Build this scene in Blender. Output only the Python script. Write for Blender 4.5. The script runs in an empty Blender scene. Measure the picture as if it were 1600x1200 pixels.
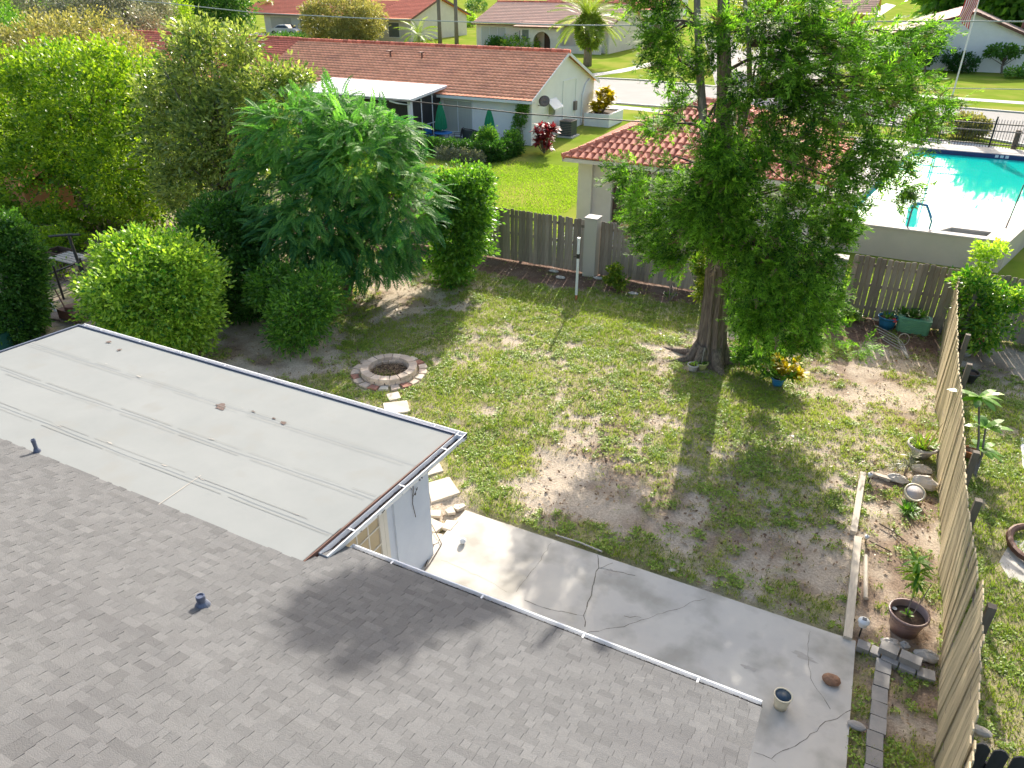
import bpy, math, random
import numpy as np
from mathutils import Vector, Matrix
random.seed(7); rng = np.random.default_rng(11)
PI = math.pi
sc = bpy.context.scene
C = sc.collection

# ------------------------------------------------------------------ camera
F = 1140.0; PT = math.radians(29.2); H = 8.8; YW = math.radians(27)   # focal length in photo pixels (1600 wide), pitch, height, yaw
cam_d = bpy.data.cameras.new('camera'); cam = bpy.data.objects.new('camera', cam_d); C.objects.link(cam)
cam.location = (0, 0, H); cam.rotation_euler = (PI/2 - PT, 0, YW)
cam_d.sensor_width = 36; cam_d.lens = 36*F/1600; cam_d.clip_start = .1; cam_d.clip_end = 3000
sc.camera = cam
# ------------------------------------------------------------------ light
SUN = Vector((-.36, 1.79, 1.0)).normalized()
el = math.asin(SUN.z); azm = math.atan2(SUN.x, SUN.y)
w = bpy.data.worlds.new('World'); sc.world = w; w.use_nodes = True
nt = w.node_tree; bg = nt.nodes['Background']; sky = nt.nodes.new('ShaderNodeTexSky')
sky.sky_type = 'NISHITA'; sky.sun_disc = False; sky.sun_elevation = el; sky.sun_rotation = azm
sky.air_density = 1.2; sky.dust_density = 4.0; sky.ozone_density = .6
nt.links.new(sky.outputs[0], bg.inputs[0]); bg.inputs[1].default_value = .15
sd = bpy.data.lights.new('sun', 'SUN'); sd.energy = 4.5; sd.angle = math.radians(.53); sd.color = (1, .93, .82)
so = bpy.data.objects.new('sun', sd); C.objects.link(so); so.rotation_euler = (-SUN).to_track_quat('-Z', 'Y').to_euler()
so.location = (0, 20, 60)
sc.view_settings.view_transform = 'Standard'; sc.view_settings.look = 'None'
sc.view_settings.exposure = 1.0; sc.view_settings.gamma = 1; sc.view_settings.use_curve_mapping = False
sc.cycles.max_bounces = 6; sc.cycles.transparent_max_bounces = 8
sc.cycles.diffuse_bounces = 3; sc.cycles.glossy_bounces = 2; sc.cycles.transmission_bounces = 3

# ------------------------------------------------------------------ measuring helpers (photo point -> place in the world)
_c, _s = math.cos(PT), math.sin(PT); _cy, _sy = math.cos(YW), math.sin(YW)
def ray(u, v):
    a = (u-800)/F; b = -(v-600)/F
    x, y, z = a, _c+b*_s, -_s+b*_c
    return np.array([x*_cy-y*_sy, x*_sy+y*_cy, z])
O = np.array([0, 0, H])
def P(u, v, z=0.):
    r = ray(u, v); return O + r*((z-H)/r[2])
def PY(u, v, y):
    r = ray(u, v); return O + r*(y/r[1])
def PX(u, v, x):
    r = ray(u, v); return O + r*(x/r[0])
def proj(p):
    X, Y, z = p; x = X*_cy+Y*_sy; y = -X*_sy+Y*_cy; z = z-H; d = y*_c-z*_s
    if d < .1: return (-9999, -9999)
    return (800+F*x/d, 600-F*(y*_s+z*_c)/d)

# ------------------------------------------------------------------ object helpers
BASE = {}
def base(o): return BASE.get(o.name, np.zeros(3)) if o is not None else np.zeros(3)
def tag(o, label=None, cat=None, group=None, kind=None):
    if label: o['label'] = label
    if cat: o['category'] = cat
    if group: o['group'] = group
    if kind: o['kind'] = kind
    return o
def thing(name, label, cat, loc=(0, 0, 0), group=None):
    o = bpy.data.objects.new(name, None); C.objects.link(o); o.location = loc; o.empty_display_size = .2
    BASE[o.name] = np.array(loc, float)
    return tag(o, label, cat, group)
def link(name, me, mats, parent=None, kind=None):
    o = bpy.data.objects.new(name, me); C.objects.link(o)
    for m in (mats if isinstance(mats, (list, tuple)) else [mats]):
        if m and len(me.materials) < len(mats if isinstance(mats, (list, tuple)) else [mats]): me.materials.append(m)
    if parent is not None:
        o.parent = parent; BASE[o.name] = base(parent)
    if kind: o['kind'] = kind
    return o
class MB:
    def __init__(s): s.v = []; s.f = []; s.t = []; s.m = []
    def quad(s, a, b, c, d, t=.5, m=0):
        n = len(s.v); s.v += [tuple(a), tuple(b), tuple(c), tuple(d)]; s.f.append((n, n+1, n+2, n+3)); s.t.append(t); s.m.append(m)
    def poly(s, pts, t=.5, m=0):
        n = len(s.v); s.v += [tuple(p) for p in pts]; s.f.append(tuple(range(n, n+len(pts)))); s.t.append(t); s.m.append(m)
    def add(s, v, f, t=.5, m=0):
        n = len(s.v); s.v += [tuple(p) for p in v]; s.f += [tuple(i+n for i in q) for q in f]; s.t += [t]*len(f); s.m += [m]*len(f)
    def box(s, x0, y0, z0, x1, y1, z1, t=.5, m=0):
        v = [(x0,y0,z0),(x1,y0,z0),(x1,y1,z0),(x0,y1,z0),(x0,y0,z1),(x1,y0,z1),(x1,y1,z1),(x0,y1,z1)]
        s.add(v, [(0,3,2,1),(4,5,6,7),(0,1,5,4),(1,2,6,5),(2,3,7,6),(3,0,4,7)], t, m)
    def obox(s, c, d, l, w, h, t=.5, m=0):           # box centred at c (bottom), long along direction d (xy)
        d = np.array([d[0], d[1], 0.]); d = d/np.linalg.norm(d); e = np.array([-d[1], d[0], 0]); c = np.array(c, float)
        v = [c+d*a*l/2+e*b*w/2+np.array([0,0,k*h]) for k in (0,1) for a, b in ((-1,-1),(1,-1),(1,1),(-1,1))]
        s.add(v, [(0,3,2,1),(4,5,6,7),(0,1,5,4),(1,2,6,5),(2,3,7,6),(3,0,4,7)], t, m)
    def prism(s, pts, z0, z1, t=.5, m=0):            # pts ccw in xy; z0/z1 numbers
        n = len(pts); v = [(p[0], p[1], z0) for p in pts]+[(p[0], p[1], z1) for p in pts]
        s.add(v, [tuple(reversed(range(n))), tuple(range(n, 2*n))]+[(i, (i+1) % n, n+(i+1) % n, n+i) for i in range(n)], t, m)
    def tube(s, pts, rad, n=8, t=.5, m=0, cap=True, flute=0, nf=7):
        pts = [np.array(p, float) for p in pts]; k = len(pts)
        if not hasattr(rad, '__len__'): rad = [rad]*k
        up = np.array([0, 0, 1.]); v = []; ref = None
        for i in range(k):
            d = pts[min(i+1, k-1)]-pts[max(i-1, 0)]; d = d/(np.linalg.norm(d)+1e-9)
            if ref is None: ref = np.array([1., 0, 0]) if abs(d[0]) < .8 else np.array([0, 1., 0])
            a = ref-d*np.dot(ref, d); a /= np.linalg.norm(a); ref = a; b = np.cross(d, a)
            for j in range(n):
                th = 2*PI*j/n; r = rad[i]
                if flute: r *= 1+flute*math.sin(nf*th+.35*i)+.5*flute*math.sin((nf*2+3)*th+1.1*i)
                v.append(pts[i]+r*(math.cos(th)*a+math.sin(th)*b))
        f = [(i*n+j, i*n+(j+1) % n, (i+1)*n+(j+1) % n, (i+1)*n+j) for i in range(k-1) for j in range(n)]
        if cap: f += [tuple(reversed(range(n))), tuple(range((k-1)*n, k*n))]
        s.add(v, f, t, m)
    def lathe(s, prof, c=(0, 0, 0), n=24, t=.5, m=0, wob=0):
        v = []; c = np.array(c, float)
        for r, z in prof:
            for j in range(n):
                th = 2*PI*j/n; v.append((c[0]+r*math.cos(th), c[1]+r*math.sin(th), c[2]+z))
        k = len(prof)
        f = [(i*n+j, i*n+(j+1) % n, (i+1)*n+(j+1) % n, (i+1)*n+j) for i in range(k-1) for j in range(n)]
        if prof[0][0] > 1e-4: f.append(tuple(reversed(range(n))))
        if prof[-1][0] > 1e-4: f.append(tuple(range((k-1)*n, k*n)))
        s.add(v, f, t, m)
    def ball(s, c, r, n=10, t=.5, m=0, sq=(1, 1, 1), noise=0):
        c = np.array(c, float); v = []; k = n//2+1
        for i in range(k):
            ph = PI*i/(k-1)
            for j in range(n):
                th = 2*PI*j/n; rr = r*(1+noise*(random.random()-.5))
                v.append((c[0]+rr*sq[0]*math.sin(ph)*math.cos(th), c[1]+rr*sq[1]*math.sin(ph)*math.sin(th), c[2]+rr*sq[2]*math.cos(ph)))
        s.add(v, [(i*n+j, (i+1)*n+j, (i+1)*n+(j+1) % n, i*n+(j+1) % n) for i in range(k-1) for j in range(n)], t, m)
    def mesh(s, off=np.zeros(3), smooth=False):
        me = bpy.data.meshes.new('m'); v = np.array(s.v)-off
        me.from_pydata(v.tolist(), [], s.f)
        a = me.attributes.new('tint', 'FLOAT', 'FACE'); a.data.foreach_set('value', np.array(s.t, np.float32))
        me.polygons.foreach_set('material_index', s.m)
        if smooth: me.shade_smooth()
        return me
    def build(s, name, mats, parent=None, kind=None, smooth=False):
        me = s.mesh(base(parent), smooth); me.name = name
        for m in (mats if isinstance(mats, (list, tuple)) else [mats]): me.materials.append(m)
        o = bpy.data.objects.new(name, me); C.objects.link(o)
        if parent is not None: o.parent = parent; BASE[o.name] = base(parent)
        if kind: o['kind'] = kind
        return o
def copy_tree(o, parent=None):
    c = o.copy(); C.objects.link(c)
    if parent is not None: c.parent = parent
    for ch in list(o.children): copy_tree(ch, c)
    return c
def at(name, label, cat, loc, mb, mats, group=None, smooth=False):   # a thing that is one mesh, its origin at its base
    me = mb.mesh(np.array(loc, float), smooth); me.name = name
    for m in (mats if isinstance(mats, (list, tuple)) else [mats]): me.materials.append(m)
    o = bpy.data.objects.new(name, me); C.objects.link(o); o.location = loc
    return tag(o, label, cat, group)
def quads(V, tint, name, mat, parent=None, kind=None, k=4):            # V: (N*k,3) numpy, k verts per face
    n = len(V)//k; me = bpy.data.meshes.new(name)
    V = V-base(parent)
    me.vertices.add(n*k); me.vertices.foreach_set('co', V.astype(np.float32).ravel())
    me.loops.add(n*k); me.loops.foreach_set('vertex_index', np.arange(n*k, dtype=np.int32))
    me.polygons.add(n); me.polygons.foreach_set('loop_start', np.arange(0, n*k, k, dtype=np.int32))
    me.update(calc_edges=True)
    a = me.attributes.new('tint', 'FLOAT', 'FACE'); a.data.foreach_set('value', np.asarray(tint, np.float32))
    me.materials.append(mat)
    o = bpy.data.objects.new(name, me); C.objects.link(o)
    if parent is not None: o.parent = parent; BASE[o.name] = base(parent)
    if kind: o['kind'] = kind
    return o

# ------------------------------------------------------------------ noise
_tab = np.random.default_rng(3).random((256, 256))
def vnoise(x, y):
    xi = np.floor(x).astype(int); yi = np.floor(y).astype(int); fx = x-xi; fy = y-yi
    fx = fx*fx*(3-2*fx); fy = fy*fy*(3-2*fy); g = lambda a, b: _tab[a % 256, b % 256]
    return (g(xi, yi)*(1-fx)+g(xi+1, yi)*fx)*(1-fy)+(g(xi, yi+1)*(1-fx)+g(xi+1, yi+1)*fx)*fy
def fbm(x, y, o=4, s=1.):
    r = 0; a = .5; x = x*s; y = y*s
    for i in range(o): r = r+a*vnoise(x+17*i, y+31*i); a *= .5; x = x*2.03; y = y*2.03
    return r/(1-.5**o)

# ------------------------------------------------------------------ materials
def nn(nt, t, **kw):
    n = nt.nodes.new(t)
    for k, v in kw.items(): setattr(n, k, v)
    return n
def pm(name, c1, c2=None, scale=4, rough=.7, bump=.2, bscale=60, tint=0, rand=0, spec=.3, metal=0, stretch=(1, 1, 1), c3=None, c3s=1.2, c3t=.6, world=False):
    m = bpy.data.materials.new(name); m.use_nodes = True; nt = m.node_tree; b = nt.nodes['Principled BSDF']; L = nt.links.new
    c2 = c2 or tuple(x*.8 for x in c1)
    tc = nn(nt, 'ShaderNodeTexCoord'); mp = nn(nt, 'ShaderNodeMapping'); mp.inputs['Scale'].default_value = stretch
    if world: g = nn(nt, 'ShaderNodeNewGeometry'); L(g.outputs['Position'], mp.inputs[0])
    else: L(tc.outputs['Object'], mp.inputs[0])
    no = nn(nt, 'ShaderNodeTexNoise'); no.inputs['Scale'].default_value = scale; no.inputs['Detail'].default_value = 6; no.inputs['Roughness'].default_value = .65
    L(mp.outputs[0], no.inputs['Vector'])
    cr = nn(nt, 'ShaderNodeValToRGB'); cr.color_ramp.elements[0].position = .3; cr.color_ramp.elements[1].position = .7
    cr.color_ramp.elements[0].color = (*c1, 1); cr.color_ramp.elements[1].color = (*c2, 1); L(no.outputs[0], cr.inputs[0])
    col = cr.outputs[0]
    if c3:
        n3 = nn(nt, 'ShaderNodeTexNoise'); n3.inputs['Scale'].default_value = c3s; n3.inputs['Detail'].default_value = 7; L(mp.outputs[0], n3.inputs['Vector'])
        r3 = nn(nt, 'ShaderNodeMapRange'); r3.inputs[1].default_value = c3t-.06; r3.inputs[2].default_value = c3t+.1; L(n3.outputs[0], r3.inputs[0])
        mx = nn(nt, 'ShaderNodeMixRGB'); L(r3.outputs[0], mx.inputs[0]); L(col, mx.inputs[1]); mx.inputs[2].default_value = (*c3, 1); col = mx.outputs[0]
    if tint or rand:
        if tint: a = nn(nt, 'ShaderNodeAttribute', attribute_name='tint'); src = a.outputs['Fac']; amt = tint
        else: a = nn(nt, 'ShaderNodeObjectInfo'); src = a.outputs['Random']; amt = rand
        mr = nn(nt, 'ShaderNodeMapRange'); mr.inputs[3].default_value = 1-amt; mr.inputs[4].default_value = 1+amt; L(src, mr.inputs[0])
        hs = nn(nt, 'ShaderNodeHueSaturation'); L(mr.outputs[0], hs.inputs['Value']); L(col, hs.inputs['Color']); col = hs.outputs[0]
    L(col, b.inputs['Base Color']); b.inputs['Roughness'].default_value = rough; b.inputs['Specular IOR Level'].default_value = spec
    b.inputs['Metallic'].default_value = metal
    if bump:
        nb = nn(nt, 'ShaderNodeTexNoise'); nb.inputs['Scale'].default_value = bscale; nb.inputs['Detail'].default_value = 4; L(mp.outputs[0], nb.inputs['Vector'])
        bp = nn(nt, 'ShaderNodeBump'); bp.inputs['Strength'].default_value = bump; bp.inputs['Distance'].default_value = .006
        L(nb.outputs[0], bp.inputs['Height']); L(bp.outputs[0], b.inputs['Normal'])
    return m
def leafmat(name, dark, light, trans=.4, tcol=None, rough=.45, spec=.35):
    m = bpy.data.materials.new(name); m.use_nodes = True; nt = m.node_tree; L = nt.links.new
    b = nt.nodes['Principled BSDF']; out = nt.nodes['Material Output']
    a = nn(nt, 'ShaderNodeAttribute', attribute_name='tint')
    mx = nn(nt, 'ShaderNodeMixRGB'); L(a.outputs['Fac'], mx.inputs[0]); mx.inputs[1].default_value = (*dark, 1); mx.inputs[2].default_value = (*light, 1)
    L(mx.outputs[0], b.inputs['Base Color']); b.inputs['Roughness'].default_value = rough; b.inputs['Specular IOR Level'].default_value = spec
    tr = nn(nt, 'ShaderNodeBsdfTranslucent'); hs = nn(nt, 'ShaderNodeMixRGB', blend_type='MULTIPLY'); hs.inputs[0].default_value = 1
    L(mx.outputs[0], hs.inputs[1]); hs.inputs[2].default_value = (*(tcol or (2.2, 2.2, .9)), 1); L(hs.outputs[0], tr.inputs[0])
    ms = nn(nt, 'ShaderNodeMixShader'); ms.inputs[0].default_value = trans; L(b.outputs[0], ms.inputs[1]); L(tr.outputs[0], ms.inputs[2]); L(ms.outputs[0], out.inputs[0])
    return m
M = {}
M['shingle'] = pm('shingle', (.125, .126, .130), (.152, .153, .155), 40, .95, .9, 90, tint=.13, spec=.05, c3=(.12, .12, .124), c3s=.5, c3t=.55)
M['membrane'] = pm('membrane', (.245, .258, .256), (.275, .287, .284), .9, .9, .12, 90, c3=(.255, .26, .25), c3s=1.6, c3t=.62, spec=.05)
M['white'] = pm('white_paint', (.74, .75, .77), (.66, .68, .71), 3, .5, .05, 30)
M['offwhite'] = pm('stucco_cream', (.70, .66, .58), (.62, .58, .50), 1.5, .85, 0, 80)
M['stucco'] = pm('stucco_white', (.80, .80, .80), (.74, .74, .74), 1.2, .85, 0, 80)
M['stuccoblue'] = pm('stucco_pale_blue', (.60, .64, .70), (.52, .56, .63), 1.5, .85, .3, 90)
M['beige'] = pm('stucco_beige', (.50, .46, .40), (.44, .41, .355), .8, .85, .3, 60, c3=(.38, .35, .30), c3s=.7, c3t=.6)
M['coping'] = pm('coping', (.46, .43, .39), (.38, .355, .33), 4, .7, .1, 50)
M['concrete'] = pm('concrete', (.56, .53, .475), (.48, .455, .42), 1.1, .85, .25, 120, c3=(.36, .34, .30), c3s=1.3, c3t=.54)
M['concrete2'] = pm('concrete_pale', (.50, .48, .45), (.44, .43, .41), .6, .85, 0, 60)
M['asphalt'] = pm('street_surface', (.27, .265, .26), (.24, .235, .23), .5, .95, 0, 40, c3=(.27, .265, .26), c3s=.3, c3t=.58)
M['slab'] = pm('stepping_slab', (.70, .62, .50), (.58, .51, .42), 6, .85, .4, 70, rand=.12)
M['brickpale'] = pm('pale_brick', (.64, .52, .42), (.52, .42, .34), 9, .85, .5, 60, rand=.18)
M['brickred'] = pm('red_brick', (.42, .20, .14), (.33, .17, .13), 9, .85, .5, 60, rand=.15)
M['paver'] = pm('grey_paver', (.33, .31, .29), (.26, .25, .24), 7, .9, .5, 70, rand=.15)
M['rock'] = pm('rock', (.60, .55, .49), (.42, .38, .34), 7, .85, .8, 25)
M['rockbrown'] = pm('rock_brown', (.34, .19, .11), (.22, .12, .08), 9, .7, .7, 25)
M['wood'] = pm('weathered_wood', (.38, .32, .27), (.245, .205, .17), 5, .9, .5, 40, rand=.28, stretch=(6, 6, .7), c3=(.24, .15, .09), c3s=2, c3t=.6)
M['woodtan'] = pm('tan_wood', (.60, .49, .31), (.42, .34, .22), 5, .8, .4, 40, rand=.25, stretch=(6, 6, .7), c3=(.15, .12, .085), c3s=2.2, c3t=.62)
M['wooddark'] = pm('dark_wood', (.045, .045, .05), (.03, .03, .035), 5, .9, .4, 40, stretch=(6, 6, .7))
M['post'] = pm('fence_post', (.20, .17, .14), (.14, .12, .10), 6, .9, .4, 40, stretch=(5, 5, .8))
M['timber'] = pm('timber', (.60, .53, .43), (.48, .42, .34), 6, .8, .4, 40, stretch=(6, 1, 6))
M['bark'] = pm('bark', (.36, .28, .235), (.085, .062, .05), 7, .95, 1, 22, stretch=(4, 4, .28))
M['bark'].node_tree.nodes['Bump'].inputs['Distance'].default_value = .04
M['barkgrey'] = pm('bark_grey', (.30, .26, .24), (.12, .10, .09), 7, .95, 1, 22, stretch=(4, 4, .3))
M['branch'] = pm('branch', (.12, .09, .07), (.07, .055, .045), 8, .95, .5, 30)
M['tile'] = pm('roof_tile', (.92, .42, .25), (.82, .34, .20), 3, .8, 0, 40, tint=.34, spec=.1, c3=(.68, .30, .19), c3s=.9, c3t=.62)
M['tilered'] = pm('roof_tile_red', (.74, .21, .13), (.60, .16, .10), 3, .8, 0, 40, tint=.34)
M['tilepav'] = pm('roof_tile_pavilion', (.68, .24, .15), (.54, .18, .115), 5, .75, .4, 40, rand=.18)
M['tilepink'] = pm('roof_tile_pink', (.90, .54, .40), (.84, .48, .35), 2, .85, 0, 40, tint=.15)
M['tilepale'] = pm('roof_tile_pale', (.55, .38, .31), (.50, .33, .27), 2, .85, 0, 40, tint=.12)
M['tilebright'] = pm('roof_tile_bright', (.92, .27, .17), (.84, .23, .14), 2, .85, 0, 40, tint=.15)
M['brown'] = pm('brown_door', (.085, .055, .04), (.07, .045, .035), 3, .6, .1, 30)
M['trim'] = pm('brown_trim', (.16, .08, .06), None, 3, .6, .1, 30)
M['screen'] = pm('dark_screen', (.022, .022, .026), (.03, .03, .034), 3, .5, 0)
M['dark'] = pm('dark_metal', (.022, .022, .024), None, 3, .45, 0, spec=.5)
M['pipe'] = pm('vent_pipe', (.10, .12, .18), (.16, .18, .24), 12, .4, .1, 30, metal=.4)
M['grime'] = pm('gutter_debris', (.07, .055, .05), (.035, .03, .028), 14, .95, 1, 40)
M['soil'] = pm('soil', (.085, .055, .04), (.05, .035, .028), 14, .95, 1, 40)
M['purple'] = pm('mauve_plastic', (.25, .17, .16), (.22, .145, .14), 3, .35, .03, 30, spec=.5)
M['creamplastic'] = pm('cream_plastic', (.66, .60, .45), (.60, .54, .41), 4, .4, .03, 30)
M['navy'] = pm('navy_plastic', (.03, .06, .10), None, 4, .4, .03, 30)
M['bluepot'] = pm('blue_pot', (.03, .20, .42), (.02, .15, .33), 4, .35, .03, 30, spec=.5)
M['greenpot'] = pm('green_planter', (.17, .42, .28), (.13, .34, .22), 4, .5, .05, 30)
M['terra'] = pm('terracotta', (.50, .19, .09), (.40, .15, .07), 6, .8, .2, 40)
M['potwhite'] = pm('white_pot', (.56, .52, .50), (.42, .38, .38), 7, .7, .3, 30)
M['yellowpot'] = pm('yellow_pot', (.55, .55, .22), None, 4, .5, .05, 30)
M['umbgreen'] = pm('green_fabric', (.02, .24, .12), (.015, .19, .10), 6, .8, .2, 30)
M['blinds'] = pm('vertical_blinds', (.50, .50, .46), (.40, .41, .38), 3, .6, .05, 30, stretch=(8, 8, .2))
M['curtain'] = pm('tan_curtain', (.52, .42, .27), (.46, .36, .22), 3, .8, .05, 30)
M['acbody'] = pm('air_conditioner_grille', (.055, .07, .075), (.04, .05, .055), 9, .5, .3, 60)
M['carpaint'] = pm('silver_paint', (.62, .65, .68), None, 2, .25, 0, spec=.6)
M['carglass'] = pm('car_glass', (.03, .04, .05), None, 2, .1, 0, spec=.6)
M['tyre'] = pm('tyre', (.02, .02, .02), None, 5, .8, 0)
M['cloth_blue'] = pm('blue_cloth', (.02, .16, .40), (.02, .12, .33), 5, .8, .1, 30)
M['navytile'] = pm('pool_tile', (.02, .035, .12), (.03, .05, .16), 9, .3, .05, 30)
M['poolfloor'] = pm('pool_floor', (.02, .50, .45), (.015, .44, .40), .6, .6, .05, 10)
M['pink'] = pm('pink_petals', (.62, .05, .16), (.75, .15, .10), 9, .6, .2, 30)
M['wire'] = pm('wire', (.05, .05, .055), None, 3, .5, 0)
M['wirepale'] = pm('wire_pale', (.45, .48, .48), None, 3, .5, 0)
M['leaflitter'] = leafmat('fallen_leaf', (.10, .055, .03), (.42, .30, .19), .15, (1.4, 1.2, .8))
M['grass'] = leafmat('grass_blade', (.10, .155, .025), (.38, .42, .09), .35, (1.6, 1.9, .7))
M['lawnblade'] = leafmat('lawn_blade', (.15, .24, .02), (.29, .38, .045), .4, (1.6, 1.9, .6))
M['l_bright'] = leafmat('leaf_bright', (.04, .13, .010), (.30, .42, .03), .38)
M['l_olive'] = leafmat('leaf_olive', (.13, .15, .045), (.38, .36, .13), .35, (1.8, 1.7, 1.0))
M['l_grey'] = leafmat('leaf_grey', (.12, .14, .09), (.30, .31, .22), .25, (1.5, 1.5, 1.1))
M['l_mango'] = leafmat('leaf_glossy', (.045, .10, .022), (.36, .43, .13), .35, (2., 2., .9), .35, .5)
M['l_fern'] = leafmat('leaf_fern', (.02, .115, .045), (.19, .38, .07), .4, (1.5, 1.9, .9), .6, .25)
M['l_dark'] = leafmat('leaf_dark', (.015, .07, .014), (.075, .18, .03), .35)
M['l_mid'] = leafmat('leaf_mid', (.025, .11, .018), (.17, .34, .04), .35, None, .4, .45)
M['l_cedar'] = leafmat('leaf_cedar', (.018, .07, .012), (.28, .47, .06), .45, (1.8, 2.2, .8), .6, .2)
M['l_round'] = leafmat('leaf_round_shrub', (.035, .15, .014), (.38, .54, .07), .36, None, .4, .5)
M['l_yellow'] = leafmat('leaf_yellow', (.28, .22, .01), (.68, .55, .02), .35, (1.4, 1.4, .8))
M['l_yelgreen'] = leafmat('leaf_yellow_green', (.09, .17, .012), (.48, .50, .05), .35, (1.4, 1.5, .8))
M['l_red'] = leafmat('leaf_red', (.10, .02, .03), (.42, .05, .06), .35, (1.8, 1.2, 1.0))
M['l_palm'] = leafmat('leaf_palm', (.07, .14, .025), (.28, .36, .06), .35)
M['l_litter'] = leafmat('leaf_dry', (.22, .14, .08), (.42, .32, .2), .2, (1.4, 1.3, .9))
# ------------------------------------------------------------------ ground sheets
def sheet(name, pts, z, mat, kind='structure', t=.5):
    mb = MB(); mb.poly([(p[0], p[1], z) for p in pts], t); o = mb.build(name, mat); o['kind'] = kind; return o
M['lawn'] = pm('lawn', (.145, .215, .025), (.20, .27, .04), .45, .95, .9, 14, world=True, spec=0, c3=(.26, .275, .06), c3s=.28, c3t=.52)
M['fardirt'] = pm('side_yard_soil', (.30, .235, .18), (.18, .145, .11), 1.4, .95, .6, 14, world=True, c3=(.08, .10, .035), c3s=.9, c3t=.56)
sheet('ground', [(-900, -300), (700, -300), (700, 1400), (-900, 1400)], -.06, M['lawn'])
sheet('side_yard', [(-60, 2), (-16.5, 2), (-16.5, 14), (-18, 27), (-60, 31)], -.03, M['fardirt'])

def blob(X, Y, u, v, r, ex=1.):
    p = P(u, v); return np.exp(-(((X-p[0])/(r*ex))**2+((Y-p[1])/r)**2))
def ground_masks(X, Y):
    n1 = fbm(X, Y, 5, .55); n2 = fbm(X+40, Y+9, 5, 1.7); n3 = fbm(X+11, Y-30, 4, 5.5)
    g = .68+1.2*(n1-.5)+1.3*(n2-.5)+1.3*(n3-.5)                 # grass cover
    for u, v, r, k, ex in [(900, 490, 2.2, .5, 1.5), (760, 620, 1.6, .3, 1), (770, 730, 1.1, .4, 1), (1150, 640, 1.7, .35, 1.2), (700, 520, 1.6, .25, 1.4),
                       (1100, 525, 1.2, -.75, 1.3), (1030, 545, .9, -.5, 1), (860, 760, .9, -.75, .8), (905, 690, .9, -.45, 1), (1320, 590, 1.8, -.28, 1.3), (1400, 640, 1.3, -.22, 1), (1400, 600, .6, -.4, 1.4), (1320, 578, .5, -.5, 1.2),
                       (1130, 740, 1.3, .0, 1.4), (1230, 800, 1.2, .2, 1.3), (1000, 700, 1.0, .15, 1.3), (960, 790, .9, -.45, 1.3), (1180, 850, .8, -.35, 2), (420, 540, 1.8, -.35, 1.5), (440, 575, 1.2, -.4, 1.2), (640, 460, 1.4, -.7, 1.2), (380, 520, 1.3, -.5, 1),
                       (500, 600, 1.2, .3, 1.4), (1290, 900, .8, -.3, 1), (840, 460, 1.2, .35, 2.2), (1000, 495, 1.1, .5, 2.4), (1000, 880, .5, .25, 1.6), (1350, 720, 1.3, -.15, 1)]:
        g = g+k*blob(X, Y, u, v, r, ex)
    strip = np.clip((Y-20.3-1.2*(n1-.5))/.5, 0, 1)*(X < 2.25); g = g-.75*strip       # mulch along the back fence
    bed = np.clip((X-1.02)/.12, 0, 1)*(X < 2.25)*(Y < 14.3); g = g-.25*bed
    brn = np.clip((n2-.45)*4+.9*strip+.7*bed+.3*blob(X, Y, 1090, 790, 2.6, 1.6)+.5*blob(X, Y, 1400, 540, 2.2, 1.8)-.9*blob(X, Y, 860, 760, 1)-.9*blob(X, Y, 1100, 525, 1.6), 0, 1)
    ry = (X > 2.25); g = np.where(ry, g+.33-1.2*blob(X, Y, 1545, 555, 1.1, 1.3), g)
    path = np.exp(-((X+6.2)/.5)**2-((Y-8.9)/.9)**2); g = g-.7*path
    return np.clip(g, -.2, 1.3), brn, strip, n3, n2
xs = np.arange(-22, 12.01, .09); ys = np.arange(3, 22.45, .09)
X, Y = np.meshgrid(xs, ys); g, brn, strip, n3, n2 = ground_masks(X, Y)
G = np.clip((g-.32)/.3, 0, 1)[..., None]
sand = np.array([.50, .42, .33])*(.8+.4*n3[..., None]); dirt = np.array([.29, .215, .16])*(.75+.5*n3[..., None]); mul = np.array([.15, .085, .062])*(.7+.6*n3[..., None])
base_c = sand*(1-brn[..., None])+dirt*brn[..., None]; base_c = base_c*(1-strip[..., None]*.8)+mul*strip[..., None]*.8
gr = np.array([.33, .31, .14])*(.8+.4*n2[..., None]); col = base_c*(1-G*.72)+gr*G*.72
Z = .03*(fbm(X, Y, 3, .8)-.5)+.025*(n3-.5)+.02*G[..., 0]
Z = np.where((X > -6.2) & (X < 1.3) & (Y < 9.4), -.05, Z)
ny, nx = X.shape; me = bpy.data.meshes.new('yard')
me.vertices.add(nx*ny); me.vertices.foreach_set('co', np.stack([X, Y, Z], -1).astype(np.float32).ravel())
i = np.arange((ny-1)*(nx-1)); r_, c_ = i//(nx-1), i % (nx-1); a = r_*nx+c_
loops = np.stack([a, a+1, a+1+nx, a+nx], -1).astype(np.int32)
me.loops.add(loops.size); me.loops.foreach_set('vertex_index', loops.ravel()); me.polygons.add(len(i)); me.polygons.foreach_set('loop_start', np.arange(0, loops.size, 4, dtype=np.int32))
me.update(calc_edges=True); me.shade_smooth()
at_ = me.attributes.new('col', 'FLOAT_COLOR', 'POINT'); at_.data.foreach_set('color', np.concatenate([col, np.ones((ny, nx, 1))], -1).astype(np.float32).ravel())
m = bpy.data.materials.new('yard_ground'); m.use_nodes = True; nt = m.node_tree; b = nt.nodes['Principled BSDF']; L = nt.links.new
a_ = nn(nt, 'ShaderNodeAttribute', attribute_name='col'); tc = nn(nt, 'ShaderNodeTexCoord')
n_ = nn(nt, 'ShaderNodeTexNoise'); n_.inputs['Scale'].default_value = 22; n_.inputs['Detail'].default_value = 8; n_.inputs['Roughness'].default_value = .75; L(tc.outputs['Object'], n_.inputs['Vector'])
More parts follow.
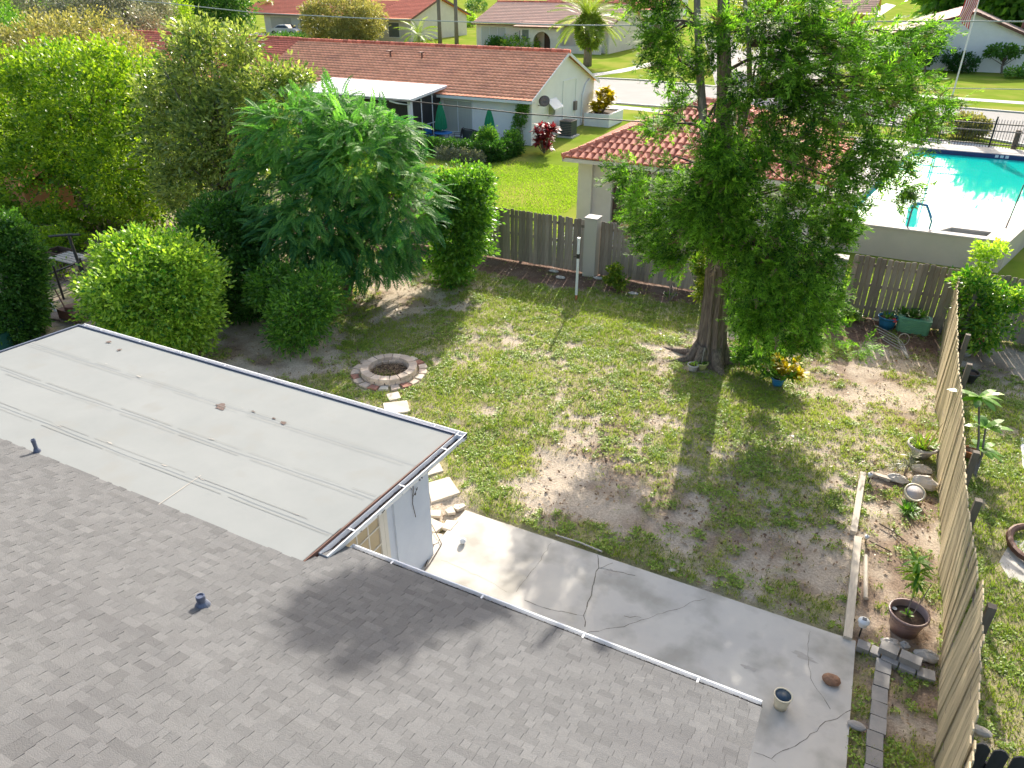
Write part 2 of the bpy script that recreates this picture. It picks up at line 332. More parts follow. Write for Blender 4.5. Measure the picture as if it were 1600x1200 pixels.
mr = nn(nt, 'ShaderNodeMapRange'); mr.inputs[1].default_value = .3; mr.inputs[2].default_value = .7; mr.inputs[3].default_value = .55; mr.inputs[4].default_value = 1.35; L(n_.outputs[0], mr.inputs[0])
hs = nn(nt, 'ShaderNodeHueSaturation'); L(mr.outputs[0], hs.inputs['Value']); L(a_.outputs['Color'], hs.inputs['Color']); L(hs.outputs[0], b.inputs['Base Color'])
b.inputs['Roughness'].default_value = .95; b.inputs['Specular IOR Level'].default_value = .1
bp = nn(nt, 'ShaderNodeBump'); bp.inputs['Strength'].default_value = .9; bp.inputs['Distance'].default_value = .03; L(n_.outputs[0], bp.inputs['Height']); L(bp.outputs[0], b.inputs['Normal'])
me.materials.append(m); yard = bpy.data.objects.new('yard', me); C.objects.link(yard); yard['kind'] = 'structure'
def ground_z(x, y):
    x = np.asarray(x, float); y = np.asarray(y, float); n3 = fbm(x+11, y-30, 4, 5.5)
    return .03*(fbm(x, y, 3, .8)-.5)+.025*(n3-.5)+.01

STN = np.array([P(u, v)[:2] for u, v in [(615, 619), (620, 638), (643, 661), (680, 733), (692, 766), (717, 791), (703, 797), (680, 801), (682, 820), (702, 820), (682, 840), (1590, 885), (1620, 890), (1625, 710)]]); STR = np.array([.22, .36, .25, .3, .36, .14, .14, .18, .24, .18, .2, .42, .42, .4])
def offstone(x, y): return ((x[:, None]-STN[:, 0])**2+(y[:, None]-STN[:, 1])**2 > STR**2).all(1)
def blades(x, y, z, h, wd, lean, tint, name, mat):
    n = len(x); th = rng.random(n)*2*PI; la = rng.random(n)*2*PI; ln = rng.random(n)*lean
    d = np.stack([np.cos(th), np.sin(th), 0*th], -1)*wd[:, None]/2; b0 = np.stack([x, y, z], -1)
    tip = b0+np.stack([np.cos(la)*ln*h, np.sin(la)*ln*h, h], -1)
    V = np.stack([b0-d, b0+d, tip], 1).reshape(-1, 3)
    o = quads(V, tint, name, mat, k=3); o['kind'] = 'stuff'; return o
# yard grass: tufts of blades where the cover is
N = 150000; x = rng.uniform(-17, 9, N); y = rng.uniform(5, 22.3, N); g, *_ = ground_masks(x, y)
keep = (rng.random(N) < np.clip((g-.30)/.42, 0, 1)**1.1) & ~((x > -5.8) & (x < 1.2) & (y < 9.35)) & ~((x < -5.6) & (y < 8.1)) & (np.hypot(x+10.18, y-13.12) > .98)
keep &= offstone(x, y); x, y, g = x[keep], y[keep], g[keep]; k = 4
xx = np.repeat(x, k)+rng.normal(0, .03, len(x)*k); yy = np.repeat(y, k)+rng.normal(0, .03, len(x)*k); gg = np.repeat(g, k)
hh = (.03+.05*rng.random(len(xx)))*np.clip(.6+gg*.6, .5, 1.4)
tn = np.clip(.25+.75*fbm(xx, yy, 3, .9)+rng.normal(0, .22, len(xx))-.25*(fbm(xx+5, yy, 3, .35)), 0, 1)
blades(xx, yy, ground_z(xx, yy), hh, .012+.012*rng.random(len(xx)), .9, tn, 'grass', M['grass'])
# dry tan stems between the tufts
N = 60000; x = rng.uniform(-15, 8, N); y = rng.uniform(6, 22.2, N); g, *_ = ground_masks(x, y)
keep = (rng.random(N) < np.clip((g-.05)/.5, 0, 1)*.8) & ~((x > -5.8) & (x < 1.2) & (y < 9.35)) & ~((x < -5.6) & (y < 8.1)) & (np.hypot(x+10.18, y-13.12) > .98)
x, y = np.repeat(x[keep], 3), np.repeat(y[keep], 3); x = x+rng.normal(0, .04, len(x)); y = y+rng.normal(0, .04, len(x))
M['drygrass'] = leafmat('dry_grass_blade', (.17, .15, .06), (.50, .44, .24), .3, (1.4, 1.4, .9))
blades(x, y, ground_z(x, y), .02+.035*rng.random(len(x)), .012+.014*rng.random(len(x)), 1.3, rng.random(len(x)), 'dry_grass', M['drygrass'])
# broad leaved weeds in clumps: flat rosettes
N = 150000; x = rng.uniform(-17, 8.5, N); y = rng.uniform(5.5, 22.1, N); g, *_ = ground_masks(x, y); cl = fbm(x+3, y+8, 3, 2.6)+.35*fbm(x, y, 2, 8.)
keep = (cl > .70) & (rng.random(N) < np.clip((g-.2)/.5, 0, 1)*np.clip((cl-.68)*7, 0, 1)) & ~((x > -5.8) & (x < 1.2) & (y < 9.35)) & ~((x < -5.6) & (y < 8.1)) & (np.hypot(x+10.18, y-13.12) > 1.0)
x, y, cl = x[keep], y[keep], cl[keep]; os_ = offstone(x, y); x, y, cl = x[os_], y[os_], cl[os_]; k = 5; xx = np.repeat(x, k); yy = np.repeat(y, k); n = len(xx); th = rng.random(n)*2*PI; r_ = .025+.035*rng.random(n); zz = ground_z(xx, yy)+.015+.025*rng.random(n)
b0 = np.stack([xx+rng.normal(0, .015, n), yy+rng.normal(0, .015, n), zz], -1); d1 = np.stack([np.cos(th)*r_, np.sin(th)*r_, .5*r_*rng.random(n)], -1); d2 = np.stack([-np.sin(th), np.cos(th), rng.normal(0, .3, n)], -1)*(r_*.30)[:, None]
M['weed'] = leafmat('weed_leaf', (.10, .19, .02), (.40, .50, .10), .35, (1.5, 1.8, .7))
o = quads(np.stack([b0, b0+d1*.55-d2, b0+d1, b0+d1*.55+d2], 1).reshape(-1, 3), np.clip(.45+rng.normal(0, .22, n)+.4*(np.repeat(cl, k)-.85), 0, 1), 'weeds', M['weed']); o['kind'] = 'stuff'
# neighbours' lawn blades, nearer part
N = 90000; x = rng.uniform(-30, 8, N); y = 22.6+14*rng.random(N)**1.4
keep = ~((x > -12) & (x < 5.5) & (y > 26.4)); x, y = x[keep], y[keep]
blades(x, y, 0*x-.06, .05+.05*rng.random(len(x)), .03+.02*rng.random(len(x)), .9, np.clip(.3+.6*fbm(x, y, 3, .6)+rng.normal(0, .15, len(x)), 0, 1), 'lawn_grass', M['lawnblade'])
# fallen leaves and twigs
N = 30000; x = rng.uniform(-17, 2.1, N); y = rng.uniform(6, 22.1, N); n1 = fbm(x, y, 4, .7)
wgt = .22+.8*(y > 20.3)+.6*((x > 1.0) & (y < 14.5))+1.2*np.exp(-((x+2.5)/3.5)**2-((y-12.5)/3.5)**2)+.5*np.exp(-((x+12.5)/2.5)**2-((y-17)/2.5)**2)
keep = (rng.random(N) < wgt*np.clip((n1-.3)*2.5, 0, 1)) & ~((x > -5.8) & (x < 1.2) & (y < 9.35)) & ~((x < -5.6) & (y < 8.1)); x, y = x[keep], y[keep]
n = len(x); th = rng.random(n)*2*PI; s1 = .018+.03*rng.random(n); s2 = s1*.5; z0 = ground_z(x, y)+.012
d1 = np.stack([np.cos(th)*s1, np.sin(th)*s1, rng.normal(0, .012, n)], -1); d2 = np.stack([-np.sin(th)*s2, np.cos(th)*s2, rng.normal(0, .01, n)], -1); c0 = np.stack([x, y, z0+.01], -1)
o = quads(np.stack([c0-d1, c0-d2, c0+d1, c0+d2], 1).reshape(-1, 3), rng.random(n)**1.3, 'fallen_leaves', M['leaflitter']); o['kind'] = 'stuff'

# ------------------------------------------------------------------ street, pavements, far lawns
st = [P(560, 98), P(700, 96), P(925, 122), P(1005, 126), P(1200, 143), P(1475, 167), P(1600, 177), P(1800, 195), P(1800, 255), P(1600, 225), P(1480, 204), P(1250, 180), P(1005, 163), P(935, 157), P(560, 130)]
sheet('street', st, -.05, M['asphalt'])
def strip(name, ps, wd, z, mat, h=0):
    mb = MB(); ps = [np.array(p[:2]) for p in ps]
    L_ = []; R_ = []
    for i in range(len(ps)):
        d = ps[min(i+1, len(ps)-1)]-ps[max(0, i-1)]; d /= np.linalg.norm(d); nrm = np.array([-d[1], d[0]])
        L_.append(ps[i]+nrm*wd/2); R_.append(ps[i]-nrm*wd/2)
    for i in range(len(ps)-1):
        a, b2, c2, d2 = R_[i], R_[i+1], L_[i+1], L_[i]
        mb.prism([a, b2, c2, d2], z-.1, z+h)
    return mb.build(name, mat, kind='structure')
strip('kerb', [P(780, 104), P(925, 121), P(1005, 125), P(1200, 142), P(1475, 166), P(1600, 176), P(1800, 194)], .3, -.05, M['concrete2'], .1)
strip('kerb', [P(930, 158), P(1005, 164), P(1250, 181), P(1480, 205), P(1600, 226), P(1750, 250)], .3, -.05, M['concrete2'], .1)
strip('sidewalk', [P(920, 117), P(960, 112), P(1000, 104), P(1030, 96)], 1.6, -.05, M['concrete2'], .012)
strip('sidewalk', [P(1240, 132), P(1480, 152), P(1600, 160), P(1760, 172)], 1.6, -.05, M['concrete2'], .012)
strip('sidewalk', [P(930, 163), P(1005, 170), P(1120, 182)], 1.3, -.05, M['concrete2'], .012)
strip('sidewalk', [P(1440, 215), P(1600, 237), P(1700, 250)], 1.3, -.05, M['concrete2'], .012)
sheet('driveway', [P(1330, 30), P(1385, 5), P(1400, 8), P(1360, 35)], -.045, M['concrete2'])
sheet('parking_court', [P(370, 62), P(470, 68), P(500, 58), P(395, 50)], -.045, M['concrete2'])
sheet('cross_street', [P(1100, 60), P(1230, 40), P(1420, 60), P(1330, 95), P(1250, 150), P(1120, 140)], -.047, M['asphalt'])

# ------------------------------------------------------------------ our patio
mb = MB(); mb.prism([(-5.72, -3), (1.30, -3), (1.25, 5), (1.12, 9.25), (-5.70, 9.25)], -.12, .03)
patio = mb.build('patio', M['concrete'], kind='structure'); BASE['patio'] = np.zeros(3)
M['crack'] = pm('crack', (.10, .09, .07), (.20, .18, .15), 30, .95, 0)
def crack(pts, wd, z=.0325):
    ps = []
    for a, b2 in zip(pts[:-1], pts[1:]):
        a = P(*a, .03)[:2]; b2 = P(*b2, .03)[:2]; k = max(2, int(np.linalg.norm(b2-a)/.09))
        for j in range(k): ps.append(a+(b2-a)*j/k+rng.normal(0, .012, 2))
    mb = MB()
    for i in range(len(ps)-1):
        d = ps[i+1]-ps[i]; d /= np.linalg.norm(d)+1e-9; nrm = np.array([-d[1], d[0]]); w0 = wd*.55*(.5+rng.random()*.9)/2
        mb.quad((*(ps[i]-nrm*w0), z), (*(ps[i+1]-nrm*w0), z), (*(ps[i+1]+nrm*w0), z), (*(ps[i]+nrm*w0), z))
    mb.build('crack', M['crack'], patio)
for pts, wd in [([(934, 868), (936, 888), (928, 905), (924, 930), (912, 962), (915, 988)], .028), ([(936, 888), (965, 893), (1000, 901)], .016), ([(912, 962), (880, 956), (848, 950), (810, 935)], .014), ([(915, 988), (975, 978), (1012, 966), (1060, 950), (1110, 932)], .012),
                ([(860, 848), (845, 875), (822, 905), (805, 930)], .010), ([(1265, 985), (1262, 1030), (1265, 1060), (1290, 1095), (1302, 1120)], .010), ([(1205, 1185), (1250, 1160), (1290, 1130), (1355, 1098)], .012),
                ([(690, 875), (760, 905), (800, 930)], .006), ([(1180, 1175), (1205, 1185), (1225, 1200)], .010), ([(936, 888), (965, 878)], .012), ([(975, 963), (1012, 966)], .012)]:
    crack(pts, wd)
M['stain'] = pm('stain', (.38, .35, .31), (.44, .41, .37), 12, .9, 0)
def blotch(p, r, z, mat, parent, name, el_=1., n=22):
    mb = MB(); c = p; f1, f2 = rng.random(2)*6; rr_ = [r*(.62+.26*math.sin(2*2*PI*i/n+f1)+.18*math.sin(5*2*PI*i/n+f2)+.16*rng.random()) for i in range(n)]; mb.poly([(c[0]+rr_[i]*math.cos(2*PI*i/n), c[1]+rr_[i]*el_*math.sin(2*PI*i/n), z) for i in range(n)])
    return mb.build(name, mat, parent)
blotch(P(957, 898), .15, .0325, M['stain'], patio, 'stain'); blotch(P(1050, 893), .10, .0325, M['stain'], patio, 'stain', .5); blotch(P(1255, 1028), .26, .0325, M['stain'], patio, 'stain', .25); blotch(P(1170, 1046), .12, .0325, M['stain'], patio, 'stain', .5)

# ------------------------------------------------------------------ our house
SL = .333; YE = 5.30; ZE = 2.5
def rz(y): return ZE+SL*(5.36-y)
house = thing('house', 'house in the foreground with grey shingle roof and low pale flat roofed extension', 'house', (0, 0, 0))
mb = MB(); yr = 1.02
mb.add([(-16, YE-.02, rz(YE)-.02), (.03, YE-.02, rz(YE)-.02), (.03, yr, rz(yr)-.02), (-16, yr, rz(yr)-.02), (.03, 2*yr-YE, rz(YE)-.02), (-16, 2*yr-YE, rz(YE)-.02),
        (-16, YE-.02, rz(YE)-.14), (.03, YE-.02, rz(YE)-.14), (.03, yr, rz(yr)-.14), (.03, 2*yr-YE, rz(YE)-.14)], [(0, 1, 2, 3), (3, 2, 4, 5), (6, 7, 1, 0), (7, 8, 2, 1), (8, 9, 4, 2)])
roof = mb.build('roof', M['shingle'], house)
mb = MB(); mb.box(-16, -2.4, -.05, -.35, 4.85, 2.45); mb.build('wall', M['stuccoblue'], house)
# shingles: every tab a small tilted plate
tabs = []; expo = .088; k = 0; y0 = YE+.02
while y0-k*expo > yr-.05:
    ya = y0-k*expo; x_ = .05
    while x_ > -12.6:
        wd = random.choice([.08, .10, .13, .15, .18, .22]); x1 = x_; x0 = max(x_-wd, -12.6); x_ = x0
        if ya > 4.72 and x0 < -5.3: continue
        lam = random.random() < .55; tabs.append((x0, x1, ya, .004+.004*lam, min(1, max(0, random.gauss(.62 if not lam else .45, .2)+(-.45 if random.random() < .07 else 0)))))
    k += 1
def tabmesh(mb, t, off=0):
    x0, x1, ya, th, tint = t; g_ = .0012; x0 += g_; x1 -= g_; yb = ya-expo*1.02
    za, zb = rz(ya)+.004, rz(yb)+.004-.002
    v = [(x0, ya, za-.004), (x1, ya, za-.004), (x1, yb, zb-.004), (x0, yb, zb-.004), (x0, ya, za+th), (x1, ya, za+th), (x1, yb, zb+.001+th*.15), (x0, yb, zb+.001+th*.15)]
    mb.add(v, [(4, 5, 6, 7), (0, 1, 5, 4), (1, 2, 6, 5), (3, 0, 4, 7)], tint)
def vis(t):
    u, v = proj(((t[0]+t[1])/2, t[2], rz(t[2]))); ok = -20 < u < 1620 and v < 1215
    return (0 if ok else 1, (t[0]**2+t[2]**2+(H-rz(t[2]))**2)-(t[1]-t[0])*8)
tabs.sort(key=vis)
for t in tabs[:300]:
    mb = MB(); tabmesh(mb, t); mb.build('shingle', M['shingle'], roof)
mb = MB()
for t in tabs[300:]: tabmesh(mb, t)
mb.build('shingle_field', M['shingle'], roof, kind='stuff')
mb = MB(); mb.box(-12, yr-.14, rz(yr)-.01, -2, yr+.14, rz(yr)+.035); mb.build('ridge_vent', M['dark'], roof)

def gutter(x0, y0, x1, y1, z, wd, h, parent, side, white=M['white'], dirt=True, z1=None):
    """open channel from (x0,y0) to (x1,y1); side=+1: the channel lies to the left of that direction"""
    a = np.array([x0, y0, 0.]); b2 = np.array([x1, y1, (z1-z) if z1 else 0.]); d = (b2-a)/np.linalg.norm(b2-a); n_ = np.array([-d[1], d[0], 0])*side; n_ /= np.linalg.norm(n_); mb = MB(); zz = np.array([0, 0, 1.])
    prof = [(0, 0), (0, -h), (wd*.8, -h), (wd, -h*.35), (wd, .0), (wd-.018, .0), (wd-.018, -.012), (wd-.02, -h*.35), (wd*.78, -h+.012), (.012, -h+.012), (.012, 0)]
    for (p, q), (p2, q2) in zip(prof, prof[1:]+prof[:1]):
        mb.quad(a+n_*p+zz*(z+q), b2+n_*p+zz*(z+q), b2+n_*p2+zz*(z+q2), a+n_*p2+zz*(z+q2))
    for e in (a, b2): mb.poly([e+n_*p+zz*(z+q) for p, q in prof[:5]])
    g_ = mb.build('gutter', white, parent); ln = np.linalg.norm(b2-a); n = int(ln/1.05)
    if dirt:
        mb = MB(); mb.quad(a+n_*.014+zz*(z-h+.03), b2+n_*.014+zz*(z-h+.03), b2+n_*wd*.80+zz*(z-h+.03), a+n_*wd*.80+zz*(z-h+.03))
        for i in range(int(ln*26)):
            c = a+d*random.random()*ln+n_*(.02+.7*wd*random.random())+zz*(z-h+.03); s_ = .012+.022*random.random(); th = random.random()*PI
            e1 = np.array([math.cos(th), math.sin(th), .2])*s_*1.7; e2 = np.array([-math.sin(th), math.cos(th), .3])*s_
            mb.quad(c-e1, c-e2, c+e1, c+e2)
        mb.build('debris', M['grime'], g_)
    for i in range(n):
        c = a+d*(i+.5)*ln/n; mb = MB(); mb.obox(c+n_*wd/2+zz*(z-.012), n_, wd, .022, .008); mb.build('bracket', white, g_)
    return g_
gutter(-5.03, 5.32, .04, 5.32, 2.5, .10, .085, house, 1, dirt=True)

# flat roofed extension
annex = house
FS = .06; fz = lambda y: 2.5+FS*(8.24-y)
FX0, FX1 = -14.16, -5.19
mb = MB(); mb.add([(FX0, 8.16, fz(8.16)-.10), (FX1, 8.16, fz(8.16)-.10), (FX1, 4.58, fz(4.58)-.10), (FX0, 4.58, fz(4.58)-.10)]+[(FX0, 8.16, fz(8.16)), (FX1, 8.16, fz(8.16)), (FX1, 4.58, fz(4.58)), (FX0, 4.58, fz(4.58))],
   [(0, 1, 2, 3), (4, 7, 6, 5), (0, 4, 5, 1), (1, 5, 6, 2), (3, 7, 4, 0)])
froof = mb.build('flat_roof', M['membrane'], house)
M['seam'] = pm('seam_line', (.20, .205, .20), (.25, .255, .25), 9, .9, 0)
# rolled roofing laid in strips along the roof, each lapping the one below by a raised edge
def lay(y0_, y1_, x0_, x1_, z_, nm='roofing_sheet'):
    mb = MB(); v = []; nn_ = 40
    for yy_, dz in ((y0_, .0), (y0_, z_), (y1_, z_*.7), (y1_, 0)):
        for i_ in range(nn_+1):
            x_ = x0_+(x1_-x0_)*i_/nn_; jj = .012*math.sin(x_*1.7+y0_*5)+.006*math.sin(x_*5.1) if dz or yy_ == y0_ else 0
            v.append((x_, yy_+jj, fz(yy_)+dz+.001))
    k_ = nn_+1; f = [(r*k_+i, r*k_+i+1, (r+1)*k_+i+1, (r+1)*k_+i) for r in range(3) for i in range(nn_)]
    mb.add(v, f, .5+.2*random.random()); mb.build(nm, M['membrane'], froof)
for (ya, yb, z_) in ((8.15, 7.16, .004), (7.22, 6.2, .010), (6.27, 5.36, .016), (5.43, 4.57, .022)): lay(ya, yb, FX0+.01, FX1-.005, z_)
for ya, z_ in ((7.10, .0135), (6.13, .0195), (5.29, .0255)): lay(ya, ya-.035, FX0+.02, FX1-.01, z_, 'seam_strip')
for ya in (7.165, 7.04, 6.205, 6.07, 5.365, 5.23):
    mb = MB(); xa_ = FX0+.05
    while xa_ < FX1-.4:
        xb_ = min(FX1-.03, xa_+rng.uniform(.5, 2.2)); w_ = rng.uniform(.004, .011); zz_ = fz(ya)+.0285; mb.quad((xa_, ya-w_/2, zz_), (xb_, ya-w_*.4, zz_), (xb_, ya+w_*.4, zz_), (xa_, ya+w_/2, zz_)); xa_ = xb_+rng.uniform(0, .25)
    mb.build('seam', M['seam'], froof)
mb = MB(); v0 = (-7.65, 5.42); mb.quad((-7.66, 5.42, fz(5.42)+.026), (-7.645, 5.42, fz(5.42)+.026), (-7.575, 4.6, fz(4.6)+.026), (-7.59, 4.6, fz(4.6)+.026)); mb.build('seam', M['stain'], froof)
M['ponddirt'] = pm('dried_leaves', (.11, .08, .07), (.20, .15, .13), 30, .95, .5, 60)
for (x_, y_, r_, e_) in [(-8.98, 7.03, .17, .55), (-7.72, 7.12, .10, .4), (-7.95, 7.16, .07, .3), (-12.9, 7.9, .10, .4), (-12.4, 7.75, .07, .6), (-8.4, 7.17, .05, .5)]: blotch((x_, y_), r_, fz(y_)+.022, M['ponddirt'], froof, 'dirt_patch', e_)
for i in range(12):
    x_ = random.uniform(-13.8, -5.5); y_ = random.choice([7.17, 6.2, 5.36])+random.gauss(0, .02); blotch((x_, y_), random.uniform(.03, .11), fz(y_)+.0275, M['stain'], froof, 'dirt_patch', .15, 8)
# edge metal
mb = MB(); mb.box(FX0-.06, 8.16, 2.40, FX1+.02, 8.19, fz(8.16)+.03); mb.add([(FX0-.04, 4.5, fz(4.5)-.1), (FX0, 4.5, fz(4.5)-.1), (FX0, 8.19, fz(8.19)-.1), (FX0-.04, 8.19, fz(8.19)-.1), (FX0-.04, 4.5, fz(4.5)+.035), (FX0, 4.5, fz(4.5)+.035), (FX0, 8.19, fz(8.19)+.035), (FX0-.04, 8.19, fz(8.19)+.035)], [(0, 3, 2, 1), (4, 5, 6, 7), (0, 1, 5, 4), (1, 2, 6, 5), (2, 3, 7, 6), (3, 0, 4, 7)]); mb.build('fascia', M['pipe'], house)
gutter(-14.2, 8.19, -5.03, 8.19, 2.50, .12, .10, house, 1)
gutter(-5.17, 4.95, -5.17, 8.31, fz(4.95)-.03, .14, .11, house, -1, z1=2.49)
mb = MB(); mb.add([(FX1, 4.6, fz(4.6)-.12), (FX1, 8.16, fz(8.16)-.12), (FX1, 8.16, fz(8.16)+.012), (FX1, 4.6, fz(4.6)+.012), (FX1+.018, 4.6, fz(4.6)-.12), (FX1+.018, 8.16, fz(8.16)-.12), (FX1+.018, 8.16, fz(8.16)+.012), (FX1+.018, 4.6, fz(4.6)+.012)], [(7, 6, 5, 4), (3, 2, 6, 7), (0, 4, 5, 1), (0, 1, 2, 3)]); mb.build('drip_edge', M['trim'], house)
# extension walls and french door
mb = MB(); mb.box(-13.9, 4.86, -.05, -5.62, 7.95, 2.42); wall = mb.build('wall', M['stuccoblue'], house)
mb = MB(); mb.box(-5.62, 7.0, -.05, -5.585, 7.96, 2.42); mb.build('wall_pilaster', M['stuccoblue'], house)
mb = MB(); y_0, y_1 = 5.75, 6.72; xw = -5.62
mb.box(xw, y_0-.08, 0, xw+.05, y_0, 2.12); mb.box(xw, y_1, 0, xw+.05, y_1+.08, 2.12); mb.box(xw, y_0-.08, 2.12, xw+.05, y_1+.08, 2.2)
mb.box(xw, y_0, 0.03, xw+.045, y_0+.1, 2.1); mb.box(xw, y_1-.1, .03, xw+.045, y_1, 2.1); mb.box(xw, y_0+.1, .03, xw+.045, y_1-.1, .3); mb.box(xw, y_0+.1, 2.0, xw+.045, y_1-.1, 2.1)
door = mb.build('french_door', M['offwhite'], house)
for i in range(3):
    for j in range(5):
        wx = (y_1-y_0-.2)/3; hz = 1.7/5; mb = MB(); mb.box(xw+.004, y_0+.1+i*wx+.012, .3+j*hz+.012, xw+.022, y_0+.1+(i+1)*wx-.012, .3+(j+1)*hz-.012); mb.build('pane', M['curtain'], door)
mb = MB(); mb.box(xw, y_0+.1, .3, xw+.003, y_1-.1, 2.0)
for i in (1, 2): mb.box(xw+.003, y_0+.1+i*wx-.012, .3, xw+.035, y_0+.1+i*wx+.012, 2.0)
for j in range(1, 5): mb.box(xw+.003, y_0+.1, .3+j*hz-.012, xw+.034, y_1-.1, .3+j*hz+.012)
mb.build('muntins', M['offwhite'], door)
mb = MB(); mb.tube([(xw+.05, y_1-.05, 1.0), (xw+.09, y_1-.05, 1.0), (xw+.09, y_1-.14, 1.0)], .012, 6); mb.build('handle', M['dark'], door)
# dead vine on the wall
mb = MB(); mb.tube([(-5.57, 7.45, 2.05), (-5.56, 7.5, 1.8), (-5.57, 7.46, 1.5), (-5.56, 7.5, 1.2)], .006, 5); mb.tube([(-5.57, 7.46, 1.6), (-5.54, 7.56, 1.72)], .004, 4); mb.tube([(-5.57, 7.48, 1.75), (-5.54, 7.38, 1.88)], .004, 4)
for c in [(-5.55, 7.57, 1.73), (-5.55, 7.52, 1.66), (-5.55, 7.37, 1.9)]: mb.quad(np.array(c)+(-.0, -.03, 0), np.array(c)+(.02, 0, .03), np.array(c)+(0, .035, .01), np.array(c)+(.01, 0, -.03))
at('dead_vine', 'dried brown vine clinging to the pale wall of the flat roofed extension', 'vine', (-5.57, 7.48, 1.2), mb, M['branch'])
# roof vents
def vent(x_, y_, z_, r_, h_, label, lean=0):
    t = thing('vent_pipe', label, 'vent pipe', (x_, y_, z_), 'plumbing vents on the house roof'); p0 = np.array([x_, y_, z_-.03])
    mb = MB(); mb.lathe([(r_*1.9, 0), (r_*1.6, .03), (r_*1.1, .06), (r_*1.05, .07)], (x_, y_, z_-.0), 16); mb.build('flashing', M['pipe'], t, smooth=False)
    mb = MB(); mb.lathe([(r_, 0), (r_, h_), (r_*.8, h_), (r_*.8, h_*.5), (0, h_*.5)], p0, 16); mb.lathe([(r_, h_-.05), (r_*1.12, h_-.05), (r_*1.12, h_-.01), (r_, h_-.01)], p0, 16)
    mb.build('pipe', M['pipe'], t); return t
vent(-5.30, 3.40, rz(3.40), .042, .17, 'short wide metal vent pipe standing on the grey shingles')
vent(-10.2, 4.72, fz(4.72)+.02, .028, .24, 'tall thin vent pipe where the flat roof meets the shingles')

# ------------------------------------------------------------------ fences
def board_mesh(wd=.138, h=1.83, th=.018, ear=.035):
    mb = MB(); o_ = [(-wd/2, 0), (wd/2, 0), (wd/2, h-ear), (wd/2-ear, h), (-wd/2+ear, h), (-wd/2, h-ear)]
    v = [(p, -th/2, q) for p, q in o_]+[(p, th/2, q) for p, q in o_]; n = 6
    mb.add(v, [tuple(range(n)), tuple(reversed(range(n, 2*n)))]+[(i, i+n, (i+1) % n+n, (i+1) % n) for i in range(n)]); return mb.mesh()
def fence_panel(label, x0, x1, y, z0=0.04, mat='wood', flip=1, gap=.003):
    t = thing('wooden_fence', label, 'fence', ((x0+x1)/2, y, 0)); bs = base(t)
    mes = [board_mesh(.134+.003*i, 1.80+.010*(i % 3), .018, .022+.004*i) for i in range(4)]
    for q in mes: q.materials.append(M[mat])
    x = x0+.07
    while x < x1-.06:
        o_ = bpy.data.objects.new('board', random.choice(mes)); C.objects.link(o_); o_.parent = t
        o_.location = (x-bs[0], random.gauss(0, .004), z0+random.gauss(0, .006)); o_.rotation_euler = (random.gauss(0, .006), random.gauss(0, .007), random.gauss(0, .02)); x += .1415+gap+abs(random.gauss(0, .002))
    for zz in (.32, 1.0, 1.6):
        mb = MB(); mb.box(x0, y+.012, zz-.04, x1, y+.05, zz+.05); mb.build('rail', M['post'], t)
    x = x0+.1
    while x < x1:
        mb = MB(); mb.box(x-.045, y+.05, -.05, x+.045, y+.14, 1.75); mb.build('post', M['post'], t); x += 2.4
    return t
fence_panel('long weathered board fence at the back of the yard left of the tall stucco pillar', -15.8, -8.47, 22.0)
fence_panel('reddish grey board fence between the stucco pillar and the big tree', -7.98, -1.0, 22.06)
fence_panel('brown board fence with light through its gaps behind the green planter', -.36, 10.6, 22.3, gap=.006)
def pillar(x, y, wd, h, label, mat):
    mb = MB(); mb.box(x-wd/2, y-wd/2, -.05, x+wd/2, y+wd/2, h-.06); t = thing('pillar', label, 'pillar', (x, y, 0), 'pillars in the back fence')
    mb.build('shaft', M[mat], t); mb = MB(); mb.box(x-wd/2-.015, y-wd/2-.015, h-.06, x+wd/2+.015, y+wd/2+.015, h); mb.build('cap', M['coping'], t); return t
pillar(-8.22, 21.95, .42, 2.0, 'tall square stucco pillar with stained top in the back fence', 'beige')
t = thing('pillar', 'grey concrete block pillar beside the brown fence behind the tree', 'pillar', (-.68, 22.15, 0), 'pillars in the back fence')
for i in range(9):
    mb = MB(); mb.box(-.88, 21.95, i*.2, -.48, 22.35, i*.2+.192); mb.build('block', M['beige'], t)
# leaning side fence, boards following a wavering line
bx = np.array([(4.6, 2.10), (7.54, 2.19), (8.39, 2.23), (9.1, 2.25), (9.9, 2.30), (10.62, 2.30), (11.56, 2.24), (12.3, 2.28), (13.5, 2.26), (15.11, 2.19), (16.53, 2.27), (17.4, 2.17), (19.56, 2.23), (22.2, 2.36)])
tx = np.array([(4.6, 2.02), (6.15, 2.07), (6.64, 2.10), (7.21, 2.18), (8.05, 2.23), (8.77, 2.29), (9.27, 2.26), (10.39, 2.18), (11.6, 2.16), (14.02, 2.18), (16.32, 2.14), (18.93, 2.17), (21.72, 2.25), (22.3, 2.3)])
t = thing('wooden_fence', 'long tan board fence leaning and wavering down the right side of the yard', 'fence', (2.2, 13.5, 0)); bs = base(t)
mes = [board_mesh(.138+.003*i, 1.80+.01*i, .016, .018) for i in range(4)]
for q in mes: q.materials.append(M['woodtan'])
y = 4.7
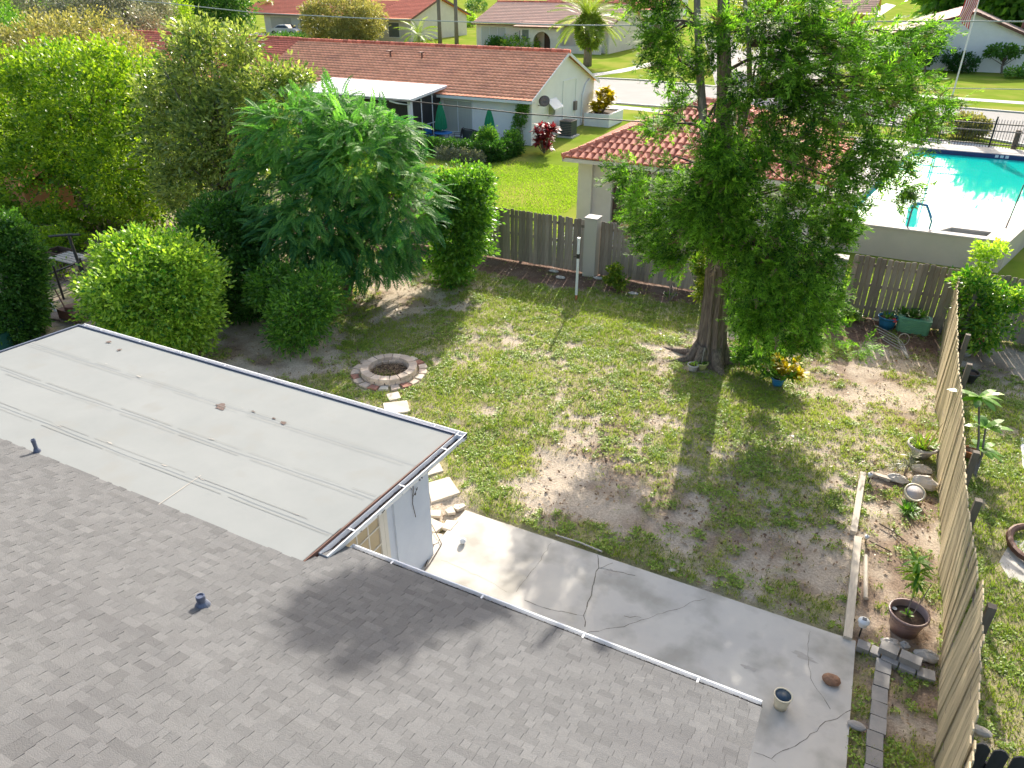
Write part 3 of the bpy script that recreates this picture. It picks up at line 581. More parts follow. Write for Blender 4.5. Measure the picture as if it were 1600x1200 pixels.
while y < 22.15:
    b0 = np.interp(y, bx[:, 0], bx[:, 1]); t0 = np.interp(y, tx[:, 0], tx[:, 1]); sl_ = (np.interp(y+.1, bx[:, 0], bx[:, 1])-b0)/.1
    o_ = bpy.data.objects.new('board', random.choice(mes)); C.objects.link(o_); o_.parent = t
    o_.location = (b0-2.2+random.gauss(0, .006), y-13.5, .03+random.gauss(0, .008))
    o_.rotation_euler = Matrix([[0, -1, 0], [1, 0, 0], [0, 0, 1]]).to_euler(); R_ = Matrix.Rotation(math.atan2(t0-b0, 1.83)+random.gauss(0, .004), 3, 'Y') @ Matrix.Rotation(random.gauss(0, .012), 3, 'X') @ Matrix.Rotation(PI/2-math.atan(sl_)*.9+random.gauss(0, .02), 3, 'Z')
    o_.rotation_euler = R_.to_euler(); y += .139+abs(random.gauss(0, .004))
for zz in (.4, 1.5):
    mb = MB(); pts = []
    for y in np.arange(4.7, 22.2, .6):
        f_ = zz/1.83; b0 = np.interp(y, bx[:, 0], bx[:, 1])*(1-f_)+np.interp(y, tx[:, 0], tx[:, 1])*f_; pts.append((b0+.03, y, zz))
    mb.tube(pts, .032, 4); mb.build('rail', M['post'], t)
for (u, v) in [(1523, 455), (1510, 522), (1512, 568), (1522, 705), (1525, 780), (1545, 945)]:
    q = P(u, v, 1.68); mb = MB(); mb.box(q[0]-.01, q[1]-.05, -.03, q[0]+.09, q[1]+.05, 1.68); mb.build('post', M['post'], t)
tdark = thing('wooden_fence', 'dark stained board fence meeting the tan fence at the lower right corner', 'fence', (3, 6.5, 0))
mes = [board_mesh(.138, 1.84+.01*i, .018, .05) for i in range(3)]
for q in mes: q.materials.append(M['wooddark'])
for i in range(30):
    o_ = bpy.data.objects.new('board', mes[i % 3]); C.objects.link(o_); o_.parent = tdark; o_.location = (2.2+i*.152-3, .02+random.gauss(0, .006), -.03); o_.rotation_euler = (0, random.gauss(0, .012), random.gauss(0, .03))
for zz in (.4, 1.45):
    mb = MB(); mb.box(2.15, 6.535, zz, 6.85, 6.57, zz+.08); mb.build('rail', M['wooddark'], tdark)
# ------------------------------------------------------------------ tiled roofs
def tile_slope(name, p0, p1, q0, q1, mat, parent, period=.30, course=.32, amp=.03, step=.016, spp=6, kind='stuff'):
    """p0->p1 the eave (left to right seen from below), q0->q1 the ridge above it"""
    p0, p1, q0, q1 = [np.array(a, float) for a in (p0, p1, q0, q1)]
    n_ = np.cross(p1-p0, q0-p0); n_ /= np.linalg.norm(n_)
    L1 = np.linalg.norm(p1-p0); L2 = np.linalg.norm(q0-p0); nu = int(L1/period*spp)+1; nc = max(2, int(round(L2/course)))
    u = np.linspace(0, 1, nu); wave = amp*np.abs(np.cos(u*L1/period*PI))**.8
    V = []; T = []
    for k in range(nc):
        for s_, dz in ((k/nc, step), ((k+.66)/nc, step*.34), ((k+1)/nc, 0)):
            a = p0+(q0-p0)*s_; b = p1+(q1-p1)*s_; off = wave+dz
            V.append(a+(b-a)*u[:, None]+n_*off[:, None])
    V = np.concatenate(V); rows = 3*nc; r_ = np.arange(rows-1); j = np.arange(nu-1); R_, J = np.meshgrid(r_, j, indexing='ij'); a = (R_*nu+J).ravel()
    lo = np.stack([a, a+1, a+1+nu, a+nu], -1).astype(np.int32); me = bpy.data.meshes.new(name); V = V-base(parent)
    me.vertices.add(len(V)); me.vertices.foreach_set('co', V.astype(np.float32).ravel()); me.loops.add(lo.size); me.loops.foreach_set('vertex_index', lo.ravel())
    me.polygons.add(len(a)); me.polygons.foreach_set('loop_start', np.arange(0, lo.size, 4, dtype=np.int32)); me.update(calc_edges=True)
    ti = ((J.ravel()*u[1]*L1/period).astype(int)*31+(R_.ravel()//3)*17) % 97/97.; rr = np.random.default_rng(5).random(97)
    at2 = me.attributes.new('tint', 'FLOAT', 'FACE'); tv_ = .45+.55*rr[(ti*97).astype(int) % 97]; tv_ = np.where(R_.ravel() % 3 == 0, tv_, tv_*.0+.02); at2.data.foreach_set('value', tv_.astype(np.float32))  # upper part of each course tinted dark: painted shade line under the overlap
    me.materials.append(mat); o = bpy.data.objects.new(name, me); C.objects.link(o); o.parent = parent; BASE[o.name] = base(parent)
    if kind: o['kind'] = kind
    return o
def ridge_caps(p0, p1, mat, parent, r=.10, n=None, single=True):
    p0 = np.array(p0, float); p1 = np.array(p1, float); L_ = np.linalg.norm(p1-p0); n = n or int(L_/.4); d = (p1-p0)/n; mb = MB()
    for i in range(n): mb.tube([p0+d*i, p0+d*(i+1.05)], [r*1.08, r*.92], 8, random.random())
    return mb.build('ridge_cap', mat, parent, smooth=True)
def gable_wall(mb, x, y0, y1, ym, z0, ze, zr, th=.2, m=0):           # gable end in a plane x = const
    v = [(x, y0, z0), (x, y1, z0), (x, y1, ze), (x, ym, zr), (x, y0, ze)]; v2 = [(x-th, *a[1:]) for a in v]
    mb.add(v+v2, [(0, 1, 2, 3, 4), (9, 8, 7, 6, 5)]+[(i, i+5, (i+1) % 5+5, (i+1) % 5) for i in range(5)], m=m)
def window(parent, kind, a, b, z0, z1, face, glass, frame=M['white'], fr=.05, divs=0):
    """window on a wall; face='y' (wall in plane y=a[1]) or 'x'"""
    mb = MB(); w_ = MB(); (x0, y0), (x1, y1) = a, b
    if face == 'y':
        y = y0; bx_ = lambda m_, xa, za, xb, zb, d0, d1: m_.box(xa, y-d1, za, xb, y-d0, zb); s0, s1 = x0, x1
    else:
        y = x0; bx_ = lambda m_, xa, za, xb, zb, d0, d1: m_.box(y+d0, xa, za, y+d1, xb, zb); s0, s1 = y0, y1
    bx_(mb, s0-fr, z0-fr, s0, z1+fr, .0, .06); bx_(mb, s1, z0-fr, s1+fr, z1+fr, 0, .06); bx_(mb, s0, z0-fr, s1, z0, 0, .08); bx_(mb, s0, z1, s1, z1+fr, 0, .06)
    for i in range(1, divs+1): c_ = s0+(s1-s0)*i/(divs+1); bx_(mb, c_-.025, z0, c_+.025, z1, .025, .055)
    f_ = mb.build(kind, frame, parent)
    for i in range(divs+1):
        a0 = s0+(s1-s0)*i/(divs+1)+(.027 if i else 0); a1 = s0+(s1-s0)*(i+1)/(divs+1)-(.027 if i < divs else 0); w_ = MB(); bx_(w_, a0, z0+.002, a1, z1-.002, .004, .022); w_.build('pane', glass, f_)
    return f_
M['glass'] = pm('window_glass', (.10, .12, .13), (.16, .18, .19), 2, .12, 0, spec=.6)

# long neighbour house: tan-orange near unit, redder far unit
nh = thing('long_house', 'long white house with orange barrel tile roof and screened porch behind the back fence', 'house', (-30, 40.3, 0))
XR = -19.45; XL = -40.6; YF = 40.25; YR_ = 45.45; YB = 50.7; ZR = 4.72; zE = 2.52
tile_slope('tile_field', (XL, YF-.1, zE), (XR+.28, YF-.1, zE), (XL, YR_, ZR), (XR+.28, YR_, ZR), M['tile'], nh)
mb = MB(); mb.quad((XL, YB+.2, zE), (XL, YR_, ZR), (XR+.28, YR_, ZR), (XR+.28, YB+.2, zE)); mb.build('roof_back', M['tile'], nh)
ridge_caps((XL, YR_, ZR+.03), (XR+.3, YR_, ZR+.03), M['tilered'], nh, .13)
mb = MB(); mb.box(XL, YF+.45, -.06, XR-.205, YF+.65, 2.5); mb.box(XL, YB-.3, -.06, XR-.2, YB-.1, 2.5); gable_wall(mb, XR, YF+.45, YB-.1, YR_, -.06, zE+.12, ZR-.12); mb.build('wall', M['stucco'], nh)
mb = MB()
for (ya, za, yb, zb) in ((YF-.12, zE, YR_, ZR), (YR_, ZR, YB+.2, zE)):
    mb.add([(XR+.30, ya, za-.16), (XR+.30, yb, zb-.16), (XR+.30, yb, zb+.02), (XR+.30, ya, za+.02), (XR+.26, ya, za-.16), (XR+.26, yb, zb-.16), (XR+.26, yb, zb+.02), (XR+.26, ya, za+.02)], [(0, 1, 2, 3), (7, 6, 5, 4), (0, 4, 5, 1), (3, 2, 6, 7)])
mb.box(XL, YF-.14, zE-.16, XR+.3, YF-.10, zE-.01); mb.box(XL, YF-.10, zE-.17, XR+.26, YF+.45, zE-.13); mb.build('fascia', M['white'], nh)
for (x_, s_) in ((-31.5, .22), (-29.0, .18)):
    mb = MB(); zz = zE+(43.6-YF)*.42; mb.tube([(x_, 43.9, zz+.1), (x_, 43.9, zz+.5)], .06, 8); mb.box(x_-s_, 43.7, zz+.48, x_+s_*.4, 44.1, zz+.55); mb.build('roof_vent', M['trim'], nh)
window(nh, 'sliding_window', (PY(694, 175, YF+.45)[0], YF+.45), (PY(738, 180, YF+.45)[0], YF+.45), .35, 2.15, 'y', M['blinds'], divs=1)
# gable side: recessed panel, meter, conduit, awning window
mb = MB(); mb.box(XR, 45.2, .1, XR+.04, 45.28, 3.0); mb.box(XR, 47.3, .1, XR+.04, 47.38, 3.0); mb.box(XR, 45.2, 3.0, XR+.04, 47.38, 3.08); mb.build('wall_trim', M['stucco'], nh)
mb = MB(); mb.box(XR+.01, 47.0, 1.1, XR+.16, 47.35, 1.65); mb.build('electric_meter', M['barkgrey'], nh)
mb = MB(); mb.tube([(XR+.06, 48.4, .1), (XR+.06, 48.4, 1.9), (XR+.06, 48.9, 2.5), (XR+.06, 49.6, 2.75)], .05, 8); mb.build('downspout', M['white'], nh)
wn = window(nh, 'small_window', (XR, 43.0), (XR, 44.0), 1.25, 2.1, 'x', M['glass'])
mb = MB(); mb.add([(XR+.01, 42.8, 2.25), (XR+.01, 44.2, 2.25), (XR+.55, 44.2, 1.75), (XR+.55, 42.8, 1.75), (XR+.01, 42.8, 2.20), (XR+.01, 44.2, 2.20), (XR+.55, 44.2, 1.70), (XR+.55, 42.8, 1.70)], [(0, 3, 2, 1), (4, 5, 6, 7), (3, 7, 6, 2), (0, 4, 7, 3), (1, 2, 6, 5)]); mb.build('awning', M['white'], wn)
# satellite dish
t = thing('satellite_dish', 'grey satellite dish on the white gable wall above the red leaved plant', 'satellite dish', (XR, 41.6, 2.1))
mb = MB(); c0 = np.array([XR+.45, 41.5, 2.35]); mb.lathe([(.0, .0), (.18, .03), (.32, .10), (.33, .11), (.18, .045), (0, .015)], (0, 0, 0), 18)
rot = np.array(Matrix.Rotation(math.radians(62), 3, Vector((.9, .3, 0)))); mb.v = [tuple(rot @ np.array(q)+c0) for q in mb.v]; mb.build('dish', M['barkgrey'], t, smooth=True)
mb = MB(); mb.tube([(XR, 41.6, 2.1), (XR+.3, 41.55, 2.1), c0], .025, 6); mb.tube([c0, c0+(.35, -.45, .15)], .015, 5); mb.build('arm', M['pipe'], t)
# far unit
nh2 = thing('long_house', 'dark red tiled house joined to the left end of the orange roofed house behind trees', 'house', (-52, 41, 0))
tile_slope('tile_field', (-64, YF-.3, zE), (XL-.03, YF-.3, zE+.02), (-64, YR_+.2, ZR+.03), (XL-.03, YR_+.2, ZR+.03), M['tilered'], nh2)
ridge_caps((-64, YR_+.2, ZR+.05), (XL, YR_+.2, ZR+.05), M['tilered'], nh2, .13)
mb = MB(); mb.quad((-64, YB, zE), (-64, YR_+.2, ZR+.01), (XL-.03, YR_+.2, ZR+.01), (XL-.03, YB, zE)); mb.build('roof_back', M['tilered'], nh2)
mb = MB(); mb.box(-64, YF+.3, -.06, XL-.02, YF+.5, 2.5); mb.box(XL-.26, YF+.5, -.06, XL-.04, YB, 2.5); mb.build('wall', M['stucco'], nh2)
window(nh2, 'window', (-45, YF+.3), (-43.4, YF+.3), .9, 2.1, 'y', M['glass'])
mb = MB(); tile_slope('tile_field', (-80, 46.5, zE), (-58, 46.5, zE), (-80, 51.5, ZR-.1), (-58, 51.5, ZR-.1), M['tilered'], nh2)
# screened porch
po = thing('screened_porch', 'screened porch with flat white roof and white posts on the neighbour house', 'porch', (-30, 38.5, 0))
pa, pb = (-34.2, 36.95), (-25.35, 41.0)
mb = MB(); mb.add([(pa[0], pa[1], 2.50), (pb[0], pa[1], 2.50), (pb[0], pb[1], 2.82), (pa[0], pb[1], 2.82), (pa[0], pa[1], 2.64), (pb[0], pa[1], 2.64), (pb[0], pb[1], 2.96), (pa[0], pb[1], 2.96)], [(0, 3, 2, 1), (4, 5, 6, 7), (0, 1, 5, 4), (1, 2, 6, 5), (2, 3, 7, 6), (3, 0, 4, 7)]); mb.build('roof', M['white'], po)
for x_ in (-34.0, -32.0, -29.9, -27.7, -25.7):
    mb = MB(); wd = .11 if x_ == -25.7 else .035; mb.box(x_-wd, 37.25, -.06, x_+wd, 37.25+2*wd, 2.5); mb.build('post', M['white'], po)
for y_ in (38.4, 39.6, 40.6):
    mb = MB(); mb.box(-25.66, y_-.035, -.06, -25.59, y_+.035, 2.6); mb.build('post', M['white'], po)
for x0_, x1_ in ((-33.97, -32.04), (-31.96, -29.94), (-29.86, -27.74), (-27.66, -25.82)):
    mb = MB(); mb.box(x0_, 37.28, .05, x1_, 37.30, 2.48); mb.build('screen', M['screen'], po)
    mb = MB(); mb.box(x0_, 37.26, .95, x1_, 37.32, 1.0); mb.build('rail', M['white'], po)
for y0_, y1_ in ((37.5, 38.36), (38.44, 39.56), (39.64, 40.56)):
    mb = MB(); mb.box(-25.635, y0_, .05, -25.615, y1_, 2.52); mb.build('screen', M['screen'], po)
    mb = MB(); mb.box(-25.65, y0_, .95, -25.60, y1_, 1.0); mb.build('rail', M['white'], po)
mb = MB(); mb.box(-34, 37.4, -.06, -25.7, 40.6, .04); mb.build('floor', M['concrete2'], po)
mb = MB(); mb.tube([(-26.9, 37.05, 2.45), (-26.4, 37.1, 2.35), (-25.62, 37.15, 2.3), (-25.55, 37.2, .1)], .05, 8); mb.build('downspout', M['white'], po)
sheet('neighbour_patio', [(-25.5, 36.7), (-19.8, 36.9), (-19.8, 40.7), (-25.5, 40.7)], -.045, M['concrete2'])

# patio furniture of the neighbour
def parasol(x, y, label, h=2.35):
    t = thing('closed_parasol', label, 'parasol', (x, y, 0), 'closed green parasols on the neighbour patio'); mb = MB(); mb.tube([(x, y, 0), (x, y, h)], .025, 8); mb.lathe([(.25, -.03), (.25, .05), (.05, .09), (.0, .09)], (x, y, 0), 12); mb.build('pole', M['barkgrey'], t)
    mb = MB(); n = 24; prof = [(.30, .85), (.27, 1.3), (.19, 1.8), (.09, 2.2), (.03, h+.02)]; v = []
    for r_, z_ in prof:
        for j in range(n): th = 2*PI*j/n; rr = r_*(1+.28*math.cos(8*th)); v.append((x+rr*math.cos(th), y+rr*math.sin(th), z_+(.06*math.cos(8*th) if z_ < .9 else 0)))
    k = len(prof); mb.add(v, [(i*n+j, i*n+(j+1) % n, (i+1)*n+(j+1) % n, (i+1)*n+j) for i in range(k-1) for j in range(n)]+[tuple(range((k-1)*n, k*n))]); mb.build('canopy', M['umbgreen'], t); return t
parasol(-24.35, 38.5, 'closed green parasol nearer the screened porch')
parasol(-20.75, 37.9, 'closed green parasol nearer the corner of the white house', 2.3)
t = thing('patio_table', 'small glass patio table under the green parasol by the porch', 'table', (-24.1, 38.3, 0)); mb = MB(); mb.lathe([(.0, .68), (.55, .68), (.55, .71), (0, .71)], (-24.1, 38.3, 0), 20); mb.build('tabletop', M['cloth_blue'], t)
for a in range(4): mb = MB(); mb.tube([(-24.1+.35*math.cos(a*PI/2+.7), 38.3+.35*math.sin(a*PI/2+.7), 0), (-24.1+.3*math.cos(a*PI/2+.7), 38.3+.3*math.sin(a*PI/2+.7), .68)], .02, 6); mb.build('leg', M['dark'], t)
def pchair(x, y, rz_, label, mat):
    t = thing('patio_chair', label, 'chair', (x, y, 0), 'chairs on the neighbour patio'); c, s = math.cos(rz_), math.sin(rz_); g = lambda a, b, z: (x+a*c-b*s, y+a*s+b*c, z)
    mb = MB(); mb.add([g(-.25, -.25, .42), g(.25, -.25, .42), g(.25, .25, .40), g(-.25, .25, .40), g(-.25, -.25, .45), g(.25, -.25, .45), g(.25, .25, .43), g(-.25, .25, .43)], [(0, 3, 2, 1), (4, 5, 6, 7), (0, 1, 5, 4), (1, 2, 6, 5), (2, 3, 7, 6), (3, 0, 4, 7)]); mb.build('seat', mat, t)
    mb = MB(); mb.add([g(-.25, .25, .5), g(.25, .25, .5), g(.25, .36, 1.0), g(-.25, .36, 1.0), g(-.25, .27, .5), g(.25, .27, .5), g(.25, .39, 1.0), g(-.25, .39, 1.0)], [(0, 1, 2, 3), (7, 6, 5, 4), (0, 4, 5, 1), (3, 2, 6, 7), (0, 3, 7, 4), (1, 5, 6, 2)]); mb.build('backrest', mat, t)
    for a, b in ((-.24, -.24), (.24, -.24), (-.24, .25), (.24, .25)): mb = MB(); mb.tube([g(a, b, 0), g(a, b, .44)], .018, 6); mb.build('leg', M['dark'], t)
    for a in (-.26, .26): mb = MB(); mb.tube([g(a, -.22, .44), g(a, -.22, .65), g(a, .3, .67)], .018, 6); mb.build('armrest', M['dark'], t)
pchair(-25.0, 38.4, 1.2, 'blue patio chair beside the porch screen', M['cloth_blue'])
pchair(-23.35, 38.6, -1.3, 'dark patio chair just right of the first green parasol', M['dark'])
t = thing('patio_sofa', 'dark grey curved outdoor bench below the window blinds', 'bench', (-22.5, 38.8, 0)); mb = MB(); mb.tube([(-23.1, 38.9, .7), (-22.9, 38.75, .95), (-22.4, 38.7, .95), (-21.95, 38.75, .85), (-21.8, 38.8, .5), (-21.8, 38.8, .0)], .035, 6); mb.build('frame', M['dark'], t)
mb = MB(); mb.prism([(-23.0, 38.7), (-21.85, 38.7), (-21.85, 38.8), (-23.0, 38.8)], .15, .88); mb.build('backrest', M['acbody'], t); mb = MB(); mb.box(-23.0, 38.3, .35, -21.85, 38.7, .42); mb.build('seat', M['acbody'], t)
t = thing('bird_bath', 'pale basin on a stand at the porch corner', 'basin', (-25.2, 36.9, 0)); mb = MB(); mb.lathe([(.12, 0), (.06, .2), (.06, .62), (.12, .68)], (-25.2, 36.9, 0), 12); mb.build('stand', M['coping'], t); mb = MB(); mb.lathe([(.1, .68), (.36, .80), (.38, .86), (.3, .80), (0, .76)], (-25.2, 36.9, 0), 16); mb.build('bowl', M['white'], t)
# air conditioner and planter
t = thing('air_conditioner', 'dark air conditioning unit on a pad by the white gable wall', 'air conditioner', (-18.6, 44.4, 0)); mb = MB(); mb.box(-19.15, 43.8, -.06, -18.1, 45.0, .03); mb.build('pad', M['concrete2'], t)
mb = MB(); mb.box(-19.05, 43.95, .03, -18.25, 44.85, .88); mb.build('body', M['acbody'], t); mb = MB(); mb.box(-19.07, 43.93, .88, -18.23, 44.87, .93); mb.lathe([(.32, .93), (.32, .96), (.0, .98)], (-18.65, 44.4, 0), 18); mb.build('top_grille', M['barkgrey'], t)
for i in range(7): mb = MB(); mb.box(-19.06, 43.935, .12+i*.1, -18.24, 43.95, .15+i*.1); mb.build('louvre', M['barkgrey'], t)
t = thing('planter_box', 'white masonry planter box at the far corner of the white house', 'planter', (-18.3, 50.0, 0)); mb = MB()
mb.box(-19.2, 48.4, -.06, -17.4, 48.55, .75); mb.box(-19.2, 51.0, -.06, -17.4, 51.15, .75); mb.box(-17.55, 48.55, -.06, -17.4, 51.0, .75); mb.box(-19.2, 48.55, -.06, -19.05, 51.0, .75); mb.build('wall', M['stucco'], t); mb = MB(); mb.box(-19.05, 48.55, 0, -17.55, 51.0, .66); mb.build('soil', M['soil'], t)

# ------------------------------------------------------------------ pool pavilion with hip roof, tiles one by one on the near slope
pv = thing('pavilion', 'small cream pool pavilion with red hip roof and brown door behind the fence', 'pavilion', (-7, 30, 0))
ax, ay, bx_, by_, ze_ = -11.55, 27.0, -1.6, 35.6, 2.62; hw = (by_-ay)/2; zr_ = ze_+hw*.42
A_, B_, C_, D_ = (ax, ay, ze_), (bx_, ay, ze_), (bx_, by_, ze_), (ax, by_, ze_); R1 = (ax+hw, ay+hw, zr_); R2 = (bx_-hw, ay+hw, zr_)
mb = MB(); mb.poly([A_, B_, R2, R1]); mb.poly([B_, C_, R2]); mb.poly([C_, D_, R1, R2]); mb.poly([D_, A_, R1]); rf = mb.build('roof', M['tilepav'], pv)
def tri_slope(p0, p1, apex):      # stuff tiles for the hidden hips
    p0, p1, apex = map(np.array, (p0, p1, apex)); mb = MB(); d = (p1-p0)/np.linalg.norm(p1-p0); mid = p0+d*np.dot(apex-p0, d); up = apex-mid; Ls = np.linalg.norm(up); up = up/Ls; n_ = np.cross(d, up); n_ *= np.sign(n_[2]); nc = int(Ls/.36); W = np.linalg.norm(p1-p0); l0 = np.linalg.norm(mid-p0)
    for k in range(nc):
        f = k/nc; xa = l0*f; xb = W-(W-l0)*f; n = max(1, int((xb-xa)/.3))
        for i in range(n):
            c = p0+d*(xa+(i+.5)*(xb-xa)/n)+up*(k*Ls/nc); v = [c+d*q[0]+n_*(q[1]+.03) for q in ((-.13, 0), (-.07, .06), (.07, .06), (.13, 0))]; v2 = [c+up*.37+d*q[0]+n_*q[1] for q in ((-.13, 0), (-.07, .05), (.07, .05), (.13, 0))]
            mb.add(v+v2, [(0, 1, 5, 4), (1, 2, 6, 5), (2, 3, 7, 6), (0, 3, 2, 1)], random.random())
    return mb
tri_slope(D_, A_, R1).build('tile_field', M['tilepav'], rf, kind='stuff'); tri_slope(B_, C_, R2).build('tile_field', M['tilepav'], rf, kind='stuff')
mb = MB(); a_ = math.atan(.42)
for k_, (r0, r1) in enumerate(((.0, .0),)):
    q = [(-.135, 0), (-.09, .055), (-.03, .075), (.03, .075), (.09, .055), (.135, 0)]; v = [(x_, 0, z_+.018) for x_, z_ in q]+[(x_, .40, z_*.8+.0) for x_, z_ in q]
    mb.add(v, [(i, i+1, i+7, i+6) for i in range(5)]+[(5, 4, 3, 2, 1, 0)])
tm = mb.mesh(); tm.materials.append(M['tilepav']); bs = base(pv); cnt = 0
Ls = math.hypot(hw, hw*.42); nc = int(Ls/.365)
for k in range(nc):
    f = k/nc; xa = ax+hw*f+.1; xb = bx_-hw*f-.1; n = int((xb-xa)/.285)
    for i in range(n):
        o_ = bpy.data.objects.new('tile', tm); C.objects.link(o_); o_.parent = rf; cnt += 1
        o_.location = (xa+(i+.5)*(xb-xa)/n-bs[0], ay+hw*f-.04-bs[1], ze_+hw*.42*f+.0-bs[2]); o_.rotation_euler = (a_, 0, random.gauss(0, .008))
        if cnt >= 295: break
    if cnt >= 295: break
if cnt >= 295:
    mb = MB()
    while k < nc:
        f = k/nc; xa = ax+hw*f+.1; xb = bx_-hw*f-.1; n = max(1, int((xb-xa)/.285))
        for i in range(n):
            c = np.array([xa+(i+.5)*(xb-xa)/n, ay+hw*f, ze_+hw*.42*f]); up = np.array([0, math.cos(a_), math.sin(a_)]); n_ = np.array([0, -math.sin(a_), math.cos(a_)])
            v = [c+np.array([p_, 0, 0])+n_*(q_+.03) for p_, q_ in q]+[c+np.array([p_, 0, 0])+up*.38+n_*q_*.8 for p_, q_ in q]; mb.add(v, [(i2, i2+1, i2+7, i2+6) for i2 in range(5)]+[(5, 4, 3, 2, 1, 0)], random.random())
        k += 1
    mb.build('tile_field', M['tilepav'], rf, kind='stuff')
def hipcaps(p0, p1):
    p0 = np.array(p0, float); p1 = np.array(p1, float); n = int(np.linalg.norm(p1-p0)/.36); d = (p1-p0)/n
    for i in range(n):
        mb = MB(); mb.tube([p0+d*i+(0, 0, .03), p0+d*(i+1.08)+(0, 0, .01)], [.125, .10], 8); mb.build('hip_tile', M['tilepav'], rf)
hipcaps(A_, R1); hipcaps(R1, R2); hipcaps(B_, R2)
mb = MB(); mb.box(ax+.02, ay+.0, ze_-.17, bx_, ay+.04, ze_-.02); mb.box(ax, ay, ze_-.17, ax+.04, by_, ze_-.02); mb.box(ax+.04, ay+.04, ze_-.18, bx_, ay+.9, ze_-.14); mb.build('fascia', M['offwhite'], pv)
mb = MB(); mb.box(-11.15, 27.75, -.06, -10.55, 28.3, ze_-.15); mb.build('column', M['offwhite'], pv)
mb = MB(); mb.box(-10.55, 27.95, -.06, -9.75, 28.25, ze_-.15); mb.box(-11.0, 28.3, -.06, -10.8, 35, ze_-.15); mb.box(-8.2, 27.95, -.06, -2.2, 28.25, ze_-.15); mb.build('wall', M['offwhite'], pv)
mb = MB(); mb.box(-9.72, 28.1, .0, -8.22, 28.2, 2.25); dr = mb.build('door', M['brown'], pv)
mb = MB(); mb.box(-9.75, 27.9, 2.25, -8.2, 28.25, ze_-.15); mb.build('lintel', M['brown'], pv)
for i in range(9): mb = MB(); mb.box(-9.68, 28.07, .15+i*.22, -8.26, 28.1, .32+i*.22); mb.build('slat', M['brown'], dr)
sheet('walkway', [(-10.9, 24.2), (-1.5, 24.2), (-1.5, 28.3), (-10.9, 28.3)], -.045, M['concrete2'])

# ------------------------------------------------------------------ raised swimming pool
pl = thing('swimming_pool', 'raised teal swimming pool with beige side wall and pale coping', 'pool', (2, 35, 0)); ZT = 1.05; WZ = .82
px = lambda y: 4.06+(y-28.6)*.295
mb = MB(); mb.box(-5.0, 28.6, -.06, 4.06, 28.78, ZT-.07)
mb.add([(4.06, 28.6, -.06), (px(46), 46, -.06), (px(46), 46, ZT-.07), (4.06, 28.6, ZT-.07), (3.88, 28.78, -.06), (px(46)-.2, 46, -.06), (px(46)-.2, 46, ZT-.07), (3.88, 28.78, ZT-.07)], [(0, 1, 2, 3), (7, 6, 5, 4), (3, 2, 6, 7)])
mb.build('side_wall', M['beige'], pl)
mb = MB(); mb.prism([(-5, 28.56), (4.10, 28.56), (4.0, 28.92), (-5, 28.92)], ZT-.07, ZT); mb.prism([(4.10, 28.56), (px(46)+.04, 46), (px(46)-.62, 46), (3.45, 28.92), (4.0, 28.92)], ZT-.07, ZT-.001)
mb.prism([(2.35, 29.55), (3.75, 29.55), (3.75, 29.7), (2.35, 29.7)], ZT-.07, ZT-.002); mb.prism([(1.75, 28.92), (2.0, 28.92), (2.5, 29.7), (2.35, 29.7)], ZT-.07, ZT-.003)
mb.build('coping', M['coping'], pl)
mb = MB(); mb.prism([(2.35, 29.6), (3.7, 29.6), (3.7, 29.7), (2.35, 29.7)], .3, ZT-.075); mb.prism([(1.8, 28.92), (1.95, 28.92), (2.47, 29.68), (2.36, 29.7)], .3, ZT-.075); mb.build('step_wall', M['coping'], pl)
mb = MB(); mb.prism([(2.0, 28.93), (3.6, 28.93), (3.72, 29.58), (2.42, 29.58)], .70, .835); mb.build('step', M['coping'], pl)
mb = MB(); mb.prism([(-1.2, 28.78), (3.85, 28.78), (px(44.6)-.6, 44.4), (2.4-.9, 44.4), (-.2, 32)], -.9, -.85); mb.build('floor', M['poolfloor'], pl)
mb = MB(); mb.prism([(-.2, 44.45), (px(46)-.3, 44.45), (px(46)-.3, 46.0), (-.2, 46.0)], -.06, ZT-.004); mb.build('deck', M['coping'], pl)
mb = MB(); mb.prism([(-5, 28.92), (-1.6, 28.92), (-.9, 32), (.9, 44.45), (.9, 46), (-5, 46)], -.06, ZT-.008); mb.build('deck', M['coping'], pl)
mb = MB(); mb.box(1.45, 44.36, .5, px(44.4)-.3, 44.45, ZT-.02); mb.build('tile_band', M['navytile'], pl)
for i in range(3): mb = MB(); mb.box(4.55+i*.22, 44.35, .87, 4.70+i*.22, 44.36, 1.0); mb.build('depth_marker', M['white'], pl)
m = bpy.data.materials.new('pool_water'); m.use_nodes = True; nt = m.node_tree; L = nt.links.new; b = nt.nodes['Principled BSDF']
b.inputs['Base Color'].default_value = (.005, .46, .41, 1); b.inputs['Roughness'].default_value = .03; b.inputs['IOR'].default_value = 1.33; b.inputs['Specular IOR Level'].default_value = 1.0
tc = nn(nt, 'ShaderNodeTexCoord'); n_ = nn(nt, 'ShaderNodeTexNoise'); n_.inputs['Scale'].default_value = 1.1; n_.inputs['Detail'].default_value = 4; L(tc.outputs['Object'], n_.inputs['Vector'])
bp = nn(nt, 'ShaderNodeBump'); bp.inputs['Strength'].default_value = .04; bp.inputs['Distance'].default_value = .04; L(n_.outputs[0], bp.inputs['Height']); L(bp.outputs[0], b.inputs['Normal']); M['water'] = m
mb = MB(); mb.poly([(-1.6, 28.78, WZ), (3.88, 28.78, WZ), (px(44.4)-.3, 44.4, WZ), (.85, 44.4, WZ), (-.9, 32, WZ)]); mb.build('water', m, pl)
t = thing('pool_handrail', 'curved blue pool handrail at the near edge of the pool', 'handrail', (1.3, 29.3, ZT))
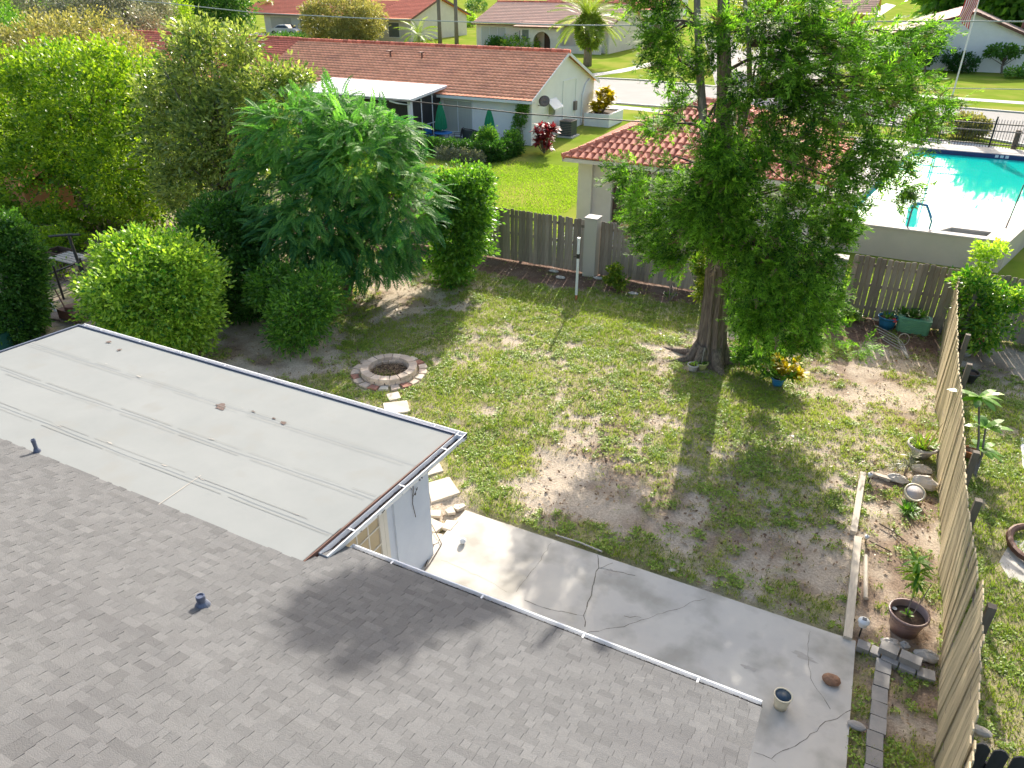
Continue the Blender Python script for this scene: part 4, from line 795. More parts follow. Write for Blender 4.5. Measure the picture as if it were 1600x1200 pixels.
mb = MB(); mb.tube([(1.0, 28.85, .9), (1.0, 28.9, 1.6), (1.05, 29.1, 1.85), (1.45, 29.5, 1.72), (1.75, 29.8, 1.1), (1.75, 29.85, .8)], .03, 8); mb.build('rail', M['pipe'], t); mb = MB(); mb.tube([(1.02, 28.95, 1.72), (1.05, 29.1, 1.85), (1.45, 29.5, 1.72), (1.7, 29.75, 1.25)], .042, 8); mb.build('grip', M['cloth_blue'], t)
mb = MB(); mb.tube([(4.1, 30.3, ZT), (4.35, 31.4, ZT+1.3)], .02, 6); at('pool_pole', 'thin dark pole standing on the pool edge at the right', 'pole', (4.1, 30.3, ZT), mb, M['dark'])
# iron fence
t = thing('iron_fence', 'black iron picket fence beyond the pool', 'fence', (2, 46, ZT)); fy = 46.3
mb = MB(); [mb.box(x_-.011, fy-.011, -.05, x_+.011, fy+.011, ZT+1.35) for x_ in np.arange(-7, 14, .13)]; mb.build('pickets', M['dark'], t, kind='stuff')
for zz in (.12, 1.12): mb = MB(); mb.box(-7, fy-.035, ZT+zz-.025, 14, fy+.035, ZT+zz+.025); mb.build('rail', M['dark'], t)
mb = MB(); mb.box(-7, fy-.035, ZT+.75, 14, fy+.035, ZT+.80); mb.build('rail', M['barkgrey'], t)
for x_ in (-5.2, -2.8, -.4, 1.95, 4.35, 6.8): mb = MB(); mb.box(x_-.035, fy-.035, -.05, x_+.035, fy+.035, ZT+1.48); mb.build('post', M['dark'], t)
mb = MB(); mb.box(5.35, 46.5, -.05, 5.6, 46.7, 1.9); at('utility_box', 'narrow grey cabinet behind the iron fence', 'cabinet', (5.5, 46.6, 0), mb, M['post'])

# ------------------------------------------------------------------ flagpole
fx, fyy = 2.47, 56.04
t = thing('flagpole', 'white flagpole beyond the iron fence by the street', 'flagpole', (fx, fyy, 0)); mb = MB(); mb.tube([(fx, fyy, -.06), (fx, fyy, 11.2)], [.05, .035], 10); mb.build('pole', M['white'], t); mb = MB(); mb.lathe([(.3, -.05), (.3, .02), (.08, .1)], (fx, fyy, 0), 14); mb.build('base', M['concrete2'], t)
mb = MB(); mb.ball((fx, fyy, 11.25), .09); mb.build('finial', M['yellowpot'], t)
M['flagred'] = pm('flag_red', (.55, .02, .05), None, 3, .8, 0); M['flagwhite'] = pm('flag_white', (.75, .74, .73), None, 3, .8, 0); M['flagblue'] = pm('flag_blue', (.03, .04, .20), None, 3, .8, 0)
t = thing('flag', 'american flag hanging limp from the flagpole', 'flag', (fx, fyy, 6.2))
def flagpt(a, b):       # a along the fly 0..1, b down the hoist 0..1: hanging, folded
    x_ = fx-.07-.70*a**.5*(1-b)-.08*a+.04*math.sin(a*9+b*5); y_ = fyy-.08-.08*math.sin(a*6+b*12); z_ = 9.6-1.5*b*(1-.6*a)-3.0*a; return (x_, y_, z_)
for k in range(13):
    a0 = .42 if k < 7 else 0; mb = MB(); n = 14; v = []
    for b_ in (k/13, (k+1)/13):
        for i in range(n+1): v.append(flagpt(a0+(1-a0)*i/n, b_))
    mb.add(v, [(i, i+1, n+2+i, n+1+i) for i in range(n)]); mb.build('stripe', M['flagred'] if k % 2 == 0 else M['flagwhite'], t)
mb = MB(); v = []; n = 8; kk = 8
for j in range(kk+1):
    for i in range(n+1): v.append(flagpt(.42*i/n, 7/13*j/kk))
mb.add(v, [(j*(n+1)+i, j*(n+1)+i+1, (j+1)*(n+1)+i+1, (j+1)*(n+1)+i) for j in range(kk) for i in range(n)]); cn = mb.build('canton', M['flagblue'], t)
for r_ in range(5):
    for q_ in range(6):
        a = .42*(q_+.5)/6; b_ = 7/13*(r_+.5)/5; p_ = np.array(flagpt(a, b_)); p_[1] -= .012; mb = MB(); pts = []
        for i in range(10): rr = .028 if i % 2 == 0 else .012; pts.append(p_+np.array([rr*math.sin(i*PI/5), 0, rr*math.cos(i*PI/5)]))
        mb.poly(pts); mb.build('star', M['flagwhite'], cn)

# ------------------------------------------------------------------ far houses
# house with the arch
hb = thing('ranch_house', 'cream ranch house with pink brown roof and arched entry across the street', 'house', (-46, 98, 0)); Yb = 97.
mb = MB(); mb.box(-55.6, Yb+1.2, -.06, -48.2, Yb+1.4, 3.1)
arcx, arcr = -45.0, 1.25      # front wall of the entry with an arched opening
mb.box(-48.2, Yb, -.06, arcx-arcr, Yb+.25, 3.1); mb.box(arcx+arcr, Yb, -.06, -42.4, Yb+.25, 3.1)
n = 12; za = 1.15
for i in range(n):
    t0, t1 = PI*i/n, PI*(i+1)/n; x0_, x1_ = arcx+arcr*math.cos(t1), arcx+arcr*math.cos(t0)
    mb.add([(x0_, Yb, za+arcr*math.sin(t1)), (x1_, Yb, za+arcr*math.sin(t0)), (x1_, Yb, 3.1), (x0_, Yb, 3.1), (x0_, Yb+.25, za+arcr*math.sin(t1)), (x1_, Yb+.25, za+arcr*math.sin(t0)), (x1_, Yb+.25, 3.1), (x0_, Yb+.25, 3.1)], [(0, 1, 2, 3), (7, 6, 5, 4), (0, 4, 5, 1)])
mb.box(-48.2, Yb+2, -.06, -42.4, Yb+2.2, 3.1); mb.box(-42.65, Yb+.25, -.06, -42.4, Yb+2, 3.1); mb.box(-42.4, Yb+2.0, -.06, -36.3, Yb+2.2, 3.1); mb.box(-42.4, Yb+.0, -.06, -36.6, Yb+.2, .8)
gable_wall(mb, -36.0, Yb+1.4, Yb+15.5, Yb+8.3, -.06, 3.2, 5.5)
mb.build('wall', M['offwhite'], hb)
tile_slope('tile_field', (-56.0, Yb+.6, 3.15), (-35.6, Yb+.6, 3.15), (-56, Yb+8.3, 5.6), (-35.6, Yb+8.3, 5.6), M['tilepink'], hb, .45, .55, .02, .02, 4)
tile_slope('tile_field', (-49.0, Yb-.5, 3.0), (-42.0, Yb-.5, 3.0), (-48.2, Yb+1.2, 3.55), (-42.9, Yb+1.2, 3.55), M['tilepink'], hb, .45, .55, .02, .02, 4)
mb = MB(); mb.quad((-56, Yb+16, 3.15), (-56, Yb+8.3, 5.6), (-35.6, Yb+8.3, 5.6), (-35.6, Yb+16, 3.15)); mb.build('roof_back', M['tilepink'], hb)
ridge_caps((-56, Yb+8.3, 5.63), (-35.6, Yb+8.3, 5.63), M['tilered'], hb, .16, 24)
mb = MB(); mb.box(-56, Yb+.5, 2.98, -49, Yb+.58, 3.13); mb.box(-42, Yb+.5, 2.98, -35.6, Yb+.58, 3.13); mb.box(-49, Yb-.6, 2.85, -42, Yb-.52, 2.98)
for (ya, za_, yb, zb_) in ((Yb+.6, 3.15, Yb+8.3, 5.6), (Yb+8.3, 5.6, Yb+16, 3.15)): mb.add([(-35.55, ya, za_-.22), (-35.55, yb, zb_-.22), (-35.55, yb, zb_+.04), (-35.55, ya, za_+.04)], [(0, 1, 2, 3)])
mb.build('fascia', M['trim'], hb)
mb = MB(); mb.box(-45.5, Yb+1.92, 0, -44.5, Yb+2.0, 2.2); mb.build('front_door', M['brown'], hb)
window(hb, 'garage_window', (-54.8, Yb+1.2), (-51.0, Yb+1.2), .3, 2.7, 'y', M['blinds'], divs=2)
window(hb, 'window', (-48.9-.0, Yb+1.2), (-48.3+.0, Yb+1.2), 1.2, 2.4, 'y', M['glass'])
window(hb, 'window', (-47.9, Yb), (-46.9, Yb), 1.3, 2.6, 'y', M['glass']); window(hb, 'window', (-40.5, Yb+2.0), (-38.3, Yb+2.0), 1.0, 2.5, 'y', M['glass'], divs=1)
# bright red roofed house, left
ha = thing('ranch_house', 'wide cream house with bright red roof at the top left behind a round tree', 'house', (-88, 108, 0)); Ya = 107.
mb = MB(); mb.box(-103, Ya, -.06, -76.5, Ya+.2, 3.1); mb.box(-76.5, Ya-3, -.06, -76.3, Ya+.2, 3.1); mb.box(-76.5, Ya-3, -.06, -70.6, Ya-2.8, 3.05); gable_wall(mb, -70.4, Ya-3, Ya+14, Ya+5.5, -.06, 3.1, 5.6); mb.build('wall', M['offwhite'], ha)
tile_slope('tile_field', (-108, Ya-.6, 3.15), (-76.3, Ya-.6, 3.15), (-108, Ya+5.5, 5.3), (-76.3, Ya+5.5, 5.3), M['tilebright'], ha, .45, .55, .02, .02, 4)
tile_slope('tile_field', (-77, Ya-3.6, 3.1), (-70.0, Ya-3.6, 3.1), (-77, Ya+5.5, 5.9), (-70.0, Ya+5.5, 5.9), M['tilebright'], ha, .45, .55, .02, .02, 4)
mb = MB(); mb.quad((-108, Ya+14, 3), (-108, Ya+5.5, 5.3), (-77, Ya+5.5, 5.3), (-77, Ya+14, 3)); mb.quad((-77, Ya+15, 3), (-77, Ya+5.5, 5.88), (-70, Ya+5.5, 5.88), (-70, Ya+15, 3)); mb.build('roof_back', M['tilebright'], ha)
mb = MB(); mb.box(-108, Ya-.7, 2.95, -77, Ya-.62, 3.12); mb.box(-77, Ya-3.75, 2.9, -70, Ya-3.65, 3.08)
for (ya, za_, yb, zb_) in ((Ya-3.6, 3.1, Ya+5.5, 5.9), (Ya+5.5, 5.9, Ya+15, 3.0)): mb.add([(-69.95, ya, za_-.25), (-69.95, yb, zb_-.25), (-69.95, yb, zb_+.05), (-69.95, ya, za_+.05)], [(0, 1, 2, 3)])
mb.build('fascia', M['trim'], ha)
mb = MB(); mb.box(-101.5, Ya-.06, 0, -97, Ya-.01, 2.6); mb.build('garage_door', M['beige'], ha)
window(ha, 'window', (-95, Ya), (-93.2, Ya), .9, 2.4, 'y', M['glass']); window(ha, 'window', (-74.6, Ya-3), (-72.6, Ya-3), .5, 2.5, 'y', M['glass'])
mb = MB(); mb.box(-76, Ya-4.6, -.06, -69.5, Ya-4.4, .55); mb.build('planter_wall', M['offwhite'], ha)
# white gable house, right
hc = thing('gable_house', 'white gable ended house with pale red roof across the street at the top right', 'house', (5, 98, 0)); Yc = 97.; gx = 4.3
z_at = lambda x_, s_: 5.62-abs(x_-gx)*s_
mb = MB(); xl, xr = -6.5, 15.; v = [(xl, Yc, -.06), (xr, Yc, -.06), (xr, Yc, z_at(xr, .39)), (gx, Yc, 5.55), (xl, Yc, z_at(xl, .30))]; v2 = [(a[0], Yc+.2, a[2]) for a in v]
mb.add(v+v2, [(0, 1, 2, 3, 4), (9, 8, 7, 6, 5), (0, 4, 9, 5), (1, 6, 7, 2)]); mb.box(xl, Yc+.2, -.06, xl+.2, Yc+22, 2.3); mb.build('wall', M['stucco'], hc)
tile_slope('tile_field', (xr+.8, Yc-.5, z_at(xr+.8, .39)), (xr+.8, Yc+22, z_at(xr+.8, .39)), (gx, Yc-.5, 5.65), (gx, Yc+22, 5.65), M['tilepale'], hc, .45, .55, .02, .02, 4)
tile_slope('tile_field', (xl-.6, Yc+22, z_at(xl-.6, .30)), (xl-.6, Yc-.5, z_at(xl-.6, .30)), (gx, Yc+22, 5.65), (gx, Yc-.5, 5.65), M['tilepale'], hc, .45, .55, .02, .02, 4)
mb = MB()
for (x0_, s_) in ((xr+.8, .39), (xl-.6, .30)):
    z0_ = z_at(x0_, s_); mb.add([(x0_, Yc-.55, z0_-.22), (gx, Yc-.55, 5.42), (gx, Yc-.55, 5.68), (x0_, Yc-.55, z0_+.04), (x0_, Yc-.45, z0_-.22), (gx, Yc-.45, 5.42)], [(0, 1, 2, 3), (0, 4, 5, 1)])
mb.build('fascia', M['trim'], hc)
mb = MB(); mb.tube([(9.2, Yc+4, 4.0), (9.2, Yc+4, 4.8)], .15, 8); mb.build('roof_vent', M['trim'], hc)
mb = MB(); [mb.box(xl+.02, Yc-.015, z_, xr-.02, Yc-.001, z_+.03) for z_ in (2.4, 2.9, 3.4)]; mb.build('siding_joint', M['stucco'], hc)
# further houses
def simple_house(label, x0, x1, y0, y1, ze, zr, wall, tile, wins=()):
    t = thing('ranch_house', label, 'house', ((x0+x1)/2, y0, 0)); ym = (y0+y1)/2; mb = MB(); mb.box(x0+.4, y0+.5, -.06, x1-.6, y0+.7, ze); gable_wall(mb, x1-.4, y0+.5, y1-.5, ym, -.06, ze, zr-.15); mb.build('wall', wall, t)
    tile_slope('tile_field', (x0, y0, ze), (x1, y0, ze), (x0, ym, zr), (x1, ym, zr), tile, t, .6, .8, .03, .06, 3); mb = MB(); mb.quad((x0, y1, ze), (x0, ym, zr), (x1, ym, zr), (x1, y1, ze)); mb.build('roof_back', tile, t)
    for (a, b, z0, z1) in wins: window(t, 'window', (a, y0+.5), (b, y0+.5), z0, z1, 'y', M['glass'])
    return t
simple_house('far white house with plain wall beyond the palm at the top centre', -86, -56, 196, 212, 4.2, 7.2, M['stucco'], M['tilepink'], [(-70, -68, 1.3, 2.8)])
simple_house('far cream house with brown roof at the top right corner', 16, 44, 128, 146, 3.2, 6.2, M['offwhite'], M['tilered'], [(20, 22, 1.2, 2.4)])
simple_house('far cream house seen between the tree branches at the top right', -30, -8, 150, 166, 3.2, 6.0, M['offwhite'], M['tilepink'], [(-20, -18, 1.2, 2.4)])
simple_house('far red roofed house beyond the pink brown roof', -70, -44, 150, 164, 3.2, 6.0, M['offwhite'], M['tilebright'])
# parked car
def car(x, y, rz_, label):
    t = thing('parked_car', label, 'car', (x, y, 0)); c, s = math.cos(rz_), math.sin(rz_); g = lambda a, b, z: (x+a*c-b*s, y+a*s+b*c, z); k = 1.25
    prof = [(-2.3, .35), (-2.35, .75), (-1.9, .95), (-1.3, 1.0), (-.75, 1.38), (.45, 1.40), (1.15, 1.0), (2.1, .85), (2.35, .6), (2.3, .35)]; mb = MB(); n = len(prof)
    for i in range(n):
        pass
    v = [];
    for sgn in (-1, 1):
        for a, z_ in prof: v.append(g(a*k, sgn*(.88 if z_ < 1.1 else .68)*k, z_*k))
    mb.add(v, [tuple(range(n)), tuple(reversed(range(n, 2*n)))]+[(i, i+n, (i+1) % n+n, (i+1) % n) for i in range(n)]); body = mb.build('body', M['carpaint'], t)
    for sgn in (-1, 1):
        mb = MB(); q = [(-1.15, 1.03), (-.70, 1.31), (.40, 1.33), (.98, 1.03)]
        pts = [g(a*k, sgn*((.885-(z_-1.0)*.50)*k), z_*k) for a, z_ in q]; mb.poly(pts if sgn < 0 else pts[::-1]); mb.build('side_window', M['carglass'], body)
    mb = MB(); mb.poly([g(.52*k, -.62*k, 1.40*k), g(.52*k, .62*k, 1.40*k), g(1.18*k, .78*k, 1.02*k), g(1.18*k, -.78*k, 1.02*k)]); mb.build('windscreen', M['carglass'], body)
    for a in (-1.4, 1.4):
        for sgn in (-1, 1):
            mb = MB(); p_ = np.array(g(a*k, sgn*.80*k, .34*k)); q_ = np.array(g(a*k, sgn*.92*k, .34*k)); mb.tube([p_, q_], .36*k, 14); wl = mb.build('wheel', M['tyre'], t); mb = MB(); mb.tube([q_, q_+(q_-p_)*.1], .2*k, 10); mb.build('rim', M['barkgrey'], wl)
    for sgn in (-1, 1): mb = MB(); mb.box(*(np.array(g(2.33*k, sgn*.6*k, .62*k))-.08), *(np.array(g(2.33*k, sgn*.6*k, .62*k))+.08)); mb.build('headlight', M['white'], body)
cp = P(442, 57); car(cp[0], cp[1]+1, .1, 'silver sedan parked in front of the red roofed house at the top left')
# overhead wires
def cable(name, label, pts, r, mat):
    mb = MB(); P_ = [np.array(p) for p in pts]; mb.tube(P_, r, 6); at(name, label, 'wire', tuple(P_[0]), mb, mat, 'overhead wires crossing the view')
cable('overhead_wire', 'lower black wire passing in front of the green parasols', [PY(u, v, 25) for u, v in [(250, 125), (400, 138), (640, 158), (820, 178), (1000, 190), (1200, 203)]], .022, M['wire'])
cable('overhead_wire', 'upper pale wire crossing the red roofs near the top of the view', [PY(u, v, 25) for u, v in [(-60, -22), (120, -7), (260, 5), (400, 20), (560, 28), (720, 34), (870, 39), (1010, 40), (1200, 37), (1340, 34), (1480, 33), (1680, 34)]], .020, M['wirepale'])
cable('overhead_wire', 'thin pale wire crossing the shaded lawn at the right', [PY(u, v, 25) for u, v in [(1180, 136), (1340, 137), (1500, 138), (1680, 141)]], .012, M['wirepale'])
# ------------------------------------------------------------------ foliage
def norm(a): return a/(np.linalg.norm(a, axis=-1, keepdims=True)+1e-9)
def depth(p): x, y, z = p; return (-x*_sy+y*_cy)*_c-(z-H)*_s
def pxb(lst):                       # blobs given as (u, v, y, ru, rv[, depth factor]) in photo measure -> metres
    out = []
    for q in lst:
        u, v, y, ru, rv = q[:5]; c = PY(u, v, y); k = F/depth(c); out.append((c[0], c[1], c[2], ru/k, ru/k*(q[5] if len(q) > 5 else 1.), rv/k))
    return out
def sample(blobs, n, shell=.72, zmin=.05, bump=.22):
    B = np.array(blobs); w_ = (B[:, 3]*B[:, 4]+B[:, 3]*B[:, 5]); w_ = w_/w_.sum(); i = rng.choice(len(B), n*2, p=w_)
    d = norm(rng.normal(size=(n*2, 3))); r_ = shell+(1.04-shell)*rng.random(n*2)**.6
    nz = fbm(d[:, 0]*2.3+i*7+d[:, 2], d[:, 1]*2.3+d[:, 2]*1.7, 3, 1.2); r_ = r_*(1+bump*2*(nz-.5)); p = B[i, :3]+d*B[i, 3:6]*r_[:, None]
    ok = p[:, 2] > zmin
    for j in range(len(B)):
        q = ((p-B[j, :3])/B[j, 3:6]); ok &= ~((np.sum(q*q, 1) < (shell*.78)**2) & (i != j))
    return p[ok][:n], d[ok][:n]
def leaves(p, d, tint, size, asp, name, mat, parent, jit=1., kind=None):
    n = len(p); s_ = size*(.65+.7*rng.random(n))[:, None]; ax_ = norm(d+rng.normal(0, .6*jit, (n, 3))); r_ = rng.normal(size=(n, 3)); r_[:, 2] *= .45
    sd_ = norm(np.cross(ax_, r_+np.array([0, 0, .9])*1.0+rng.normal(0, .5, (n, 3)))); b0 = p; m1 = p+ax_*s_*.5+sd_*s_*asp/2; m2 = p+ax_*s_*.5-sd_*s_*asp/2; tp = p+ax_*s_-np.array([0, 0, 1])*s_*.12
    return quads(np.stack([b0, m1, tp, m2], 1).reshape(-1, 3), np.clip(tint, 0, 1), name, mat, parent, kind)
def crown(parent, blobs, ncl, lpc, cr, ls, mat, asp=.5, shell=.72, up=.25, zmin=.05, tb=.5, ts=.22, name='crown', bump=.22, droop=0):
    p, d = sample(blobs, ncl, shell, zmin, bump); n = len(p); ct = rng.normal(0, .13, n)+.5*(fbm(p[:, 0]+p[:, 2], p[:, 1]-p[:, 2], 3, .7)-.5)
    sax = norm(d+rng.normal(0, .45, d.shape)+np.array([0, 0, .35])); off = rng.normal(size=(n, lpc, 3))*cr*np.array([.5, .5, .42])+sax[:, None, :]*(rng.uniform(-1.1, 1.3, (n, lpc, 1))*cr*1.35); P_ = (p[:, None, :]+off).reshape(-1, 3); D_ = (d[:, None, :]*.6+off/cr*.45+np.array([0, 0, up-droop])).reshape(-1, 3)
    T_ = tb+np.repeat(ct, lpc)+rng.normal(0, ts, n*lpc); k_ = P_[:, 2] > zmin-.02
    o = leaves(P_[k_], D_[k_], T_[k_], ls, asp, name, mat, parent); return o, p
def trunk_to(parent, basep, tips, r0, mat, n=18, name='trunk', fork=.45):
    mb = MB(); basep = np.array(basep, float); c = tips.mean(0); top = basep+(c-basep)*np.array([.6, .6, 1.])*fork*1.6; mid = basep+(top-basep)*.5+rng.normal(0, .06, 3)
    mb.tube([basep-(0, 0, .1), basep+(0, 0, .12), mid, top], [r0*1.4, r0*1.05, r0*.85, r0*.55], 10, flute=.06)
    tr = mb.build(name, mat, parent, smooth=True); ii = rng.choice(len(tips), min(n, len(tips)), replace=False); mb = MB()
    for i in ii:
        t_ = tips[i]; s0 = basep+(top-basep)*(.45+.55*rng.random()); m_ = s0+(t_-s0)*.5+rng.normal(0, .12, 3)+np.array([0, 0, .12]); mb.tube([s0, m_, t_], [r0*.38, r0*.2, r0*.06], 5)
    mb.build('limbs', mat, parent, smooth=True); return tr
def tree(name, label, cat, basep, blobs, ncl, lpc, cr, ls, mat, bark='bark', r0=.15, nb=18, group=None, cn='crown', **kw):
    basep = np.array(basep, float); ce_ = np.array(blobs)[:, :2].mean(0)
    if np.linalg.norm(ce_-basep[:2]) > 3.5: basep[:2] = ce_
    t = thing(name, label, cat, tuple(basep), group); o, p = crown(t, blobs, ncl, lpc, cr, ls, M[mat], name=cn, **kw); trunk_to(t, basep, p, r0, M[bark], nb); return t

tree('leafy_tree', 'large bright yellow green tree at the left edge of the view', 'tree', (-24.5, 19, -.05), pxb([(55, 200, 20, 105, 100), (175, 190, 20, 105, 105), (215, 265, 19, 75, 80), (110, 285, 19, 125, 75), (10, 250, 20, 90, 80), (110, 130, 20.5, 75, 50)]), 3000, 30, .22, .16, 'l_bright', r0=.2, nb=30, asp=.55, tb=.45, ts=.26, bump=.35)
tree('leafy_tree', 'dull olive tree behind the bright yellow green tree', 'tree', (-35, 31, -.05), pxb([(110, 95, 31, 105, 62), (195, 115, 30, 55, 50), (30, 125, 30, 70, 60), (250, 150, 28, 50, 45)]), 1500, 22, .28, .20, 'l_olive', r0=.2)
tree('leafy_tree', 'grey green billowing tree at the top left left of the far red roof', 'tree', (-52, 50, -.05), pxb([(165, 28, 50, 72, 42), (228, 62, 48, 42, 42), (110, 0, 52, 70, 30), (200, 10, 52, 60, 30)]), 1700, 22, .35, .22, 'l_grey', r0=.25)
tree('leafy_tree', 'dark green tree filling the top left corner', 'tree', (-75, 60, -.05), pxb([(35, 10, 60, 70, 45), (-20, 60, 50, 60, 50)]), 900, 20, .45, .30, 'l_mid', r0=.25)
tree('leafy_tree', 'dark tree mass beyond the far end of the red roofed house', 'tree', (-78, 92, -.05), pxb([(320, 8, 90, 50, 34), (365, 10, 92, 25, 25), (285, -8, 92, 40, 25)]), 900, 18, .7, .45, 'l_dark', r0=.3, nb=2)
tree('leafy_tree', 'small yellow green tree behind the left end of the red roof', 'tree', (-62, 70, -.05), pxb([(268, 38, 70, 22, 22), (275, 22, 70, 20, 18)]), 220, 18, .35, .3, 'l_bright', r0=.15, nb=8)
t5 = tree('glossy_tree', 'open tall tree with dull glossy leaves and bare twigs in front of the orange roof', 'tree', (-19.6, 17.8, -.05), pxb([(325, 110, 18.6, 68, 56), (362, 205, 18.3, 78, 68), (300, 215, 18.3, 68, 70), (320, 290, 18, 70, 50), (405, 160, 18.4, 52, 48), (440, 130, 18.5, 30, 24), (380, 75, 18.8, 26, 24), (310, 62, 18.8, 34, 24), (262, 150, 18.6, 42, 40), (470, 125, 18.6, 18, 12)]), 1900, 19, .20, .19, 'l_mango', bark='barkgrey', r0=.16, nb=60, asp=.36, shell=.45, tb=.45, ts=.3)

def stamp(p, ax_, up_, scale, T, tint, name, mat, parent, tj=.12):
    """copies of a leaf template T (m,4,3) at p with main axis ax_ and surface normal up_"""
    n = len(p); ax_ = norm(ax_); sd_ = norm(np.cross(up_, ax_)); nz = np.cross(ax_, sd_); R_ = np.stack([ax_, sd_, nz], -1)
    V = np.einsum('nij,mkj->nmki', R_, T)*scale[:, None, None, None]+p[:, None, None, :]; m_ = T.shape[0]
    return quads(V.reshape(-1, 3), np.clip(np.repeat(tint, m_)+rng.normal(0, tj, n*m_), 0, 1), name, mat, parent)
def frond_T(pairs=11, ll=.30, lw=.062, droop=.35, ang=62, taper=True):
    Q = []
    for i in range(pairs):
        x = .12+.88*i/(pairs-1); z = -droop*x*x; l = ll*(math.sin(PI*(.15+.8*x))**.6 if taper else 1); an = math.radians(ang*(1-.35*x))
        for s_ in (-1, 1):
            b = np.array([x, 0, z]); d = np.array([math.cos(an), s_*math.sin(an), -.22]); d = d/np.linalg.norm(d); w_ = np.array([1, 0, -2*droop*x])*lw/2; Q.append([b-w_, b+d*l*.5-w_*1.1, b+d*l, b+d*l*.5+w_*1.1])
    Q.append([np.array([0, -.008, 0]), np.array([.5, -.008, -droop*.25]), np.array([1, 0, -droop]), np.array([.5, .008, -droop*.25])]); return np.array(Q)
# fern leaved tree
t6 = thing('fern_leaved_tree', 'broad tree with drooping feathery fern like leaves beside the fire pit', 'tree', tuple(P(545, 462)))
B6 = pxb([(470, 215, 17, 75, 62), (560, 250, 17, 85, 75), (625, 320, 17, 58, 70), (505, 335, 16.5, 95, 80), (440, 300, 16.5, 60, 80), (575, 385, 17, 68, 48), (455, 395, 15.5, 55, 60), (600, 215, 17.5, 45, 35), (520, 180, 17.5, 50, 35)])
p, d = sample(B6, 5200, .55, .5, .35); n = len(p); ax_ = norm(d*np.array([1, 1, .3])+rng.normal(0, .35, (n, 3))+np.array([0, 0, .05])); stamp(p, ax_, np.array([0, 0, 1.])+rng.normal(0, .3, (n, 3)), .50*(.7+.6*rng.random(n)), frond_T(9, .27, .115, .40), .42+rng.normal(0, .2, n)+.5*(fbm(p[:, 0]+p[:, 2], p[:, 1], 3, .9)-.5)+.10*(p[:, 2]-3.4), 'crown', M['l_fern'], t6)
trunk_to(t6, P(545, 462)-(0, 0, .05), p, .13, M['bark'], 30, fork=.35)
mb = MB(); b_ = P(545, 462)
for tt in [P(560, 470)+(.3, .3, 2.6), P(520, 470)+(-.8, 0, 2.4)]: mb.tube([b_, (b_+tt)/2+(.1, -.1, .1), tt], [.09, .07, .05], 7)
mb.build('side_trunk', M['bark'], t6)

tree('clipped_shrub', 'tall egg shaped glossy shrub at the left end of the back fence', 'shrub', tuple(P(714, 445)-(0, 0, .05)), pxb([(722, 325, 19.3, 42, 52), (716, 365, 19.3, 44, 50), (708, 410, 19.2, 30, 35), (728, 300, 19.4, 34, 32)]), 900, 24, .16, .13, 'l_mid', r0=.07, cn='foliage', tb=.62, shell=.62, bump=.5, ts=.28)
tree('rounded_shrub', 'big rounded bright green shrub beside the flat roof', 'shrub', (-16.5, 11.5, -.05), pxb([(243, 468, 11.3, 86, 74), (228, 430, 11.5, 70, 56), (275, 432, 11.5, 52, 46), (190, 462, 11.4, 40, 50), (295, 488, 11.4, 36, 50), (235, 390, 11.7, 32, 22), (180, 412, 11.5, 24, 20)]), 2000, 24, .15, .12, 'l_round', r0=.1, nb=24, cn='foliage', shell=.68, bump=.5, tb=.58, ts=.3)
tree('leafy_shrub', 'dark green shrub between the rounded shrub and the fern leaved tree', 'shrub', tuple(P(350, 490)-(0, 0, .05)), pxb([(345, 395, 14.5, 62, 72), (385, 440, 14.3, 55, 55), (320, 440, 14.2, 45, 55), (350, 350, 15, 50, 40)]), 1700, 20, .13, .12, 'l_dark', r0=.09, cn='foliage', tb=.55)
tree('leafy_shrub', 'low light green bush spreading in the shade before the fern leaved tree', 'shrub', tuple(P(475, 535)-(0, 0, .05)), pxb([(470, 490, 13.3, 48, 38), (430, 450, 13.8, 40, 35), (500, 455, 13.8, 38, 35), (455, 520, 13, 35, 22)]), 700, 16, .13, .13, 'l_mid', r0=.04, cn='foliage', tb=.45, shell=.6, asp=.35)
tree('leafy_shrub', 'dark blue green shrub cut by the left edge of the view', 'shrub', (-21.2, 10.3, -.05), pxb([(5, 440, 10.4, 52, 90), (25, 400, 10.8, 35, 60), (10, 500, 10, 45, 40), (40, 450, 10.6, 22, 40)]), 1500, 20, .11, .11, 'l_dark', r0=.08, cn='foliage', tb=.7)
tree('leafy_shrub', 'yellow green small leaved bush in the cluttered side yard', 'shrub', (-25.5, 16, -.05), pxb([(60, 362, 16, 52, 32), (100, 375, 15.6, 28, 20), (35, 390, 15, 30, 30)]), 600, 18, .13, .12, 'l_bright', r0=.06, cn='foliage', tb=.45)
tree('leafy_shrub', 'thin leggy plant beside the dark umbrella post in the side yard', 'shrub', (-23.6, 13.6, -.05), pxb([(88, 440, 13.6, 26, 30), (60, 480, 12.5, 30, 16)]), 110, 14, .12, .12, 'l_bright', r0=.03, cn='foliage', tb=.4, shell=.3)
